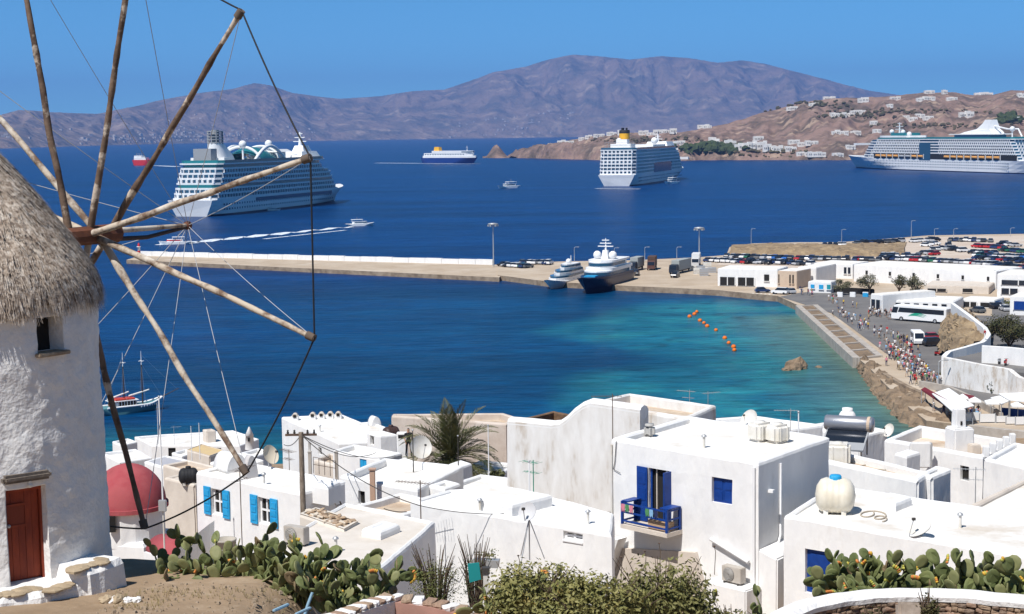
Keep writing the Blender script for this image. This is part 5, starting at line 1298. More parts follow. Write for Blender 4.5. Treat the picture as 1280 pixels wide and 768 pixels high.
crowd(1086, 392, 1118, 398, 22, 3.5, 'by the coach', 'queue at the coach')
crowd(1036, 378, 1066, 384, 12, 4, 'on the far plaza', 'people on the far plaza')
crowd(1000, 366, 1024, 372, 8, 3, 'near the ticket kiosk', 'people near the kiosk')
crowd(1118, 424, 1132, 430, 10, 3, 'left of the white minibus', 'people left of the minibus')
crowd(1172, 512, 1196, 522, 12, 3, 'under the white awning', 'people under the awning')
crowd(1206, 520, 1226, 524, 8, 3, 'on the beach promenade', 'people on the promenade')
crowd(1112, 438, 1152, 474, 48, 7, 'mid crowd', 'thick of the crowd')
for k, (px, py) in enumerate(((1229, 449), (1234, 451), (1228, 452))): person(px, py, 'in the walled yard', z=5.2, group='people in the yard')
person(1231, 424, '', z=7, top='red', bot='white', label='person in red and white on the upper road by the bush')
person(1071, 386, '', top='yellow', bot='yellow', label='person in bright yellow on the plaza')

for lb, lst in LBS.items():
    if len(lst) > 1:
        lst.sort(key=lambda q: q[0])
        for i, (_, o) in enumerate(lst): o['label'] = lb + (', left one' if i == 0 else ', right one' if i == len(lst) - 1 else ', middle one' if len(lst) == 3 else ', %s from left' % NTH[i])
# ================================================================ hillside town
GROUND = M('hill_earth', (.36, .26, .17), .95, (.26, .18, .11), .5, detail=9, c3=(.44, .34, .24), scale3=1.2, bump=.5, bscale=4, bdist=.06)
GZ = [(-40, 50), (-10, 43.4), (0, 41.4), (12, 38.4), (22, 35.9), (26, 35.15), (31, 34.7), (33.5, 32.2), (38, 31), (45, 28.8), (53, 26.4), (65, 24.2), (80, 20.6), (100, 16), (150, 5), (170, 2.0), (200, 1.3), (206, .5), (216, -2.2), (240, -4)]
GZ2 = [(-40, 50), (-10, 43.4), (0, 41.4), (8, 39.3), (14, 37.2), (18, 35.6), (24, 33.0), (30, 31.3), (38, 29.8), (45, 28.8)]
def gz(x, y):
    ys = y
    if y > 60: ys = y - 16 * max(0, min(1, (x - 40) / 40)) * max(0, min(1, (y - 60) / 100))
    z = interp(GZ, ys)
    if y < 45:
        k = max(0, min(1, (x + 4.2) / 1.6)); z = z * (1 - k) + interp(GZ2, ys) * k
    return z + .10 * mnoise.fractal((x * .35, y * .35, 0), .8, 2, 4)
gx_ = np.concatenate([np.arange(-130, -22, 6), np.arange(-22, 24, .6), np.arange(24, 170, 6)]); gy_ = np.concatenate([np.arange(-40, 18, 4), np.arange(18, 42, .5), np.arange(42, 240, 4)])
mb = MB(); mb.v = [(float(x), float(y), gz(x, y)) for y in gy_ for x in gx_]
n_ = len(gx_); mb.f = [(j * n_ + i, j * n_ + i + 1, (j + 1) * n_ + i + 1, (j + 1) * n_ + i) for j in range(len(gy_) - 1) for i in range(n_ - 1)]
mb.m = [0] * len(mb.f); mb.sm = [True] * len(mb.f)
tag(mb.build('hillside_ground', GROUND), 'dry earth hillside under the town and the windmill', kind='structure')

def offset_poly(P_, t):
    n = len(P_); out = []
    ar = sum(P_[i].x * P_[(i + 1) % n].y - P_[(i + 1) % n].x * P_[i].y for i in range(n)); s_ = 1 if ar > 0 else -1
    for i in range(n):
        a, b_, c = P_[i - 1], P_[i], P_[(i + 1) % n]
        d1 = (b_ - a).to_2d().normalized(); d2 = (c - b_).to_2d().normalized()
        n1 = Vector((-d1.y, d1.x)) * s_; n2 = Vector((-d2.y, d2.x)) * s_
        k = 1 + n1.dot(n2); off = (n1 + n2) / max(k, .35) * t
        out.append(Vector((b_.x + off.x, b_.y + off.y, b_.z)))
    return out
def onwall(A, B, px, py):
    d = ray(px, py); e = (B - A).to_2d().normalized(); nn = Vector((-e.y, e.x, 0))
    t = (A - CAMP).dot(nn) / d.dot(nn); return CAMP + d * t
class House: pass
def weather(o, amp=.028):
    """rounded vertical corners and hand-plastered unevenness"""
    bm = bmesh.new(); bm.from_mesh(o.data); bmesh.ops.remove_doubles(bm, verts=bm.verts, dist=1e-4); bmesh.ops.recalc_face_normals(bm, faces=bm.faces)
    ed = [e for e in bm.edges if len(e.link_faces) == 2 and e.calc_face_angle(0) > R(40) and abs((e.verts[0].co - e.verts[1].co).normalized().z) > .9 and (e.verts[0].co - e.verts[1].co).length > 2.4]
    try: bmesh.ops.bevel(bm, geom=ed, offset=.10, segments=3, affect='EDGES', clamp_overlap=True)
    except Exception: pass
    for _ in range(4):
        le = [e for e in bm.edges if e.calc_length() > .75]
        if not le: break
        bmesh.ops.subdivide_edges(bm, edges=le, cuts=1, use_grid_fill=True)
    bmesh.ops.triangulate(bm, faces=[f for f in bm.faces if len(f.verts) > 4])
    for v in bm.verts:
        w = v.co + Vector(o.parent.location) if o.parent else v.co
        v.co += mnoise.noise_vector(w * .7) * amp + mnoise.noise_vector(w * 2.3) * amp * .4
    bm.normal_update(); bm.to_mesh(o.data); bm.free(); return o
def house(name, pts, d0, h, label, wall=WHITE, roof=ROOFW, holes=(), par=.28, rec=.30, z=None, cat='house', group=None):
    """pts: parapet outline in pixels (left, near corner, right[, back]); holes: (edge, px, py, width_m, height_m) centred there"""
    H = House()
    H.z = z if z is not None else PD(pts[0][0], pts[0][1], d0).z
    P_ = [PZ(a, b_, H.z) for a, b_ in pts]
    if len(P_) == 3: P_.append(P_[0] + P_[2] - P_[1])
    H.P = P_; n = len(P_); z0 = H.z - h
    c = sum(P_, Vector()) / n
    t = thing(name, (c.x, c.y, z0), label, cat, group); H.t = t; H.z0 = z0; H.rz = H.z - rec
    mb = MB(); zt = H.z - .14
    ar = sum(P_[i].x * P_[(i + 1) % n].y - P_[(i + 1) % n].x * P_[i].y for i in range(n))
    H.holes = []
    for i in range(n):
        A, B = P_[i], P_[(i + 1) % n]; e = (B - A); ln = e.length; e.normalize()
        out = Vector((e.y, -e.x, 0)) if ar > 0 else Vector((-e.y, e.x, 0))
        hs = []
        for hh in holes:
            if hh[0] == i:
                q = onwall(A, B, hh[1], hh[2]); u = (q - A).dot(e)
                u0, u1, v0, v1 = u - hh[3] / 2, u + hh[3] / 2, q.z - hh[4] / 2, q.z + hh[4] / 2
                hs.append((max(.05, u0), min(ln - .05, u1), max(z0 + .02, v0), min(zt - .05, v1)))
                H.holes.append((A, e, out, hs[-1]))
        us = sorted({0.0, ln, *[q for h_ in hs for q in h_[:2]]}); zs = sorted({z0, zt, *[q for h_ in hs for q in h_[2:]]})
        P3 = lambda u, zz, dp=0.0: (A.x + e.x * u - out.x * dp, A.y + e.y * u - out.y * dp, zz)
        for ui in range(len(us) - 1):
            for zi in range(len(zs) - 1):
                um, zm = (us[ui] + us[ui + 1]) / 2, (zs[zi] + zs[zi + 1]) / 2
                if any(h_[0] < um < h_[1] and h_[2] < zm < h_[3] for h_ in hs): continue
                mb.add([P3(us[ui], zs[zi]), P3(us[ui + 1], zs[zi]), P3(us[ui + 1], zs[zi + 1]), P3(us[ui], zs[zi + 1])], [(0, 1, 2, 3)])
        for u0, u1, v0, v1 in hs:
            dp = .22; f = [P3(u0, v0), P3(u1, v0), P3(u1, v1), P3(u0, v1)]; b_ = [P3(u0, v0, dp), P3(u1, v0, dp), P3(u1, v1, dp), P3(u0, v1, dp)]
            mb.add(f + b_, [(k, (k + 1) % 4, 4 + (k + 1) % 4, 4 + k) for k in range(4)])
    rings = []
    for off, zz in ((0, zt), (.03, H.z - .05), (.10, H.z), (par - .06, H.z), (par, H.z - .06), (par, H.z - rec - .02)):
        rings.append([(p.x, p.y, zz) for p in offset_poly(P_, off)])
    mb.sweep(rings, 0, False, True, False)
    weather(mb.build('wall', wall, t))
    mb = MB(); inn = offset_poly(P_, par - .02); mb.add([(p.x, p.y, H.z - rec) for p in inn], [tuple(range(n))])
    o = recalc(mb.build('roof', roof, t))
    if o.data.polygons[0].normal.z < 0: o.data.flip_normals()
    return H
def roofpt(H, px, py): return PZ(px, py, H.rz)
def fill_hole(H, k, kind):
    """window or door set into opening k of a house"""
    A, e, out, (u0, u1, v0, v1) = H.holes[k]; t = H.t; rzz = math.atan2(e.y, e.x); w, h = u1 - u0, v1 - v0
    def Q(u, zz, dp): return (A.x + e.x * u - out.x * dp, A.y + e.y * u - out.y * dp, zz)
    def B(name, uc, zc, dp, du, dd, dz, mat, par=t): 
        m_ = MB(); m_.box(Q(uc, zc, dp), (du, dd, dz), rzz); return m_.build(name, mat, par)
    um, vm = (u0 + u1) / 2, (v0 + v1) / 2
    if kind in ('shutter', 'white4'):
        fr = B('window', um, vm, .19, w, .03, h, DKINT if kind == 'shutter' else GLASS)
        for uu in (u0 + .04, um, u1 - .04): B('mullion', uu, vm, .15, .08, .06, h, PWHITE, fr)
        for zz in (v0 + .04, vm, v1 - .04): B('glazing_bar', um, zz, .147, w, .05, .07, PWHITE, fr)
        if kind == 'shutter':
            for s_, uu in ((-1, u0 - w * .30), (1, u1 + w * .30)):
                sh = B('shutter', uu, vm, -.05, w * .56, .05, h * 1.08, LBLUE)
                for q in range(3):
                    B('shutter_panel', uu, v0 + h * (.2 + .3 * q), -.085, w * .40, .02, h * .22, LBLUE, sh)
        else: B('sill', um, v0 - .03, .02, w + .04, .12, .05, PWHITE, fr)
    elif kind == 'blue_closed':
        for s_ in (-1, 1):
            lf = B('shutter', um + s_ * w * .25, vm, .14, w * .49, .05, h, BLUE)
            for q in range(2): B('shutter_panel', um + s_ * w * .25, v0 + h * (.27 + .46 * q), .108, w * .36, .02, h * .36, BLUE, lf)
    elif kind == 'blue_door':
        d = B('door', um, vm, .16, w, .06, h, BLUE); B('door_panel', um, vm, .12, w * .7, .03, h * .8, BLUE, d)
    elif kind == 'balcony':
        B('dark_room', um, vm, .21, w, .02, h, DKINT)
        l_ = B('shutter', u0 - .26, vm, -.05, .50, .05, h, BLUE)
        for q in range(3): B('shutter_panel', u0 - .26, v0 + h * (.2 + .3 * q), -.085, .36, .02, h * .22, BLUE, l_)
        B('shutter', u1 + .03, vm, -.20, .06, .40, h, BLUE)
        B('door_leaf', u0 + .30, vm, .15, .04, .05, h, BEIGE); B('door_leaf', u0 + .06, vm, .13, .08, .05, h, BLUE)
        dl = MB(); fr = B('door_leaf', um + w * .27, vm, .12, .05, .05, h, PWHITE)
        B('door_stile', u1 - .08, vm, .12, .07, .05, h, PWHITE, fr)
        for q in range(4): B('door_rail', um + w * .36, v0 + h * (.08 + .28 * q), .12, w * .28, .05, .05, PWHITE, fr)
    elif kind == 'dark': B('window', um, vm, .18, w, .03, h, DKINT)
    elif kind == 'lblue':
        f = B('shutter', um, vm, .08, w, .05, h, LBLUE)
        for q in range(2): B('shutter_panel', um + (q - .5) * w * .5, vm, .045, w * .38, .02, h * .8, LBLUE, f)

# ---- far waterfront houses
W1 = house('waterfront_house', [(168, 546), (190, 557), (300, 557), (324, 549), (292, 538), (206, 543)], 190, 6.4, 'long white waterfront house with low parapet at the sea edge', roof=ROOFW, holes=((1, 215, 566, .9, 1.1), (1, 243, 566, .9, 1.1), (1, 272, 566, .9, 1.1)))
for _k in range(3): fill_hole(W1, _k, 'dark')
house('stair_turret', [(253, 537), (258, 539), (270, 538), (265, 536)], 188, 3.4, 'small beige stair turret on the waterfront house', wall=BEIGE)
W2 = house('low_white_house', [(126, 566), (150, 578), (190, 572), (170, 561)], 150, 6, 'low white house behind the red dome', roof=ROOFW)
W3 = house('beige_roof_house', [(203, 581), (247, 594), (280, 585), (236, 575)], 112, 9, 'pale house with a beige roof pit behind the red dome', wall=BEIGE, roof=ROOFB)
W4 = house('grey_roof_house', [(180, 577), (206, 585), (240, 576), (208, 569)], 122, 7, 'low house with a flat grey roof right of the red dome', roof=M('grey_sheet_roof', (.48, .48, .50), .7, (.40, .40, .43), .8), rec=.08)
W5 = house('tarp_roof_house', [(233, 562), (262, 570), (282, 563), (252, 555)], 138, 7, 'low house under a yellowish canvas roof', wall=BEIGE, roof=M('yellow_canvas', (.62, .46, .22), .9, (.56, .42, .24), .5), rec=.05, par=.1)
W6 = house('white_annex', [(262, 578), (296, 588), (330, 575), (300, 566)], 118, 8, 'small white annex behind the blue shuttered house')
W7 = house('low_front_house', [(205, 597), (243, 606), (262, 600), (226, 592)], 95, 8, 'pinkish low house with a water barrel on top', wall=BEIGE, roof=BEIGE, rec=.1)
# barn domes on the roof of the annex
def vault(px, py, z, w, l, h, label, rz=0.0, mat=WHITE):
    p = PZ(px, py, z); mb = MB(); rg = []
    for y in (-l / 2, l / 2): rg.append([(w / 2 * math.cos(a), y, h * math.sin(a)) for a in [math.pi * i / 14 for i in range(15)]])
    mb.sweep(rg, 0, True); o = mb.build('roof_vault', mat); o.location = p; o.rotation_euler = (0, 0, rz); recalc(o); return tag(o, label, 'roof vault')
# ---- tall white house with chimney pots
W8 = house('tall_white_house', [(352, 521), (424, 554), (505, 549), (428, 518)], 120, 11, 'large plain white house standing over the water, left of the palm', roof=ROOFW, rec=.12,
           holes=((0, 387, 559, .55, .75), (0, 400, 564, .7, .55)))
fill_hole(W8, 0, 'dark'); fill_hole(W8, 1, 'dark')
def chimney_pot(px, py, z, s, label, dome=False):
    p = PZ(px, py, z); t = thing('chimney', tuple(p), label, 'chimney')
    mb = MB(); mb.bb(-.45 * s, .45 * s, -.4 * s, .4 * s, -.3, .55 * s); bevel_obj(mb.build('stack', WHITE, t, False), .05)
    mb = MB(); mb.sweep([[(.34 * s * math.cos(a), y, .5 * s + .34 * s * math.sin(a)) for a in [math.pi * i / 10 for i in range(11)]] for y in (-.38 * s, .38 * s)], 0, True); recalc(mb.build('vault_cap', BEIGE, t, False))
    mb = MB(); mb.box((0, -.42 * s, .5 * s), (.36 * s, .08, .34 * s)); mb.build('smoke_hole', DKINT, t, False)
for k, (px, py) in enumerate(((369, 525), (391, 524), (402, 523.5), (413, 523), (423, 523))):
    chimney_pot(px, py, W8.z - .1, .62, ('leftmost', 'second', 'middle', 'fourth', 'rightmost')[k] + ' of the five arched vents on the tall white house')
W9 = house('white_roof_house', [(431, 529), (470, 549), (510, 545), (466, 527)], 116, 9, 'white house with a sunny flat roof beside the palm', roof=ROOFW, rec=.15)
house('roof_room', [(459, 540), (476, 545), (497, 543), (478, 538)], 108, 2.6, 'small white roof room with a dark window near the palm', holes=((0, 465, 549, .5, .8),), rec=.08)
vault(468, 533, W9.z - .2, .75, .8, .75, 'rounded white chimney vault beside the palm', .5)
W10 = house('parapet_house', [(416, 563), (474, 574), (503, 566), (442, 555)], 96, 8, 'white house with two light blue windows left of the big satellite dish', holes=((0, 454, 582, .62, .75), (1, 482, 577, .9, .55)))
fill_hole(W10, 0, 'lblue'); fill_hole(W10, 1, 'lblue')
W11 = house('terrace_house', [(392, 575), (420, 582), (440, 572), (412, 566)], 100, 7, 'beige terrace wall behind the utility pole', wall=BEIGE, roof=ROOFB)
# ---- beige ruin and brown shell beyond the palm
W12 = house('beige_ruin', [(489, 520), (634, 530), (650, 523), (630, 516.5), (491, 517.5)], 128, 11, 'long faded beige house behind the palm tree', wall=M('faded_plaster', (.62, .54, .47), .95, (.50, .41, .34), .6, bump=.3, bscale=3, c3=(.36, .27, .20), scale3=.5, lo3=.6, hi3=.8), roof=ROOFB, rec=.5, par=.4)
BROWNW = M('brown_rubble_wall', (.22, .13, .075), .95, (.12, .075, .045), 1.2, detail=8, bump=.8, bscale=3, bdist=.1, c3=(.36, .24, .13), scale3=.8)
W13 = house('roofless_shell', [(650, 524), (700, 533), (732, 522), (692, 513.5)], 112, 8, 'roofless brown rubble shell behind the stained wall', wall=BROWNW, roof=BROWNW, rec=1.9, par=.35)
# ---- stained white building
W14 = house('stained_house', [(733, 504), (860, 522), (896, 507), (786, 491.5)], 74, 9, 'tall old white house with a tan roof behind the main house', wall=WHITE_OLD, roof=ROOFB, rec=.45)
A_, B_ = PD(634, 527, 74.0), PD(740, 505, 73.6)
prof = [(634, 527), (660, 529), (689, 532), (699, 531), (708, 525), (718, 515), (728, 508), (737, 504), (800, 513), (800, 640), (634, 640)]
pl = [onwall(A_, PD(740, 505, 70.5), a, b_) for a, b_ in prof]
e = (PD(740, 505, 70.5) - A_).to_2d().normalized(); nn = Vector((-e.y, e.x, 0)) * .6
mb = MB(); mb.sweep([[tuple(p) for p in pl], [tuple(p + nn) for p in pl]], 0, False); o = recalc(mb.build('stained_wall', WHITE_OLD)); tag(o, 'tall weather stained white wall with a curved step in its top', 'wall')
mb = MB(); top_ = [p for p in pl[:9]]
mb.path([tuple(p + nn * .5 - Vector((0, 0, .12))) for p in top_], .31, 8); tag(mb.build('wall_coping', WHITE), 'rounded white coping along the stained wall', 'coping')
# ---- blue shuttered house
S1 = house('blue_shutter_house', [(245, 589), (376, 616), (433, 601)], 66.5, 7.5, 'white house with two bright blue shuttered windows', holes=((0, 272, 628, .78, 1.10), (0, 331, 639, .78, 1.10)), rec=.12)
fill_hole(S1, 0, 'shutter'); fill_hole(S1, 1, 'shutter')
vault(288, 588, S1.rz, 1.0, 1.2, .78, 'low white vault on the roof of the blue shuttered house', .7)
vault(313, 597, S1.rz, .55, .35, .95, 'grey arched chimney on the roof of the blue shuttered house', .7, M('grey_plaster', (.52, .50, .49), .9))
# ---- house with the side wall behind, right of the pole
S2 = house('blank_wall_house', [(425, 594), (522, 612), (580, 582), (480, 572)], 72, 7, 'plain white house with a broad blank front right of the utility pole', roof=ROOFW, rec=.35, holes=((0, 452, 622, .45, .6), (0, 500, 633, .5, .5)))
fill_hole(S2, 0, 'dark'); fill_hole(S2, 1, 'white4')
S2b = house('roof_block', [(486, 578), (505, 583), (524, 577), (506, 572)], 76, 2.4, 'small grey topped block beneath the big satellite dish', rec=.05, roof=M('grey_slab', (.5, .48, .47), .9))
# ---- low beige terrace with the stone capped block
S3 = house('low_terrace_house', [(322, 690), (470, 716), (545, 652), (430, 628)], 50, 6, 'low house whose beige flat roof carries an air conditioner', roof=M('dusty_roof', (.68, .63, .57), .95, (.58, .52, .45), .8, bump=.2, bscale=6), rec=.08, par=.2)
S4 = house('stone_capped_block', [(375, 642), (430, 661), (449, 651), (394, 634)], 55, 2.0, 'cream rendered block capped with loose stones', wall=M('cream_render', (.66, .60, .52), .9), roof=M('rubble_cap', (.40, .29, .19), .95, (.56, .45, .33), 4, bump=.6, bscale=9), rec=.04, par=.06)
rr = random.Random(9)
for k in range(30):
    u, v = rr.random(), rr.random(); p = S4.P[0].lerp(S4.P[1], .03 + .94 * u) + (S4.P[3] - S4.P[0]) * (.1 + .8 * v)
    m_ = MB(); m_.box((0, 0, 0), (rr.uniform(.14, .30), rr.uniform(.12, .2), rr.uniform(.05, .10))); o = m_.build('cap_stone', M('cap_stone_%d' % (k % 3), ((.46, .34, .23), (.36, .26, .18), (.60, .52, .42))[k % 3], .95) if k < 3 else bpy.data.materials['cap_stone_%d' % (k % 3)], S4.t, False)
    o.location = (p.x - S4.t.location.x, p.y - S4.t.location.y, S4.z + .03 - S4.t.location.z); o.rotation_euler = (rr.uniform(-.3, .3), rr.uniform(-.3, .3), rr.uniform(0, 3)); bevel_obj(o, .02, 1)
# ---- middle low house with small window
S5 = house('middle_low_house', [(513, 626), (765, 667), (768, 641), (640, 608), (560, 612)], 58, 6, 'long low white house with one small louvred window', roof=WHITE, rec=.10, par=.2, holes=((0, 716, 669, .80, .42),))
fill_hole(S5, 0, 'white4')
# ---- main house
S6 = house('balcony_house', [(764, 547), (948, 578), (1038, 546.5)], 59.8, 7.2, 'white cubic house with a blue balcony and blue shutters', holes=((0, 824, 621, 1.05, 2.05), (0, 902.5, 614, .92, .92)), roof=ROOFW, rec=.22, par=.35)
fill_hole(S6, 0, 'balcony'); fill_hole(S6, 1, 'blue_closed')
# ---- right hand houses
S7 = house('solar_roof_house', [(1020, 573), (1148, 600), (1164, 590), (1040, 561)], 63, 5.5, 'white house carrying the solar water heater', roof=ROOFB, rec=.28, par=.3)
S7.top = S7.z
house('side_block', [(1146, 592), (1166, 596), (1190, 586), (1168, 581)], 60, 4.5, 'narrow white block with a shaded side beside the solar roof')
S8 = house('bell_chimney_house', [(1106, 549), (1229, 571), (1270, 551), (1148, 531.5)], 79, 6, 'white house with a tan roof and a bell tower chimney', roof=ROOFB, rec=.55, par=.35, holes=((0, 1206, 592, .5, .7),))
fill_hole(S8, 0, 'dark')
S9 = house('blue_door_house', [(980, 643), (1300, 697), (1330, 648), (1040, 606)], 53, 5.5, 'low wide white house with a deep blue door behind the cactus', roof=ROOFW, rec=.12, par=.25, holes=((0, 1022, 716, .95, 1.5),))
fill_hole(S9, 0, 'blue_door')
S10 = house('pale_roof_house', [(1190, 641), (1300, 664), (1330, 620), (1290, 594)], 56, 3, 'pale pinkish roof with a raised kerb at the right border', wall=BEIGE, roof=ROOFW, rec=.12, par=.35)
S11 = house('far_right_house', [(1229, 573), (1300, 588), (1330, 566), (1268, 552)], 73, 6, 'plain white house right of the bell tower chimney', roof=WHITE, rec=.2)
S12 = house('back_white_house', [(1000, 532), (1075, 546), (1110, 537), (1040, 526)], 92, 8, 'white house with a domed chimney behind the solar heater', roof=ROOFW, rec=.3)
S13 = house('back_low_house', [(880, 524), (960, 540), (1030, 531), (940, 519)], 88, 8, 'white house behind the rear parapet of the main house', roof=ROOFW)
S14 = house('gap_house', [(560, 606), (620, 617), (660, 600), (600, 592)], 76, 7, 'low white house below the palm tree', roof=ROOFW, rec=.2)
S15 = house('gap_house', [(575, 585), (625, 592), (650, 580), (600, 575)], 92, 7, 'small white house at the foot of the palm', roof=ROOFW, rec=.2)
S16 = house('ledge_house', [(440, 632), (500, 644), (560, 628), (500, 616)], 64, 5, 'low white house with a sunken beige yard', roof=ROOFB, rec=.3, par=.25)

house('small_cube', [(300, 566), (318, 571), (340, 564), (322, 560)], 130, 6, 'tiny white cube house between turret and tall white house')
house('small_cube', [(214, 566), (228, 570), (246, 565), (232, 561)], 150, 6, 'tiny white cube beside the yellow canvas roof')
house('small_cube', [(140, 552), (152, 557), (172, 552), (160, 548)], 170, 6, 'small white cube house at the sea edge behind the mill spoke')
house('roof_hut', [(1118, 566), (1134, 570), (1150, 565), (1134, 561)], 72, 1.4, 'low white roof hut left of the stub wall', rec=.06)
house('step_block', [(536, 606), (556, 611), (576, 604), (556, 599)], 70, 2.2, 'white stepped block left of the stained wall')
house('step_block', [(585, 628), (604, 632), (622, 626), (604, 622)], 60, 1.0, 'low white block on the long low house roof', rec=.05)
house('roof_parapet_box', [(560, 580), (574, 584), (590, 579), (576, 575)], 86, 2, 'small white box on the roof before the palm', rec=.05)
house('grey_shed', [(455, 606), (470, 610), (484, 604), (470, 600)], 76, 1.6, 'small grey shed on the blank wall house', wall=M('shed_grey', (.55, .53, .52), .9), rec=.05)
house('step_roof', [(566, 617), (640, 631), (690, 618), (618, 605)], 62, 1.2, 'raised white roof step on the long low house', z=S5.z + .35, rec=.06, roof=ROOFW)
house('roof_ledge', [(388, 604), (410, 608), (426, 602), (404, 598)], 62, .8, 'low white ledge on the roof of the blue shuttered house', z=S1.z + .25, rec=.05, roof=WHITE)
house('roof_ledge', [(452, 660), (476, 665), (500, 655), (478, 650)], 52, .8, 'low white ledge on the beige flat roof', z=S3.z + .2, rec=.05, roof=ROOFW)
house('roof_ledge', [(1090, 622), (1120, 628), (1140, 620), (1112, 615)], 52, .8, 'low white ledge on the wide roof behind the cream tank', z=S9.z + .22, rec=.05, roof=ROOFW)
for k, (px, py, H_, l) in enumerate(((600, 640, S5, 'short vent pipe left of the grey dish'), (735, 655, S5, 'short vent pipe near the balcony house'), (330, 606, S1, 'short vent pipe above the right blue window'), (420, 690, S3, 'short vent pipe on the beige flat roof'), (880, 560, S6, 'short vent pipe on the balcony house roof'), (1200, 660, S9, 'short vent pipe on the wide low roof'), (400, 540, W8, 'short vent pipe on the tall white house'))):
    t = thing('vent_pipe', tuple(PZ(px, py, H_.rz)), l, 'vent pipe'); m_ = MB(); m_.tube((0, 0, -.05), (0, 0, .42), .05, n=8); m_.build('pipe', PLASTW, t, False); m_ = MB(); m_.lathe([(.10, .42), (.09, .47), (.01, .52)], (0, 0, 0), 10); m_.build('cowl', GREYM, t, False)
# ---- balcony of the main house
A, e, out, (u0, u1, v0, v1) = S6.holes[0]; rzz = math.atan2(e.y, e.x)
def W_(u, o_, z): return (A.x + e.x * u + out.x * o_, A.y + e.y * u + out.y * o_, z)
def ub(px, py): return (onwall(S6.P[0], S6.P[1], px, py) - A).dot(e)
bu0, bu1 = u0 - .62, u1 + .58; zf = v0 - .02
def BB(name, u, o_, z, du, do, dz, mat, par):
    m_ = MB(); m_.box(W_(u, o_, z), (du, do, dz), rzz); return m_.build(name, mat, par)
bt = thing('balcony', W_((bu0 + bu1) / 2, 0, zf - .15), 'small balcony with chunky blue wooden rails under the open door', 'balcony')
BB('slab', (bu0 + bu1) / 2, .40, zf - .09, bu1 - bu0, .95, .16, BEIGE, bt)
for u in (bu0 + .05, bu1 - .05):
    for o_ in (.10, .82): BB('post', u, o_, zf + .42, .085, .085, .88, BLUE, bt)
for z in (.12, .45, .78):
    BB('rail', (bu0 + bu1) / 2, .82, zf + z, bu1 - bu0 - .12, .05, .06, BLUE, bt)
    for u in (bu0 + .05, bu1 - .05): BB('rail', u, .46, zf + z, .05, .62, .06, BLUE, bt)
BB('corner_seat', bu0 + .18, .46, zf + .86, .34, .7, .04, BLUE, bt); BB('corner_seat', bu1 - .2, .46, zf + .86, .40, .7, .04, BLUE, bt)
for k, (u, c, nm) in enumerate(((.12, 'pink', 'pink'), (.32, 'green', 'green'), (.52, 'pink', 'pink'), (1.30, 'green', 'teal'), (1.50, 'light blue', 'pale blue'), (1.72, 'navy', 'dark'))):
    m_ = MB(); 
    pts = [(-.08, 0), (.08, 0), (.09, -.14), (.07, -.30), (.01, -.22), (-.05, -.31), (-.09, -.12)]
    m_.sweep([[W_(bu0 + u + a, .855 if True else 0, zf + .76 + b_) for a, b_ in pts], [W_(bu0 + u + a, .875, zf + .76 + b_) for a, b_ in pts]], 0); o = recalc(m_.build('laundry', CLOTH[c]))
    tag(o, '%s piece of laundry hanging on the blue balcony rail, %s' % (nm, ('leftmost', 'second from left', 'third from left', 'third from right', 'second from right', 'rightmost')[k]), 'laundry')
m_ = MB(); m_.box(W_(bu1 - .6, .5, zf + .16), (.9, .4, .3), rzz); tag(m_.build('planter_box', M('clay', (.45, .30, .18), .9)), 'clay box on the balcony floor behind the rail', 'box')
# lintel shade, lamp and pipes
pp = thing('drain_pipe', tuple(S6.P[0]), 'grey drain pipe down the left corner of the balcony house', 'pipe')
def pipe(t, pts, r, mat=PLASTW, name='pipe'):
    m_ = MB(); m_.path([tuple(p) for p in pts], r, 8); return m_.build(name, mat, t)
pipe(pp, [W_(.06, .06, S6.z - .25), W_(.06, .06, S6.z - 4.5)], .04)
pipe(pp, [W_(.30, .05, S6.z - .1), W_(.22, .05, S6.z - .9), W_(.15, .05, S6.z - 1.2)], .015, DARKM, 'cable'); pipe(pp, [W_(.15, .05, S6.z - 1.2), W_(.5, .05, S6.z - 1.3)], .01, DARKM, 'cable')
L6 = (S6.P[1] - S6.P[0]).length
pp = thing('drain_pipe', tuple(S6.P[1]), 'white drain pipe near the front corner of the balcony house', 'pipe'); pipe(pp, [W_(L6 - .15, .05, S6.z - .2), W_(L6 - .15, .05, S6.z - 4.6)], .05, PWHITE)
pp = thing('slanting_gutter', W_(L6 - 1.2, 0, S6.z - 3), 'slanting white gutter over the air conditioner', 'gutter'); pipe(pp, [W_(ub(891, 673), .12, onwall(S6.P[0], S6.P[1], 891, 673).z), W_(ub(938, 702), .12, onwall(S6.P[0], S6.P[1], 938, 702).z)], .075, PWHITE)
# right face details
A2, B2 = S6.P[1], S6.P[2]; e2 = (B2 - A2).normalized(); o2 = Vector((e2.y, -e2.x, 0))
def W2_(u, o_, z): return (A2.x + e2.x * u + o2.x * o_, A2.y + e2.y * u + o2.y * o_, z)
pp = thing('drain_pipe', W2_(1.5, 0, S6.z - 3), 'white drain pipe on the shaded side of the balcony house', 'pipe'); pipe(pp, [W2_(1.55, .05, S6.z - .3), W2_(1.55, .05, S6.z - 2.9), W2_(1.25, .1, S6.z - 3.25)], .045, PWHITE)
m_ = MB(); m_.box(W2_(.75, .10, S6.z - 1.15), (.16, .22, .10), math.atan2(e2.y, e2.x)); o = m_.build('wall_lamp', PWHITE); tag(o, 'small white wall lamp on the shaded side of the balcony house', 'wall lamp')
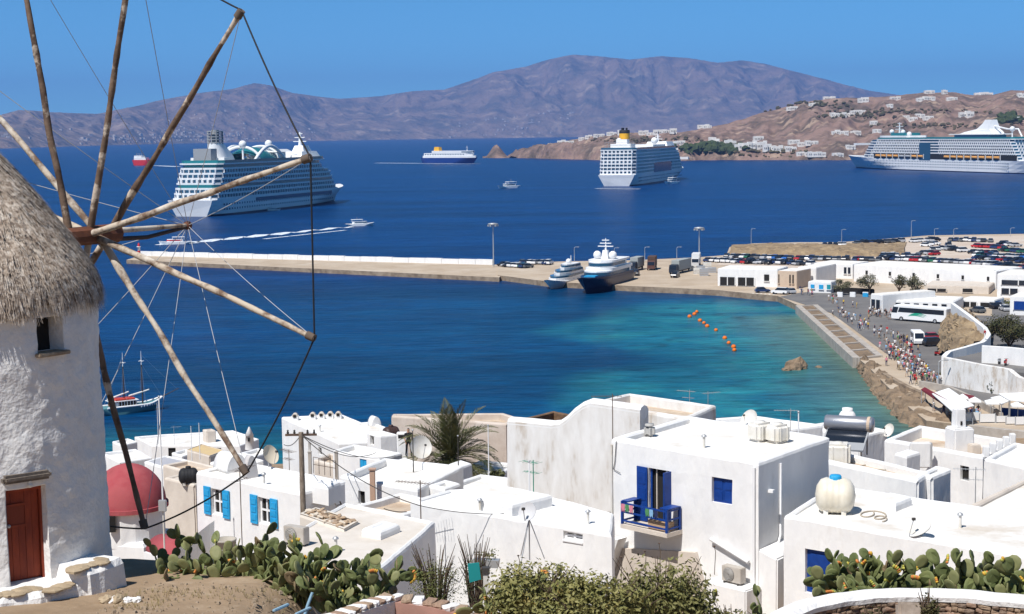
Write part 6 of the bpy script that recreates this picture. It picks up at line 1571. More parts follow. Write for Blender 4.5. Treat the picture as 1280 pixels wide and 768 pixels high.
# buttress block at the front corner with sloping top
q = [W2_(.0, -.02, 0), W2_(.0, .75, 0), W2_(2.6, .75, 0), W2_(2.6, -.02, 0)]
m_ = MB(); zt1 = S6.z - 3.2; zt2 = zt1
m_.add([(a[0], a[1], S6.z0) for a in q] + [(q[0][0], q[0][1], zt1 + .1), (q[1][0], q[1][1], zt1 - .15), (q[2][0], q[2][1], zt1 - .15), (q[3][0], q[3][1], zt1 + .1)], [(0, 1, 5, 4), (1, 2, 6, 5), (2, 3, 7, 6), (3, 0, 4, 7), (4, 5, 6, 7)])
tag(bevel_obj(recalc(m_.build('buttress', WHITE)), .05), 'white sloping buttress on the shaded side of the balcony house', 'buttress')
# ledge with air conditioner
zl = onwall(S6.P[0], S6.P[1], 925, 727).z + .04
lo = MB(); lo.box(W_(L6 - .80, .45, zl - 1.1), (1.9, .9, 2.2), rzz); tag(bevel_obj(lo.build('ledge', WHITE), .05), 'white masonry ledge under the air conditioner', 'ledge')
ACM = M('ac_beige', (.50, .46, .41), .6, (.42, .38, .33), 3)
def ac_unit(p, rz, label, s=1.0):
    t = thing('air_conditioner', tuple(p), label, 'air conditioner', None, rz)
    m_ = MB(); m_.bb(-.42 * s, .42 * s, -.16 * s, .16 * s, .06, .62 * s); bevel_obj(m_.build('casing', ACM, t, False), .02)
    m_ = MB(); m_.lathe([(.24 * s, -.01), (.24 * s, .02), (.02, .02)], (0, 0, 0), 20); m_.xform(Matrix.Translation((-.1 * s, -.165 * s, .34 * s)) @ Matrix.Rotation(R(90), 4, 'X')); m_.build('fan_grille', M('ac_grille', (.18, .17, .16), .7), t, False)
    for k in range(4):
        m_ = MB(); r_ = (.06 + .05 * k) * s
        m_.path([(-.1 * s + r_ * math.cos(a), -.19 * s, .34 * s + r_ * math.sin(a)) for a in [2 * math.pi * i / 16 for i in range(17)]], .006, 4, caps=False); m_.build('guard_ring', PLASTW, t, False)
    for x in (-.3, .3):
        m_ = MB(); m_.bb(x * s - .03, x * s + .03, -.18 * s, .18 * s, 0, .06); m_.build('foot', DARKM, t, False)
ac_unit(W_(L6 - .72, .45, zl), rzz, 'air conditioner on the white ledge of the balcony house')
p = PZ(371, 681, S3.rz); ac_unit(p, rzz + .25, 'air conditioner on the low beige roof below the blue shutters')
# sloping panel left under the balcony
m_ = MB(); a = [onwall(S6.P[0], S6.P[1], px, py) + out * o_ for px, py, o_ in ((752, 668, 1.0), (786, 671, .6), (772, 712, .6), (738, 708, 1.0))]
m_.sweep([[tuple(v) for v in a], [tuple(v - out * .5) for v in a]], 0); tag(recalc(m_.build('stair_wall', WHITE)), 'slanting white stair wall left under the balcony', 'wall')
# lower garden wall under the balcony
m_ = MB(); a = [onwall(S6.P[0], S6.P[1], px, py) + out * .04 for px, py in ((770, 684), (872, 690), (890, 760), (770, 760))]
m_.sweep([[tuple(v + out * .12) for v in a], [tuple(v - out * .03) for v in a]], 0); tag(recalc(m_.build('plinth', BEIGE)), 'beige plinth of the balcony house below the balcony', 'plinth')

# ---------------------------------------------------------------- church with the red dome
DOME = M('red_dome_paint', (.34, .060, .070), .85, (.40, .095, .10), 1.2, bump=.15, bscale=4, c3=(.28, .05, .055), scale3=.6)
cp = PD(161, 630, 80); ct = thing('domed_church', (cp.x, cp.y, cp.z - 5), 'small white church with a faded red dome', 'church')
rd = 47 * 80 / FPX
m_ = MB(); m_.ball((cp.x, cp.y, cp.z + .05), rd, 40, 14, sz=1.08, z0=0.0); m_.build('dome', DOME, ct)
m_ = MB(); m_.lathe([(rd * .9, -.15), (rd * 1.06, -.15), (rd * 1.06, .06), (rd * .9, .06)], tuple(cp), 40, smooth=False); m_.build('cornice', DOME, ct)
m_ = MB(); m_.lathe([(rd * .96, -1.9), (rd * .96, -.1)], tuple(cp), 16, smooth=False); m_.build('drum', WHITE, ct)
m_ = MB(); m_.lathe([(rd * 1.32, -6), (rd * 1.32, -1.75), (rd * 1.22, -1.6), (rd * .8, -1.55)], tuple(cp), 4, smooth=False, a0=.5, a1=.5 + 2 * math.pi); m_.build('nave', WHITE, ct)
p = PD(140, 655, 78.1); m_ = MB(); m_.box(tuple(p), (.34, .3, .8), .3); m_.build('window', DKINT, ct)
# lower red barrel roofs
def arch_roof(px, py, d, w, l, rz, label, vm=DOME, gm=WHITE):
    p = PD(px, py, d); t = thing('barrel_roof', (p.x, p.y, p.z - 2), label, 'roof', None, rz)
    m_ = MB(); m_.sweep([[(w / 2 * math.cos(a), y, 2 + w * .42 * math.sin(a)) for a in [math.pi * i / 16 for i in range(17)]] for y in (-l / 2, l / 2)], 0, True); recalc(m_.build('vault', vm, t, False))
    m_ = MB(); m_.bb(-w / 2 - .12, w / 2 + .12, -l / 2 + .05, l / 2 - .05, -2, 2.02); m_.build('wall', WHITE, t, False)
    for y in (-l / 2 - .06, ):
        m_ = MB(); m_.sweep([[(k * math.cos(a), y + dy, 2 + k * .84 * math.sin(a)) for a in [math.pi * i / 16 for i in range(17)] for k in (w / 2 + .05,)] for dy in (0, .1)], 0, True); recalc(m_.build('gable', gm, t, False))
arch_roof(220, 692, 66, 1.5, 2.4, .75, 'sloping faded red barrel roof below the church dome')
m_ = MB(); a = [PD(205, 700, 60), PD(262, 655, 63), PD(262, 720, 63), PD(205, 740, 60)]
m_.sweep([[tuple(v) for v in a], [tuple(v + Vector((.1, .5, 0))) for v in a]]); tag(recalc(m_.build('garden_wall', WHITE)), 'slanting white garden wall below the red barrel roof', 'wall')

# ---------------------------------------------------------------- roof furniture
def dish(p, dia, face, label, mast=.5, tilt=35, mat=None, tripod=False, cat='satellite dish'):
    t = thing('satellite_dish', tuple(p), label, cat, None, face)
    m_ = MB(); r_ = dia / 2; pr = [(r_ * i / 8, .28 * r_ * (i / 8) ** 2) for i in range(9)]; pr[0] = (.002, 0)
    m_.lathe(pr, (0, 0, 0), 28); m_.lathe([(a, b_ - .015) for a, b_ in pr], (0, 0, 0), 28)
    Mx = Matrix.Translation((0, 0, mast + r_ * .7)) @ Matrix.Rotation(R(90 - tilt), 4, 'Y')
    m_.xform(Mx); m_.build('reflector', mat or PLASTW, t, False)
    m_ = MB(); fc = Mx @ Vector((0, 0, r_ * 1.15)); a = Mx @ Vector((r_ * .95, 0, .28 * r_)); m_.tube(a, fc, .015, n=5); m_.build('feed_arm', GREYM, t, False)
    m_ = MB(); m_.box(tuple(fc), (.10, .08, .08)); m_.build('receiver', DARKM, t, False)
    m_ = MB(); m_.tube((-.05, 0, -.1), (-.05, 0, mast + r_ * .7), .025, n=6)
    if tripod:
        for k in range(3): m_.tube((-.05, 0, mast), (.5 * math.cos(k * 2.1), .5 * math.sin(k * 2.1), -.05), .018, n=5)
    m_.build('mast', GREYM, t, False)
FCAM = R(-90)
dish(PZ(525, 571, S2b.z), 1.15, R(-60), 'big white satellite dish seen face on beside the palm', .05, 20)
dish(PZ(337, 588, S1.rz), .85, R(-35), 'cream satellite dish on the roof of the blue shuttered house', .35, 25, M('cream_dish', (.66, .58, .45), .7))
dish(PD(661, 697, 50), .62, R(-120), 'grey satellite dish on a tripod in front of the low white house', 1.25, 30, tripod=True, mat=M('grey_dish', (.55, .55, .56), .6))
dish(PZ(938, 533, S13.z), 1.05, R(-140), 'big pale satellite dish behind the main house roof', .0, 30)
dish(PZ(1112, 549, S12.z - .5), .8, R(-150), 'small white satellite dish above the solar heater', .2, 25)
dish(PZ(1150, 672, S9.rz), .85, R(-160), 'translucent looking dish leaning on the low roof behind the cactus', -.1, 60)
def mesh_ant(): pass
def antenna(p, h, rz, label, n=9, L=1.2, color=GREYM, second=False):
    t = thing('tv_antenna', tuple(p), label, 'antenna', None, rz)
    m_ = MB(); m_.tube((0, 0, -.1), (0, 0, h), .02, n=6); m_.build('mast', color, t, False)
    m_ = MB(); m_.tube((-L * .3, 0, h - .1), (L * .7, 0, h - .1), .012, n=5); m_.build('boom', color, t, False)
    for i in range(n):
        m_ = MB(); x = -L * .28 + L * .95 * i / (n - 1); w = .30 - .012 * i; m_.tube((x, -w, h - .1), (x, w, h - .1), .006, n=4); m_.build('element', color, t, False)
    if second:
        m_ = MB(); m_.tube((-.3, 0, h - .5), (.5, 0, h - .5), .012, n=5)
        m_.build('boom', color, t, False)
        for i in range(5):
            m_ = MB(); m_.tube((-.25 + .16 * i, -.22, h - .5), (-.25 + .16 * i, .22, h - .5), .006, n=4); m_.build('element', color, t, False)
antenna(PZ(862, 518, S14.rz), 1.5, 2.6, 'spiky aerial on the tan roof behind the main house', second=True)
antenna(PZ(885, 516, S14.rz), 1.3, .4, 'second spiky aerial behind the main house')
antenna(PZ(988, 549, S13.z), 1.6, 3.0, 'aerial standing behind the white roof tanks')
antenna(PD(766, 552, 62), 1.9, 3.1, 'rusty aerial in front of the stained wall', color=RUSTM)
antenna(PD(667, 622, 62), 1.5, 2.4, 'green aerial over the white roof in front of the stained wall', n=5, L=.8, color=M('green_antenna', (.02, .28, .17), .6), second=True)
antenna(PD(527, 690, 56), 2.6, 2.7, 'thin pole with a long aerial on the beige roof', n=11, L=1.4, color=RUSTM)
antenna(PD(1219, 632, 60), 1.5, 2.9, 'aerial on the pale roof at the right', color=GREYM, second=True)
antenna(PZ(218, 556, W1.rz), 2.2, .3, 'aerial on the long waterfront house')
antenna(PD(303, 690, 58), 3.2, 1.2, 'tall thin aerial mast in front of the blue shuttered house', color=RUSTM, second=True)
antenna(PD(362, 596, 80), 1.4, 2.2, 'tangled aerial left of the utility pole', color=RUSTM, second=True)
for k, (px, py, d, h, l) in enumerate(((198, 552, 180, 4.4, 'thin white rod on the waterfront roof'), (204, 640, 62, 4.6, 'thin white pole in front of the red dome'), (240, 574, 125, 2.6, 'thin pole over the yellow canvas roof'), (250, 570, 125, 2.6, 'second thin pole over the yellow canvas roof'), (517, 598, 74, 2.3, 'dark steel pole beside the big satellite dish'), (611, 590, 80, 2.4, 'white pole right of the palm'), (573, 582, 84, 1.6, 'stubby post in front of the palm'), (998, 562, 62, 1.5, 'grey pipe beside the white roof tanks'), (662, 622, 60, 1.4, 'thin wire post on the white roof'))):
    p = PD(px, py, d); t = thing('roof_pole', tuple(p), l, 'pole'); m_ = MB(); m_.tube((0, 0, -.3), (0, 0, h), .035, .025, n=6); m_.build('pole_shaft', PWHITE if 'white' in l or 'thin' in l else DARKM, t, False)
    m_ = MB(); m_.ball((0, 0, h), .05, 8, 6); m_.build('pole_cap', GREYM, t, False)
# lamp head on the pole before the dome
p = PD(207, 722, 56); t = thing('street_lamp', tuple(p), 'street lamp with a square pale head below the red dome', 'street lamp')
hh = (722 - 628) * 56 / FPX; m_ = MB(); m_.tube((0, 0, -.5), (0, 0, hh), .03, n=6); m_.build('post', PLASTW, t, False); m_ = MB(); m_.box((0, -.05, hh), (.28, .12, .42)); bevel_obj(m_.build('lamp_head', GREYM, t, False), .02)
# utility pole and cables
up = PD(379, 640, 60); hp = (640 - 537) * 60 / FPX
t = thing('utility_pole', tuple(up), 'weathered wooden utility pole beside the blue shuttered house', 'utility pole')
m_ = MB(); m_.tube((0, 0, -1), (0, 0, hp), .115, .095, n=10); m_.build('pole_shaft', WOODG, t, False)
m_ = MB(); m_.bb(-.6, .6, -.04, .04, hp - .14, hp - .06); m_.build('crossarm', RUSTM, t, False)
for x in (-.5, -.25, .25, .5):
    m_ = MB(); m_.lathe([(.04, 0), (.05, .05), (.03, .1), (.045, .14), (.001, .16)], (x, 0, hp - .06), 8); m_.build('insulator', DARKM, t, False)
ptop = up + Vector((0, 0, hp - .1))
def cable(a, b_, sag, r, label, mat=None, n=16):
    m_ = MB(); m_.path([tuple(a.lerp(b_, i / n) - Vector((0, 0, sag * 4 * (i / n) * (1 - i / n)))) for i in range(n + 1)], r, 5); o = m_.build('cable', mat or DARKM); return tag(o, label, 'cable')
cable(ptop, PD(524, 632, 55), .35, .018, 'power cable from the pole down to the long aerial')
cable(PD(524, 632, 55), PD(640, 642, 56), .12, .014, 'power cable along the front of the long low house')
cable(PD(640, 642, 56), PD(765, 665, 57), .12, .014, 'power cable ending at the balcony house')
cable(ptop, PD(505, 566, 100), .6, .018, 'cable from the pole to the roof below the palm')
cable(ptop, PD(470, 566, 92), .5, .018, 'cable from the pole to the parapet house')
cable(ptop, PD(355, 556, 75), .2, .018, 'cable leaving the pole towards the left')
cable(PD(480, 636, 62), PD(508, 640, 60), .05, .02, 'short loose cable on the blank wall house')
# ladder on the shaded wall
A3, B3 = S1.P[1], S1.P[2]; t = thing('ladder', tuple(PZ(420, 640, S1.z - 2.4)), 'ladder leaning on the shaded side of the blue shuttered house', 'ladder')
a0, a1 = onwall(A3, B3, 408, 611), onwall(A3, B3, 417, 646); e3 = (B3 - A3).normalized(); o3 = Vector((e3.y, -e3.x, 0))
for s_ in (0, .3):
    m_ = MB(); m_.tube(a0 + e3 * s_ + o3 * .06, a1 + e3 * s_ + o3 * .5, .03, n=6); m_.build('side_rail', PLASTW if s_ == 0 else WOODG, t)
for i in range(1, 7):
    c = (a0 + o3 * .06).lerp(a1 + o3 * .5, i / 7); m_ = MB(); m_.tube(c, c + e3 * .3, .02, n=5); m_.build('rung', WOODG, t)
# water tanks
def drum_tank(p, r, l, rz, mat, label, lid=None):
    t = thing('water_tank', tuple(p), label, 'water tank', None, rz)
    m_ = MB(); pr = [(.02, -l / 2 - r * .30), (r * .55, -l / 2 - r * .22), (r * .9, -l / 2), (r, -l / 2 + r * .25)]
    for k in range(1, 5): pr += [(r, -l / 2 + l * k / 5 - .04), (r * 1.03, -l / 2 + l * k / 5), (r, -l / 2 + l * k / 5 + .04)]
    pr += [(r, l / 2 - r * .25), (r * .9, l / 2), (r * .55, l / 2 + r * .22), (.02, l / 2 + r * .30)]
    m_.lathe(pr, (0, 0, 0), 28); m_.xform(Matrix.Translation((0, 0, r)) @ Matrix.Rotation(R(90), 4, 'Y')); recalc(m_.build('tank_body', mat, t, False))
    m_ = MB(); m_.lathe([(r * .34, 2 * r - .06), (r * .34, 2 * r + .06), (r * .30, 2 * r + .11), (.01, 2 * r + .12)], (0, 0, 0), 18); m_.build('lid', lid or mat, t, False)
    for x in (-l * .3, l * .3):
        m_ = MB(); m_.bb(x - .08, x + .08, -r * .7, r * .7, -.04, .18); m_.build('cradle', PLASTW, t, False)
    return t
drum_tank(PZ(1044, 641, S9.rz), .60, 1.0, R(-14), M('cream_tank', (.74, .70, .60), .4, (.66, .60, .48), 2), 'big cream round water tank with a light blue lid', LBLUE)
drum_tank(PZ(236, 605, W7.rz), .48, .9, .2, BLACK, 'black plastic water barrel right of the red dome')
drum_tank(PZ(489, 551, W9.rz), .5, .9, .6, M('brown_tank', (.06, .035, .03), .5), 'dark brown water barrel left of the palm')
drum_tank(PZ(188, 566, W1.rz - 3), .3, .5, 1.2, BLACK, 'small black barrel below the waterfront house')
def box_tank(p, w, d, h, rz, label, mat=PLASTW):
    t = thing('roof_tank', tuple(p), label, 'water tank', None, rz)
    m_ = MB(); m_.bb(-w / 2, w / 2, -d / 2, d / 2, 0, h); bevel_obj(m_.build('tank_body', mat, t, False), .12, 3)
    for x in (-w * .22, w * .22):
        m_ = MB(); m_.bb(x - .04, x + .04, -d / 2 - .02, d / 2 + .02, .08, h - .08); bevel_obj(m_.build('rib', mat, t, False), .015, 1)
    m_ = MB(); m_.lathe([(.18, h - .02), (.18, h + .05), (.01, h + .06)], (0, 0, 0), 16); m_.build('lid', mat, t, False)
box_tank(PZ(950, 551, S6.rz), .85, .7, .72, .6, 'left white square roof tank on the main house')
box_tank(PZ(972, 553, S6.rz), .8, .7, .70, .6, 'right white square roof tank on the main house')
box_tank(PZ(1048, 580, S7.rz), .95, .9, .85, -.25, 'white ribbed roof tank in front of the solar heater')
box_tank(PZ(812, 546, S6.rz), .5, .3, .45, -.7, 'small louvred roof unit at the rear of the main house', M('louvre_grey', (.40, .39, .37), .7))
# solar water heater
p = PZ(1062, 569, S7.rz); t = thing('solar_water_heater', tuple(p), 'solar water heater with steel cylinder and dark collector', 'solar heater', None, R(-24))
m_ = MB(); m_.lathe([(.02, -1.02), (.28, -1.0), (.32, -.94), (.32, .94), (.28, 1.0), (.02, 1.02)], (0, 0, 0), 26); m_.xform(Matrix.Translation((-.1, .35, 1.25)) @ Matrix.Rotation(R(90), 4, 'Y')); cyl = recalc(m_.build('cylinder', M('brushed_steel', (.36, .37, .40), .35, metal=.6), t, False))
m_ = MB(); m_.lathe([(.325, -.06), (.335, -.02), (.335, .02), (.325, .06)], (0, 0, 0), 26, smooth=False); m_.xform(Matrix.Translation((.72, .35, 1.25)) @ Matrix.Rotation(R(90), 4, 'Y')); m_.build('cylinder_band', BEI2, cyl, False)
m_ = MB(); m_.sweep([[(-1.0, -.95, .35), (-1.0, .30, .98), (-1.0, .27, 1.05), (-1.0, -.98, .42)], [(.75, -.95, .35), (.75, .30, .98), (.75, .27, 1.05), (.75, -.98, .42)]]); recalc(m_.build('collector_frame', GREYM, t, False))
m_ = MB(); m_.sweep([[(-.94, -.92, .425), (-.94, .24, 1.02), (-.94, .23, 1.04), (-.94, -.93, .44)], [(.69, -.92, .425), (.69, .24, 1.02), (.69, .23, 1.04), (.69, -.93, .44)]]); recalc(m_.build('collector_glass', GLASS, t, False))
for x in (-.9, .65):
    for y, z in ((-.9, .38), (.3, .98)):
        m_ = MB(); m_.tube((x, y, 0), (x, y, z), .03, n=5); m_.build('leg', RUSTM, t, False)
cu_ = bpy.data.curves.new('cylinder_lettering', 'FONT'); cu_.body = 'Dion  Therm'; cu_.size = .22; cu_.extrude = .002; cu_.align_x = 'CENTER'; cu_.shear = .2
fo = bpy.data.objects.new('lt', cu_); col.objects.link(fo); dg = bpy.context.evaluated_depsgraph_get(); dg.update(); lm = bpy.data.meshes.new_from_object(fo.evaluated_get(dg)); bpy.data.objects.remove(fo)
lm.materials.clear(); lm.materials.append(PWHITE); lo = bpy.data.objects.new('lettering', lm); col.objects.link(lo); lo.parent = cyl; lo.location = (-.15, .35 - .31, 1.28); lo.rotation_euler = (R(78), 0, 0)
# wound hose on the roof
for k, (cx_, cy_, H_, l) in enumerate(((1098, 640, S9, 'loose grey hose curled beside the cream tank'), (1098, 583, S7, 'loose hose on the solar roof'))):
    pts = [PZ(cx_ - 22 + 30 * (1 - math.exp(-i * .06)) + 16 * math.cos(i * .31 + k) * (1 - i / 60), cy_ + 5.5 * math.sin(i * .31 + k) * (1 - i / 70) + i * .22, H_.rz + .03) for i in range(48)]
    m_ = MB(); m_.path([tuple(p) for p in pts], .025, 6); tag(m_.build('hose', M('hose_%d' % k, (.42, .36, .28), .7)), l, 'hose')
# domed and bell tower chimneys
p = PZ(1059, 541, S12.z); t = thing('domed_chimney', tuple(p), 'white chimney topped by a round ball dome by the sea', 'chimney')
m_ = MB(); m_.bb(-.55, .55, -.5, .5, -.5, .45); bevel_obj(m_.build('base', WHITE, t, False), .06); m_ = MB(); m_.ball((0, 0, .85), .5, 18, 12); m_.build('ball_dome', WHITE, t, False); m_ = MB(); m_.lathe([(.30, 1.18), (.30, 1.42), (.01, 1.45)], (0, 0, 0), 14); m_.build('cap', WHITE, t, False)
pc = PZ(1199, 566, S8.rz); p = pc; t = thing('bell_tower_chimney', tuple(p), 'white bell tower shaped chimney with a small dark opening', 'chimney', None, .25)
m_ = MB(); m_.bb(-.55, .55, -.5, .5, 0, 1.30); bevel_obj(m_.build('base', WHITE, t, False), .08); m_ = MB(); m_.box((-.05, 0, 1.75), (.56, .5, .95), 0, taper=.9); bevel_obj(m_.build('tower', WHITE, t, False), .04); m_ = MB(); m_.box((-.05, -.24, 1.52), (.10, .06, .2)); m_.build('opening', DKINT, t, False); m_ = MB(); m_.bb(.15, .62, -1.0, -.48, 0, .55); bevel_obj(m_.build('beige_box', BEIGE, t, False), .04)
p = PZ(1150, 577, S8.rz); t = thing('white_stub_wall', tuple(p), 'free standing white stub wall on the tan roof edge', 'wall'); m_ = MB(); m_.bb(-.5, .5, -.12, .12, -.3, .95); bevel_obj(m_.build('stub', WHITE, t, False), .05)
m_ = MB(); m_.bb(.5, .56, -.14, .14, -.3, .9); m_.build('grey_edge', GREYM, t, False)
# white balustrade posts right of the tan roof
for k in range(5):
    p = S8.P[1].lerp(S8.P[2], .08 + .2 * k); t = thing('parapet_post', (p.x, p.y, S8.z), 'small white parapet post, %s from the front at the tan roof edge' % NTH[k], 'post', 'parapet posts of the tan roof')
    m_ = MB(); m_.bb(-.14, .14, -.14, .14, -.1, .45); bevel_obj(m_.build('post_block', WHITE, t, False), .03)
# little bell turret of the waterfront house
p = PD(312, 551, 180); t = thing('bell_turret', tuple(p), 'tiny white pointed turret at the sea edge', 'turret'); m_ = MB(); m_.lathe([(.55, -1), (.45, .6), (.5, .62), (.06, 1.6)], (0, 0, 0), 10); m_.build('spire', WHITE, t, False); m_ = MB(); m_.box((0, -.5, .2), (.25, .12, .4)); m_.build('arch', DKINT, t, False)
# chimney pair and pipes near the big dish
p = PZ(503, 566, W10.z - .2); t = thing('chimney', tuple(p), 'slim white chimney with dark top beside the big dish', 'chimney'); m_ = MB(); m_.bb(-.32, .32, -.28, .28, -.5, 1.25); bevel_obj(m_.build('stack', WHITE, t, False), .04); m_ = MB(); m_.bb(-.22, .22, -.30, -.2, .95, 1.15); m_.build('smoke_hole', DKINT, t, False)
person(0, 0, '', base=PZ(511, 571.5, W10.z - .3), rz=-1.2, top='black', bot='black', label='person in dark clothes on a roof beside the big satellite dish')
p = PZ(467, 616, S2.z - 1.0)
t = thing('terracotta_flue', tuple(PD(466, 615, 70)), 'square terracotta flue rising from the blank white wall', 'flue'); m_ = MB(); m_.bb(-.12, .12, -.12, .12, -.4, 1.0); bevel_obj(m_.build('flue_pipe', M('terracotta', (.52, .34, .24), .9), t, False), .02); m_ = MB(); m_.bb(-.16, .16, -.16, .16, 1.0, 1.06); m_.build('flue_cap', M('terracotta_cap', (.46, .30, .22), .9), t, False)
# rain barrel in front of the blue shuttered house
p = PD(283, 712, 56); t = thing('rain_barrel', tuple(p), 'grey beige open cylinder barrel behind the left cactus', 'barrel'); r_ = 13.5 * 56 / FPX
m_ = MB(); m_.lathe([(r_, -1.5), (r_, 1.05), (r_ * 1.05, 1.06), (r_ * 1.05, 1.12), (r_ * .92, 1.12), (r_ * .92, .7), (.01, .7)], (0, 0, 0), 28); m_.build('barrel_body', M('fibre_cement', (.44, .40, .34), .9, (.36, .33, .28), 1.5), t, False)
m_ = MB(); m_.lathe([(r_ * 1.01, .78), (r_ * 1.03, .80), (r_ * 1.01, .82)], (0, 0, 0), 28); m_.build('rib', M('fibre_rib', (.38, .35, .30), .9), t, False)
# rails on the terrace beside the pole
t = thing('terrace_railing', tuple(PD(405, 590, 85)), 'thin metal railing on the terrace behind the utility pole', 'railing')
for k in range(5):
    m_ = MB(); q = PD(392 + 7 * k, 592 + 1.2 * k, 85); m_.tube(q, q + Vector((0, 0, .9)), .018, n=5); m_.build('baluster', RUSTM, t)
for z in (.5, .9):
    m_ = MB(); m_.tube(PD(392, 592, 85) + Vector((0, 0, z)), PD(420, 597, 85) + Vector((0, 0, z)), .016, n=5); m_.build('rail', RUSTM, t)
for px in (388, 421):
    t = thing('terrace_pillar', tuple(PD(px, 596, 86)), '%s concrete pillar of the terrace behind the utility pole' % ('left' if px < 400 else 'right'), 'pillar'); m_ = MB(); m_.bb(-.09, .09, -.09, .09, -.2, 1.35); bevel_obj(m_.build('shaft', CONC, t, False), .01); m_ = MB(); m_.bb(-.11, .11, -.11, .11, 1.35, 1.4); m_.build('capital', CONC, t, False)

# ---------------------------------------------------------------- palm tree
FROND = M('palm_frond', (.060, .070, .024), .6, (.15, .145, .06), 2.0)
DEADF = M('dry_palm_frond', (.24, .18, .10), .8, (.16, .12, .07), 2.0)
pp = PD(563, 588, 92); pt = thing('palm_tree', (pp.x, pp.y, pp.z - 4), 'shaggy date palm rising between the white roofs', 'palm tree')
cen = pp + Vector((0, 0, .6))
m_ = MB(); m_.path([(pp.x, pp.y, pp.z - 4), (pp.x + .05, pp.y, pp.z - 1), tuple(cen)], [.45, .42, .5], 12); m_.build('trunk', BARK, pt)
rf = random.Random(31)
def frond(L, az, el, droop, mat, nm='frond'):
    m_ = MB(); n = 14; pts = []; d = Vector((math.cos(az) * math.cos(el), math.sin(az) * math.cos(el), math.sin(el))); p = Vector(cen)
    for i in range(n + 1):
        pts.append(p.copy()); p = p + d * (L / n); d.z -= droop / n * (.4 + 1.2 * i / n); d.normalize()
    m_.path([tuple(q) for q in pts], [.035 - .03 * i / n for i in range(n + 1)], 4)
    for i in range(2, n + 1):
        for h_ in range(3):
            q = pts[i - 1].lerp(pts[i], h_ / 3); t_ = (pts[i] - pts[i - 1]).normalized(); sd = t_.cross(Vector((0, 0, 1))).normalized(); upv = sd.cross(t_)
            ll = (.62 * math.sin(math.pi * min(1, (i + h_ / 3) / n * .82 + .12))) * (L / 2.4)
            for s_ in (-1, 1):
                dr = (t_ * .75 + sd * s_ * .75 + upv * rf.uniform(.05, .35)).normalized(); w = t_ * .05
                m_.add([q - w, q + dr * ll * .5 - w * .8 + upv * .02, q + dr * ll - Vector((0, 0, .08 * ll)), q + dr * ll * .5 + w * .8 + upv * .02], [(0, 1, 2, 3)])
    m_.build(nm, mat, pt)
for k in range(44):
    el = rf.uniform(-.15, 1.40); az = rf.uniform(0, 6.28); frond(rf.uniform(3.0, 4.0), az, el, rf.uniform(1.2, 2.3) * (1.25 - el * .5), FROND)
for k in range(16): frond(rf.uniform(2.2, 2.9), rf.uniform(0, 6.28), rf.uniform(-.7, -.1), rf.uniform(.8, 1.4), DEADF, 'dry_frond')
tree(578, 615, 24, 20, 'spiky green shrub in the gap right of the palm', FROND, 400, trunk=0, leaf=.14, name='shrub', cat='shrub', base=PD(620, 604, 82))
# ================================================================ windmill
MZ = 35.25; ax0 = PD(-20, 735, 29.3); AXX, AXY = ax0.x, ax0.y; RB, RT, ZT = 2.36, 2.24, 40.35
def cyl_hit(px, py, Rr):
    d = ray(px, py); ox, oy = CAMP.x - AXX, CAMP.y - AXY
    a = d.x ** 2 + d.y ** 2; b_ = 2 * (ox * d.x + oy * d.y); c = ox * ox + oy * oy - Rr * Rr
    t_ = (-b_ - math.sqrt(max(0, b_ * b_ - 4 * a * c))) / (2 * a); p = CAMP + d * t_
    return math.atan2(p.y - AXY, p.x - AXX), p.z
mill = thing('windmill', (AXX, AXY, MZ), 'old whitewashed windmill with a thatched cone roof and bare sail spokes', 'windmill')
STUCCO = M('rough_whitewash', (.80, .79, .77), .92, (.72, .70, .68), 2.0, bump=.55, bscale=11, bdist=.05, c3=(.60, .55, .50), scale3=.9, lo3=.60, hi3=.85)
def Rz(z): return RB + (RT - RB) * (z - MZ) / (ZT - MZ)
dth0, _ = cyl_hit(9, 670, 2.3); dth1, _ = cyl_hit(59, 670, 2.3); _, dz0 = cyl_hit(34, 729, 2.31); _, dz1 = cyl_hit(34, 609, 2.26)
wth0, _ = cyl_hit(45, 425, 2.22); wth1, _ = cyl_hit(76, 425, 2.22); _, wz0 = cyl_hit(60, 440, 2.22); _, wz1 = cyl_hit(60, 396, 2.22)
HOLES = [(dth0, dth1, dz0, dz1), (wth0, wth1, wz0, wz1)]
ths = sorted(set([(-math.pi + 2 * math.pi * i / 230) for i in range(230)] + [h_[k] for h_ in HOLES for k in (0, 1)]))
zs_ = sorted(set(list(np.linspace(MZ - .6, ZT, 84)) + [h_[k] for h_ in HOLES for k in (2, 3)]))
def tow(th, z, ins=0.0):
    r_ = Rz(z)
    v = Vector((math.cos(th) * 2.3, math.sin(th) * 2.3, z))
    edge = min(min(abs(th - h_[0]) + abs(th - h_[1]) for h_ in HOLES), 1)
    r_ += .045 * mnoise.fractal(v * .8, .9, 2.1, 3) + .022 * mnoise.fractal(v * 4.5, .8, 2.1, 3) - ins
    return (AXX + r_ * math.cos(th), AXY + r_ * math.sin(th), z)
m_ = MB(); nt_, nz_ = len(ths), len(zs_)
m_.v = [tow(th, z) for z in zs_ for th in ths]
for j in range(nz_ - 1):
    for i in range(nt_):
        i2 = (i + 1) % nt_; tm = (ths[i] + ths[i2]) / 2 if i2 else math.pi; zm = (zs_[j] + zs_[j + 1]) / 2
        if any(h_[0] < tm < h_[1] and h_[2] < zm < h_[3] for h_ in HOLES): continue
        m_.f.append((j * nt_ + i, j * nt_ + i2, (j + 1) * nt_ + i2, (j + 1) * nt_ + i)); m_.m.append(0); m_.sm.append(True)
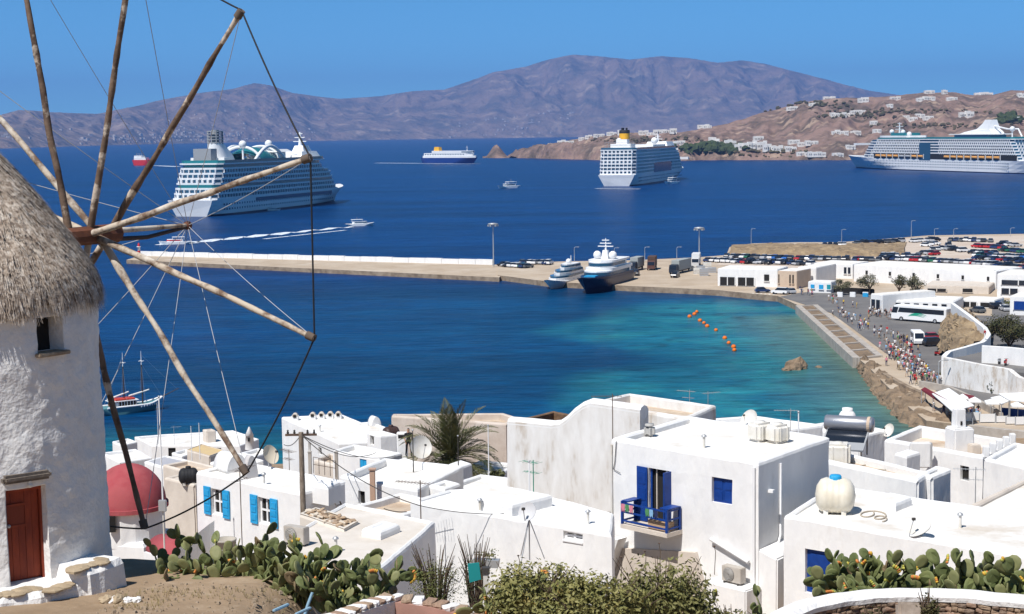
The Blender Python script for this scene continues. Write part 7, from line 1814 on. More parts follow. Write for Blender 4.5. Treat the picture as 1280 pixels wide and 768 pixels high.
for (t0, t1, z0, z1) in HOLES:
    tl = [t for t in ths if t0 <= t <= t1]; zl_ = [z for z in zs_ if z0 <= z <= z1]
    ringp = [(t0, z) for z in zl_] + [(t, z1) for t in tl[1:]] + [(t1, z) for z in reversed(zl_[:-1])] + [(t, z0) for t in reversed(tl[1:-1])]
    o_ = [tow(t, z) for t, z in ringp]; i_ = [tow(t, z, .34) for t, z in ringp]; n = len(ringp)
    m_.add(o_ + i_, [(k, (k + 1) % n, n + (k + 1) % n, n + k) for k in range(n)])
recalc(m_.build('tower', STUCCO, mill))
# door
REDW = M('red_brown_door', (.30, .052, .020), .6, (.19, .030, .013), 5, bump=.2, bscale=12, stretch=(1, 1, .3))
thm = (dth0 + dth1) / 2; tn = Vector((math.cos(thm), math.sin(thm), 0)); tt_ = Vector((-math.sin(thm), math.cos(thm), 0)); dw = 2.3 * (dth1 - dth0); dh_ = dz1 - dz0
dc = Vector((AXX, AXY, 0)) + tn * 2.06; rzd = math.atan2(tt_.y, tt_.x)
def DB(name, u, z, dp, du, dd, dz_, mat, par=mill):
    q = dc + tt_ * u + tn * dp; b_ = MB(); b_.box((q.x, q.y, z), (du, dd, dz_), rzd); return b_.build(name, mat, par)
door = DB('door', 0, (dz0 + dz1) / 2, -.04, dw * .98, .05, dh_, REDW)
for k in range(5): DB('plank', dw * .86 * (k - 2) / 5 - .02, (dz0 + dz1) / 2 - .03, .0 + .004 * (k % 2), dw * .165, .04, dh_ - .12, REDW, door)
DB('door_frame', dw * .46, (dz0 + dz1) / 2, .03, .07, .10, dh_, REDW, door); DB('door_frame', -dw * .46, (dz0 + dz1) / 2, .03, .05, .10, dh_, REDW, door); DB('door_frame', 0, dz1 - .05, .034, dw * .9, .09, .08, REDW, door)
DB('hatch', -.14, dz0 + dh_ * .70, .035, .30, .03, .40, M('hatch_wood', (.20, .036, .016), .6), door)
for s_ in (-1, 1): DB('hatch_rail', -.14, dz0 + dh_ * .70 + s_ * .19, .055, .34, .02, .04, REDW, door)
b_ = MB(); q = dc + tt_ * (-.27) + tn * .07; b_.ball((q.x, q.y, dz0 + dh_ * .60), .035, 10, 8); b_.build('handle', GREYM, door)
STONE = M('lintel_stone', (.20, .165, .135), .95, (.12, .10, .085), 4, bump=.5, bscale=14)
ls = MB(); ls.box((0, 0, 0), (dw + .16, .34, .15)); o = ls.build('lintel', STONE, mill, False); q = Vector((AXX, AXY, 0)) + tn * 2.28; o.location = (q.x - AXX, q.y - AXY, dz1 + .20 - MZ); o.rotation_euler = (0, 0, rzd); bevel_obj(o, .05)
q = Vector((AXX, AXY, 0)) + tn * 2.38 + tt_ * .05; t_l = MB(); t_l.ball((q.x, q.y, dz1 + .05), .045, 10, 8); t_l.tube((q.x, q.y, dz1 + .05), (q.x, q.y, dz1 + .13), .03, n=8); t_l.build('door_lamp', PLASTW, mill)
# attic window
wm = (wth0 + wth1) / 2; wn2 = Vector((math.cos(wm), math.sin(wm), 0)); wt2 = Vector((-math.sin(wm), math.cos(wm), 0)); ww = 2.2 * (wth1 - wth0)
q = Vector((AXX, AXY, 0)) + wn2 * 1.9; b_ = MB(); b_.box((q.x, q.y, (wz0 + wz1) / 2), (ww, .05, wz1 - wz0), math.atan2(wt2.y, wt2.x)); b_.build('attic_window', DKINT, mill)
q = Vector((AXX, AXY, 0)) + wn2 * 2.22; b_ = MB(); b_.box((q.x, q.y, wz0 - .03), (ww + .14, .34, .07), math.atan2(wt2.y, wt2.x)); bevel_obj(b_.build('window_sill', M('sill_wood', (.40, .32, .23), .9, (.26, .19, .13), 6), mill), .015)
# bench of whitewashed masonry around the foot with flat stones on top
a_r, _ = cyl_hit(131, 700, 2.31)
m_ = MB(); rings = []
a0_, a1_ = -2.6, -.62
for _i in range(200):
    a1_ = -1.4 + _i * .01; _q = Vector((AXX + 3.0 * math.cos(a1_), AXY + 3.0 * math.sin(a1_), dz0)) - CAMP
    if CX + FPX * _q.dot(cr) / _q.dot(cf) > 152: break
for i in range(61):
    th = a0_ + (a1_ - a0_) * i / 60; rg = []
    w_ = .62 if th < dth1 + .1 else .72
    zt_ = (dz0 - .03) if th < dth1 + .06 else dz0 + .20
    for r_, z in ((2.2, MZ - .6), (2.32 + w_ + .08, MZ - .7), (2.32 + w_, zt_ - .10), (2.32 + w_ - .08, zt_), (2.2, zt_ + .03)):
        v = Vector((math.cos(th) * r_, math.sin(th) * r_, z)); n_ = .05 * mnoise.fractal(v * 2.5, .8, 2, 3)
        rg.append((AXX + (r_ + n_) * math.cos(th), AXY + (r_ + n_) * math.sin(th), z + n_ * .5))
    rings.append(rg)
m_.sweep(rings, 0, False); recalc(m_.build('bench', STUCCO, mill))
FLAT = M('bench_stone', (.42, .33, .22), .95, (.30, .23, .15), 3, bump=.4, bscale=10)
rs_ = random.Random(3)
for k in range(13):
    th = dth0 - .12 + (a1_ - dth0 + .02) * k / 12; r_ = 2.32 + rs_.uniform(.34, .62); z = ((dz0 - .03) if th < dth1 + .06 else dz0 + .20)
    b_ = MB(); b_.ball((0, 0, 0), rs_.uniform(.14, .22), 9, 5, sz=.22); 
    for i, v in enumerate(b_.v): b_.v[i] = tuple(Vector(v) * (1 + .5 * mnoise.noise(Vector(v) * 5 + Vector((k, 0, 0)))))
    b_.sm = [False] * len(b_.f); o = b_.build('bench_stone', FLAT, mill, False); o.location = (r_ * math.cos(th), r_ * math.sin(th), z - MZ + .01); o.rotation_euler = (0, 0, th)
# thatch
STRAW = M('thatch_straw', (.52, .43, .345), .95, (.25, .19, .145), 13, detail=3, lo=.40, hi=.60, c3=(.68, .60, .51), scale3=8, lo3=.5, hi3=.62)
STRAWD = M('thatch_under', (.20, .155, .115), .95, (.12, .09, .065), 7)
prof = [(.05, 43.35), (.40, 43.0), (.95, 42.36), (1.45, 41.70), (1.9, 41.08), (2.2, 40.62), (2.34, 40.26), (2.36, 40.12), (2.1, 40.15)]
m_ = MB(); m_.lathe([(r_ - .06, z) for r_, z in prof], (AXX, AXY, 0), 64); m_.build('thatch_core', STRAWD, mill)
def prof_at(s):
    L_ = [0]
    for a, b_ in zip(prof[:7], prof[1:7]): L_.append(L_[-1] + math.hypot(b_[0] - a[0], b_[1] - a[1]))
    s = s * L_[-1]; return float(np.interp(s, L_, [p[0] for p in prof[:7]])), float(np.interp(s, L_, [p[1] for p in prof[:7]]))
rt = random.Random(12); m_ = MB(); vv, ff = [], []
for k in range(1500):
    s = math.sqrt(rt.random()); row = 12; s = min(1.0, (math.floor(s * row) + .15 + .8 * rt.random()) / row) if rt.random() < .6 else s
    tc = rt.uniform(-math.pi, .8); tl = rt.uniform(0, .10) + (.04 if s > .9 else 0); tj = rt.gauss(0, .12); tln = rt.uniform(.8, 1.3)
    for j in range(26):
        sj = min(1.0, max(0, s + rt.gauss(0, .012))); r0, z0 = prof_at(sj); th = tc + rt.gauss(0, .07) / max(r0, .35)
        r1, z1 = prof_at(min(1, sj + .10)); dr, dz_ = r1 - r0, z1 - z0
        if sj > .88: dr, dz_ = .03, -.2
        q = math.hypot(dr, dz_) + 1e-6; dr, dz_ = dr / q, dz_ / q
        ln = rt.uniform(.18, .42) * tln; lift = tl * rt.uniform(.5, 1.0); rr0 = r0 + lift * .6; c_, s_ = math.cos(th), math.sin(th); jt_ = tj + rt.gauss(0, .09)
        p0 = Vector((AXX + rr0 * c_, AXY + rr0 * s_, z0 + lift * .4)); d_ = Vector((dr * c_ - s_ * jt_, dr * s_ + c_ * jt_, dz_ + rt.gauss(0, .05)))
        p1 = p0 + d_ * ln + Vector((c_, s_, 0)) * rt.uniform(-.02, .06)
        w = Vector((-s_, c_, 0)) * rt.uniform(.006, .015)
        b0 = len(vv); vv += [p0 - w, p0 + w, p1 + w * .4, p1 - w * .4]; ff.append((b0, b0 + 1, b0 + 2, b0 + 3))
m_.v = [tuple(v) for v in vv]; m_.f = ff; m_.m = [0] * len(ff); m_.sm = [False] * len(ff)
tag(m_.build('thatch', STRAW, mill), kind='stuff')
# axle, spokes, bowsprit, ropes
av = Vector((math.sin(R(26.6)), math.cos(R(26.6)), 0)); hub = PD(128, 293, 32.3)
WOODR = M('red_brown_axle', (.20, .075, .04), .8, (.11, .045, .028), 4, bump=.3, bscale=10)
SPOKE = M('spoke_wood', (.50, .42, .33), .85, (.17, .11, .075), 2.2, detail=9, lo=.46, hi=.58, bump=.5, bscale=16, c3=(.60, .54, .46), scale3=1.2, lo3=.5, hi3=.62)
b_ = MB(); b_.path([tuple(hub - av * 2.2), tuple(hub - av * .9), tuple(hub + av * .42)], [.17, .19, .20], 10, smooth=False); b_.build('axle', WOODR, mill)
RW = 5.9
def plane_pt(px, py, s):
    d = ray(px, py); o = hub + av * s; t_ = (o - CAMP).dot(av) / d.dot(av); return CAMP + d * t_
spk = [(33, 0, -.95, False, 2), (157, 0, -.38, False, 2), (302, 13, .2, True, 0), (388, 197, -.46, True, 0), (393, 423, -.3, True, 0), (308, 592, -.1, True, 0), (181, 661, -.95, True, 1), (0, 149, -.1, False, 0)]
tips = []
SPOKED = M('dark_spoke_wood', (.22, .15, .105), .85, (.08, .05, .035), 2.2, detail=9, bump=.5, bscale=16, c3=(.52, .43, .34), scale3=1.8, lo3=.55, hi3=.62)  # darker tone of the spoke wood, for the upper spokes and the lowest
def spoke(base, tip, seed):
    n = 26; pts = []; rad = []; d = (tip - base); sd = d.normalized().cross(av)
    for i in range(n + 1):
        u = i / n; k = mnoise.noise((seed * 3.1, u * 4, 0)) * .055 * math.sin(math.pi * u); k2 = mnoise.noise((seed * 5.3, u * 5, 7)) * .04 * math.sin(math.pi * u)
        pts.append(tuple(base + d * u + sd * k + av * k2)); rad.append((.074 - .022 * u) * (1 + .30 * mnoise.noise((seed * 2.7, u * 17, 3))))
    b_ = MB(); b_.path(pts, rad, 9); return b_.build('spoke', SPOKED if seed in (0, 1, 2, 6) else SPOKE, mill)
for k, (px, py, s, fixed, _) in enumerate(spk):
    base = hub + av * s; tp = plane_pt(px, py, s)
    if not fixed: tp = base + (tp - base).normalized() * RW
    sp = spoke(base, tp, k); tips.append(tp)
    if (tp - base).length > 2:
        u = .985; b2 = MB(); q = base.lerp(tp, .97); b2.tube(q, base.lerp(tp, 1.0), .085, .08, n=8); b2.build('spoke_lashing', M('lashing_%d' % k, (.12, .09, .07), .9), sp)
# hidden opposite halves of the spokes behind the tower
for k, (px, py, s) in enumerate(((157, 0, -.38), (302, 13, .2), (388, 197, -.46), (393, 423, -.3))):
    base = hub + av * s; d = (base - plane_pt(px, py, s)).normalized(); tp = base + d * RW; spoke(base, tp, 20 + k); tips.append(tp)
bs = hub + av * 2.75; dpx = ray(237, 282); tt2 = (bs.y - CAMP.y) / dpx.y; bs.z = (CAMP + dpx * tt2).z
b_ = MB(); b_.path([tuple(hub + av * .2 + Vector((0, 0, .05))), tuple(bs)], [.06, .045], 8); b_.build('bowsprit', SPOKE, mill)
b_ = MB(); b_.path([tuple(hub + av * .3 + Vector((0, 0, -.12))), tuple(hub.lerp(bs, .5) + Vector((0, 0, -.16))), tuple(bs + Vector((0, 0, -.03)))], [.05, .045, .04], 8); b_.build('bowsprit_brace', M('dark_spar', (.07, .05, .045), .8), mill)
b_ = MB(); b_.ball(tuple(bs), .10, 10, 8); b_.build('bowsprit_cap', WOODR, mill)
ROPEB = M('black_wire', (.02, .02, .022), .7); ROPEW = M('pale_wire', (.45, .45, .46), .6)
srt = sorted(tips, key=lambda p: math.atan2((p - hub).z, (p - hub).dot(av.cross(Vector((0, 0, 1))))))
for a, b2 in zip(srt, srt[1:] + srt[:1]):
    b_ = MB(); n = 10; b_.path([tuple(a.lerp(b2, i / n) - Vector((0, 0, .10 * 4 * (i / n) * (1 - i / n)))) for i in range(n + 1)], .018, 5); b_.build('rim_wire', ROPEB, mill)
for tp in tips:
    b_ = MB(); n = 8; b_.path([tuple(tp.lerp(bs, i / n) - Vector((0, 0, .06 * 4 * (i / n) * (1 - i / n)))) for i in range(n + 1)], .0075, 4); b_.build('stay_wire', ROPEW, mill)

# ================================================================ foreground plants
PADM = [M('cactus_pad_%d' % k, c, .6, c2, 3.0, detail=4, c3=c3, scale3=7, lo3=.58, hi3=.72, coord='O') for k, (c, c2, c3) in enumerate((((.120, .148, .050), (.185, .200, .078), (.24, .18, .08)), ((.165, .178, .072), (.23, .225, .10), (.28, .20, .10)), ((.085, .112, .038), (.14, .155, .06), (.18, .13, .06)), ((.26, .20, .11), (.16, .11, .06), (.34, .28, .17))))]
FRUIT = [M('prickly_fruit_%d' % k, c, .5) for k, c in enumerate(((.62, .36, .05), (.60, .22, .06), (.42, .40, .08)))]
def pad_mesh(k):
    b_ = MB(); n = 12; rings = []
    for sy, sc in ((-1, .55), (-1, .93), (-.35, 1.0), (.35, 1.0), (1, .93), (1, .55)):
        y = sy * (.019 if sc < .6 else .013)
        rg = []
        for i in range(n):
            a = 2 * math.pi * i / n; x = .115 * math.cos(a) * sc * (1 + .18 * math.sin(a)); z = .165 + .165 * math.sin(a) * sc
            rg.append((x, y + .015 * math.sin(a * 2 + k) * (k - 1), z))
        rings.append(rg)
    b_.sweep(rings, 0, True, True, True); me_ = b_.mesh('cactus_pad', PADM[k]); return me_
PADS = [pad_mesh(k) for k in range(4)]
fb = MB(); fb.ball((0, 0, .03), .024, 8, 6, sz=1.5); FRM = [fb.mesh('prickly_fruit', m__) for m__ in FRUIT]
def cactus(base, n, spread, hgt, label, seed, scale=1.0, fruits=8, lean=Vector((0, 0, 0))):
    rr = random.Random(seed); t = thing('prickly_pear_cactus', tuple(base), label, 'cactus')
    act = []; made = 0; placed = []
    def add(pos, dirv, roll, sc):
        nonlocal made
        z = dirv.normalized(); x = z.cross(Vector((math.cos(roll), math.sin(roll), .1))).normalized(); y = z.cross(x).normalized()
        o = bpy.data.objects.new('pad', PADS[rr.choice((0, 0, 0, 0, 0, 0, 0, 0, 1, 1, 1, 1, 1, 1, 2, 2, 2, 2, 2, 2, 2, 2, 3))]); col.objects.link(o); o.parent = t
        mt = Matrix.Identity(4)
        for i in range(3): mt[i][0] = x[i] * sc * rr.uniform(.9, 1.15); mt[i][1] = y[i] * sc; mt[i][2] = z[i] * sc; mt[i][3] = pos[i]
        o.matrix_local = mt; made += 1; placed.append((mt, sc)); return mt
    k = 0
    while made < n:
        if not act or rr.random() < .30:
            p = Vector((rr.uniform(-spread, spread), rr.uniform(-.35, .35), rr.uniform(-.1, .05)))
            mt = add(p, Vector((rr.uniform(-.4, .4), rr.uniform(-.4, .2), 1)) + lean, rr.uniform(0, 3.14), scale * rr.uniform(.9, 1.2)); act.append((mt, 0))
            continue
        mt, g = rr.choice(act[-14:])
        a = rr.uniform(.35, math.pi - .35); q = Vector((.112 * math.cos(a) * 1.1, 0, .165 + .165 * math.sin(a)))
        p = mt @ q
        if p.z > hgt * rr.uniform(.75, 1.1) or g > 5: continue
        up_ = (mt.to_3x3() @ Vector((math.cos(a), 0, math.sin(a)))).normalized()
        d = (up_ + Vector((rr.uniform(-.6, .6), rr.uniform(-.7, .5), rr.uniform(0, .5)))).normalized()
        mt2 = add(p - d * .01, d, rr.uniform(0, 3.14), scale * rr.uniform(.72, 1.12)); act.append((mt2, g + 1)); k += 1
    for i in range(fruits):
        mt, sc = rr.choice(placed[len(placed) // 3:]); a0 = rr.uniform(.5, 2.2)
        for j in range(rr.randint(2, 5)):
            a = a0 + j * .22; q = mt @ Vector((.118 * math.cos(a), 0, .165 + .160 * math.sin(a)))
            o = bpy.data.objects.new('fruit', rr.choice(FRM)); col.objects.link(o); o.parent = t; o.location = q; up_ = (mt.to_3x3() @ Vector((math.cos(a), 0, math.sin(a)))).normalized(); o.rotation_euler = up_.to_track_quat('Z', 'Y').to_euler()
    return t
cactus(PD(238, 733, 29.8), 90, .55, .95, 'prickly pear cactus at the left end of the left hedge', 1, .9, 6)
cactus(PD(285, 742, 29.6), 120, .55, .95, 'prickly pear cactus second from the left in the left hedge', 2, .9, 8)
cactus(PD(335, 748, 29.3), 130, .55, 1.0, 'prickly pear cactus third from the left in the left hedge', 14, .9, 8)
cactus(PD(390, 755, 28.8), 165, .55, 1.15, 'tall prickly pear cactus in the middle of the left hedge', 3, .92, 8)
cactus(PD(438, 762, 28.3), 150, .50, 1.20, 'tall prickly pear cactus at the right end of the left hedge', 4, .92, 6)
cactus(PD(475, 770, 27.8), 34, .35, .75, 'low prickly pear beside the stone topped wall', 5, .95, 5)
cactus(PD(1062, 752, 24), 125, .40, .66, 'yellow fruited prickly pear before the blue door', 6, .85, 24)
cactus(PD(1100, 750, 24), 85, .40, .62, 'prickly pear behind the middle of the curved wall', 7, .82, 12)
cactus(PD(1150, 752, 24), 44, .35, .58, 'low prickly pear behind the curved wall near its dark shrub', 15, .9, 10)
cactus(PD(1222, 756, 23.5), 105, .36, .92, 'large paddled prickly pear on the right behind the curved wall', 8, .95, 8)
cactus(PD(1274, 756, 23.5), 70, .34, .85, 'prickly pear cut by the right border', 9, .95, 8)
cactus(PD(950, 775, 24.5), 9, .15, .5, 'small young prickly pear right of the bush', 10, .75, 0)
cactus(PD(640, 775, 25.5), 30, .4, .7, 'prickly pear growing at the left of the big bush', 11, .85, 6)
cactus(PD(868, 772, 25.5), 22, .3, .95, 'prickly pear rising from the right of the big bush', 12, .8, 4)
cactus(PD(690, 775, 26), 30, .4, .95, 'prickly pear rising from the left of the big bush', 13, .8, 8)
# big leafy bush
VINE = M('yellow_green_leaves', (.14, .145, .040), .6, (.26, .235, .085), 2.5, detail=5, c3=(.26, .18, .05), scale3=5, lo3=.60, hi3=.70)
VINE2 = M('olive_leaves', (.115, .118, .036), .65, (.21, .195, .07), 3, detail=5, c3=(.20, .13, .05), scale3=4, lo3=.62, hi3=.72)
def bush(px, py, d, w, h, n, leaf, mat, label, seed, name='bush', stems=14, cat='bush', tall=0.0):
    b0 = PD(px, py, d); t = thing(name, tuple(b0), label, cat); rr = random.Random(seed)
    st = MB()
    for k in range(stems):
        e_ = Vector((rr.uniform(-.5, .5) * w, rr.uniform(-.35, .35) * w * .6, h * rr.uniform(.6, 1.1 + tall)))
        b_ = MB(); b_.path([(e_.x * .3, e_.y * .3, -.2), tuple(e_ * .6 + Vector((0, 0, .05))), tuple(e_)], [.016, .011, .004], 5); b_.build('stem', BARK, t, False)
    m_ = MB(); crown(m_, (0, 0, h * .42), w * .60, w * .42 if w < 2 else .75, h * .72, n, leaf, seed + 50, lobes=26, dens=.42); tag(m_.build('foliage', mat, t, False), kind='stuff')
    return t
bush(668, 790, 25, 1.6, 1.15, 5600, .046, VINE, 'leafy yellow green bush at the left of the centre thicket', 41)
bush(752, 800, 24.5, 2.1, 1.12, 7500, .046, VINE, 'leafy bush in the middle of the centre thicket', 42)
bush(828, 800, 25, 1.8, 1.35, 7500, .044, VINE2, 'olive leafy bush at the right of the centre thicket', 43)
bush(915, 805, 25, 1.2, .62, 3000, .044, VINE2, 'low leafy bush under the air conditioner ledge', 44)
bush(545, 760, 28.5, 1.0, 1.05, 2600, .022, M('broom_leaves', (.085, .10, .028), .7, (.15, .15, .05), 3), 'fine leaved broom shrub between the cacti and the thicket', 45, 'broom_shrub', 40, 'shrub', .1)
bush(595, 752, 29, .7, 1.0, 700, .022, M('thin_leaves', (.09, .11, .05), .7), 'sparse twiggy shrub in front of the white wall', 46, 'twiggy_shrub', 40, 'shrub', .2)
bush(1160, 790, 21.5, .32, .60, 700, .030, LEAF_DARK, 'dark green shrub rising before the curved wall', 47, 'shrub', 8, 'shrub')
bush(1090, 795, 21.5, .45, .42, 500, .032, LEAF_DARK, 'green plant at the foot of the curved wall', 48, 'plant', 8, 'plant')
for k, (px, py, d, h) in enumerate(((824, 700, 25.3, .26), (806, 702, 25.3, .16), (893, 696, 25.3, .16), (776, 708, 25.2, .14), (648, 706, 25.6, .14))):
    t = thing('dry_flower_stalk', tuple(PD(px, py, d)), 'dry stalk with a brown head above the thicket, %s' % ('tallest', 'left of the tallest', 'right of the tallest', 'far left of the tallest', 'at the left end')[k], 'stalk')
    b_ = MB(); b_.path([(0, 0, -.3), (.02, 0, h * .5), (0, 0, h)], .006, 5); b_.build('stem', BARK, t, False); b_ = MB(); b_.ball((0, 0, h + .01), .022, 7, 5, sz=.6); b_.build('seed_head', RUSTM, t, False)

# ---------------------------------------------------------------- foreground walls
DRYST = [M('dry_stone_%d' % k, c, .95, c2, 6, bump=.5, bscale=20, coord='O') for k, (c, c2) in enumerate((((.34, .24, .16), (.22, .15, .10)), ((.42, .31, .22), (.30, .21, .14)), ((.26, .19, .14), (.17, .12, .09)), ((.38, .25, .18), (.28, .19, .13))))]
def stone_mesh(seed, sx, sy, sz):
    b_ = MB(); b_.ball((0, 0, 0), 1, 8, 6)
    for i, v in enumerate(b_.v):
        v = Vector(v); s_ = max(abs(v.x), abs(v.y), abs(v.z)); v = v / s_ ** .65 * (1 + .25 * mnoise.noise(v * 1.5 + Vector((seed * 7, 0, 0)))); b_.v[i] = (v.x * sx, v.y * sy, v.z * sz)
    b_.sm = [False] * len(b_.f); return b_
SM = [stone_mesh(k, .5, .35, .32).mesh('stone', DRYST[k % 4]) for k in range(8)]
cw = thing('curved_garden_wall', tuple(PD(1130, 760, 22)), 'curved dry stone garden wall with a thick white coping', 'wall')
CP = [(955, 782, 21.2), (985, 763, 21.6), (1015, 752, 22), (1060, 744, 22.4), (1110, 740, 22.6), (1170, 740, 22.6), (1225, 743, 22.4), (1290, 749, 22)]
cpts = [PD(*c) for c in CP]; nn_ = 56
cs = [Vector([float(np.interp(i / nn_ * (len(cpts) - 1), range(len(cpts)), [p[k] for p in cpts])) for k in range(3)]) for i in range(nn_ + 1)]
for _ in range(3): cs = [cs[0]] + [(cs[i - 1] + cs[i] * 2 + cs[i + 1]) / 4 for i in range(1, nn_)] + [cs[-1]]
rings = []; body = []; nrm = []
for i, p in enumerate(cs):
    d = cs[min(nn_, i + 1)] - cs[max(0, i - 1)]; d.z = 0; d.normalize(); n_ = Vector((d.y, -d.x, 0)); nrm.append(n_)
    w_ = .17; j = .012 * mnoise.noise(p * 3)
    rings.append([tuple(p + n_ * a + Vector((0, 0, b_ + j))) for a, b_ in ((w_, -.10), (w_ + .01, -.03), (w_ - .06, .02), (-w_ + .05, .02), (-w_, -.04), (-w_, -.10))])
    body.append([tuple(p + n_ * a + Vector((0, 0, b_))) for a, b_ in ((.10, -2.5), (.10, -.09), (-.15, -.09), (-.15, -2.5))])
b_ = MB(); b_.sweep(rings, 0, False); recalc(b_.build('coping', STUCCO, cw))
b_ = MB(); b_.sweep(body, 0, False); recalc(b_.build('core', M('wall_mortar', (.20, .14, .09), .95), cw))
rw = random.Random(8); sid = 0
for row in range(7):
    u = rw.uniform(0, .5)
    while u < nn_ - .5:
        i = int(u); p = cs[i].lerp(cs[i + 1], u - i); n_ = nrm[i]; sx = rw.uniform(.07, .16)
        o = bpy.data.objects.new('stone', SM[sid % 8]); col.objects.link(o); o.parent = cw; q = p + n_ * (.11 + rw.uniform(-.015, .02)) + Vector((0, 0, -.135 - row * .072 + rw.uniform(-.012, .012)))
        o.location = q - cw.location; o.scale = (sx * 1.05, .16, rw.uniform(.095, .125)); o.rotation_euler = (rw.uniform(-.2, .2), rw.uniform(-.18, .18), math.atan2(-n_.x, n_.y) + math.pi + rw.uniform(-.2, .2)); sid += 1
        step = (cs[i + 1] - cs[i]).length; u += sx * 1.02 / step
b_ = MB(); b_.box((0, 0, 0), (.36, .16, .80)); o = b_.build('leaning_slab', M('pale_slab', (.42, .35, .29), .95, (.30, .24, .19), 5, bump=.4, bscale=14)); q = PD(1137, 790, 21.4); o.location = q; o.rotation_euler = (-.35, .12, .2); bevel_obj(o, .04); tag(o, 'grey brown stone slab leaning on the curved wall', 'slab')
# little stone topped wall with pink floor
sw_ = thing('stone_topped_wall', tuple(PD(510, 768, 25)), 'low wall topped with whitewashed stones before the thicket', 'wall')
PT = [PD(412, 772, 24.6), PD(450, 756, 25.4), PD(488, 744, 26.2), PD(545, 752, 26.0), PD(610, 768, 25.6)]
for k, (a, b2) in enumerate(zip(PT[:-1], PT[1:])):
    d = b2 - a; n_ = Vector((-d.y, d.x, 0)).normalized() * .17; b_ = MB(); b_.sweep([[tuple(p - n_ + Vector((0, 0, -1.6))), tuple(p + n_ + Vector((0, 0, -1.6))), tuple(p + n_ + Vector((0, 0, -.06))), tuple(p - n_ + Vector((0, 0, -.06)))] for p in (a, b2)]); recalc(b_.build('wall_run', [STUCCO, M('pink_render', (.42, .24, .19), .95, (.34, .19, .15), 2)][k > 1], sw_))
    m = int(d.length / .17)
    for j in range(m):
        p = a.lerp(b2, (j + .5) / m); o = bpy.data.objects.new('cap_stone', SM[(j + k) % 8].copy() if False else SM[(j * 3 + k) % 8]); col.objects.link(o); o.parent = sw_; o.location = p - Vector(sw_.location) + Vector((0, 0, -.03)); o.scale = (.19, .48, .17); o.rotation_euler = (rw.uniform(-.1, .1), rw.uniform(-.1, .1), math.atan2(d.y, d.x) + rw.uniform(-.25, .25))
        if (j + k) % 2 == 0:
            o.material_slots[0].link = 'OBJECT'; o.material_slots[0].material = STUCCO
m_ = MB(); q = [PD(500, 768, 25.6), PD(560, 762, 25.9), PD(640, 790, 25), PD(470, 800, 24.6)]; m_.add([tuple(p + Vector((0, 0, -.12))) for p in q], [(0, 1, 2, 3)]); o = recalc(m_.build('pink_terrace', bpy.data.materials['pink_render'])); tag(o, 'dusty pink terrace floor behind the stone topped wall', kind='structure')
if o.data.polygons[0].normal.z < 0: o.data.flip_normals()
# rubble by the mill bench
for k, (px, py, r_) in enumerate(((141, 752, .10), (150, 758, .13), (160, 762, .09), (133, 764, .12), (172, 770, .08), (500, 766, .05))):
    p = PD(px, py, 26.9); boulder((p.x, p.y, gz(p.x, p.y) + r_ * .4), r_, k + 70, 'rubble_stone', [STUCCO, FLAT][k % 2], '%s loose stone at the right end of the windmill bench' % ('topmost whitewashed', 'biggest brown', 'small whitewashed', 'leftmost brown', 'rightmost whitewashed', 'tiny brown')[k], 'stone')
# blue grey plastic chair at the bottom edge
PC = M('blue_grey_plastic', (.26, .40, .50), .5); p = PD(365, 778, 26.2); ch = thing('plastic_chair', tuple(p), 'blue grey plastic chair cut by the bottom edge below the left cacti', 'chair', None, -.5)
for nm, x0, x1, y0, y1, z0, z1 in (('seat', -.22, .22, -.2, .22, .02, .05), ('armrest', -.26, -.20, -.2, .22, .20, .24), ('armrest', .20, .26, -.2, .22, .20, .24)):
    b_ = MB(); b_.bb(x0, x1, y0, y1, z0, z1); bevel_obj(b_.build(nm, PC, ch, False), .01)
b_ = MB(); b_.path([(.10, .2, .02), (.16, .24, .25), (.22, .30, .46)], [.03, .028, .025], 6); b_.build('backrest_post', PC, ch, False)
for k in range(4):
    b_ = MB(); b_.tube(((-.2, .2)[k % 2], (-.18, .2)[k // 2], .03), ((-.23, .23)[k % 2], (-.2, .22)[k // 2], -.42), .022, n=6); b_.build('leg', PC, ch, False)
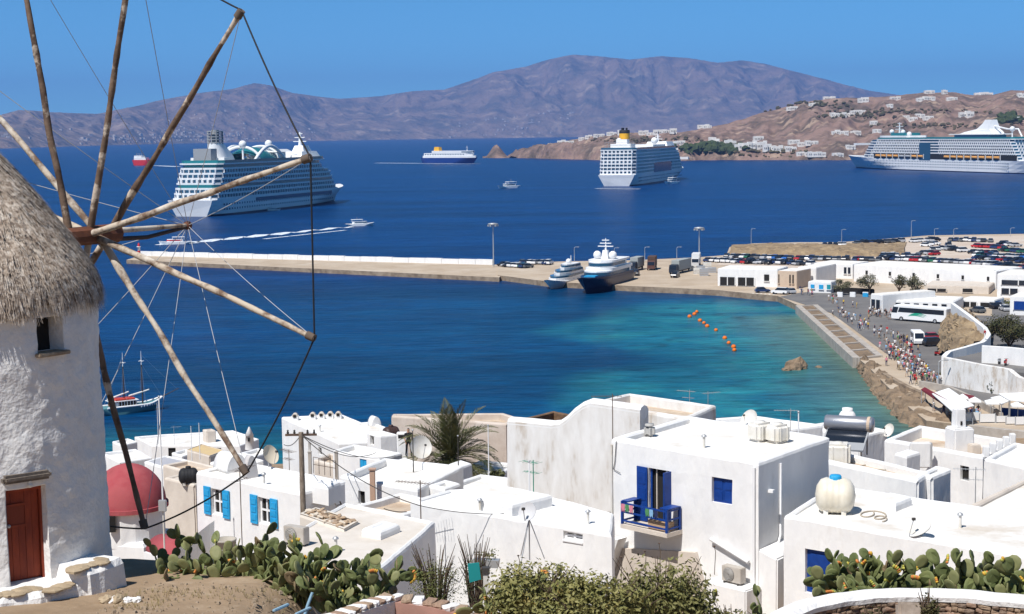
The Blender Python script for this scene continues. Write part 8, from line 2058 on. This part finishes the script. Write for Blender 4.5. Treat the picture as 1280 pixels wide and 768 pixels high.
# gate post and trough near the white wall
t = thing('gate_post', tuple(PD(608, 748, 27)), 'white gate post with a dark cap beside the thicket', 'post'); b_ = MB(); b_.bb(-.05, .05, -.05, .05, -.6, .44); b_.build('post_shaft', PLASTW, t, False); b_ = MB(); b_.bb(-.065, .065, -.065, .065, .44, .55); b_.build('post_cap', DARKM, t, False)
t = thing('plant_trough', tuple(PD(608, 704, 40)), 'grey plant trough with small sprigs before the white wall', 'planter', None, -.2); b_ = MB(); b_.box((0, 0, 0), (.62, .2, .2), 0, taper=1.1); b_.build('trough', GREYM, t, False); m_ = MB(); crown(m_, (0, 0, .22), .35, .1, .18, 120, .04, 5); tag(m_.build('sprigs', LEAF_GREEN, t, False), kind='stuff')
b_ = MB(); b_.sweep([[(-.11, 0, 0), (.10, .0, .02), (.13, .02, -.30), (-.08, .02, -.36)], [(-.11, .02, 0), (.10, .02, .02), (.13, .04, -.30), (-.08, .04, -.36)]]); o = recalc(b_.build('hung_cloth', M('teal_cloth', (.02, .30, .30), .9))); o.location = PD(592, 705, 28.6); tag(o, 'teal cloth hanging in the twiggy shrub', 'cloth')

# ---------------------------------------------------------------- pebbles and dry grass on the path
rg_ = random.Random(55); m_ = MB()
for k in range(420):
    px, py = rg_.uniform(120, 430), rg_.uniform(728, 790); p = PZ(px, py, 34.95); p.z = gz(p.x, p.y)
    r_ = abs(rg_.gauss(0, .018)) + .006
    m_.box((p.x, p.y, p.z + r_ * .3), (r_ * 2, r_ * 1.5, r_), rg_.uniform(0, 3), taper=.6)
tag(m_.build('path_pebbles', M('pebbles', (.36, .28, .20), .95, (.24, .18, .12), 8)), 'small pebbles scattered on the earth path by the windmill', 'pebbles', kind='stuff')
m_ = MB()
for k in range(260):
    if rg_.random() < .6: px, py = rg_.uniform(190, 400), rg_.gauss(752, 5)
    else: px, py = rg_.uniform(140, 215), rg_.uniform(745, 780)
    p = PZ(px, py, 34.95); p.z = gz(p.x, p.y)
    for j in range(7):
        a = rg_.uniform(0, 6.28); l = rg_.uniform(.04, .13); d = Vector((math.cos(a) * .5, math.sin(a) * .5, 1)).normalized() * l; w = Vector((-math.sin(a), math.cos(a), 0)) * .003
        m_.add([p - w, p + w, p + d], [(0, 1, 2)])
tag(m_.build('dry_grass', M('dry_grass_blades', (.40, .31, .16), .9, (.24, .20, .09), 6)), 'dry grass tufts along the earth path', 'grass', kind='stuff')
# ================================================================ haze
hz = MB(); hz.bb(-31000, 31000, -1500, 31000, -48, 1180)
hm = bpy.data.materials.new('haze_air'); hm.use_nodes = True; hn = hm.node_tree; hn.nodes.clear()
vo = hn.nodes.new('ShaderNodeVolumePrincipled'); ho = hn.nodes.new('ShaderNodeOutputMaterial')
vo.inputs['Color'].default_value = (0.22, 0.41, 0.92, 1); vo.inputs['Density'].default_value = 5.4e-5; vo.inputs['Anisotropy'].default_value = 0.0
hn.links.new(vo.outputs[0], ho.inputs['Volume'])
tag(hz.build('haze', hm), 'thin blue sea haze filling the air', 'haze', kind='stuff')
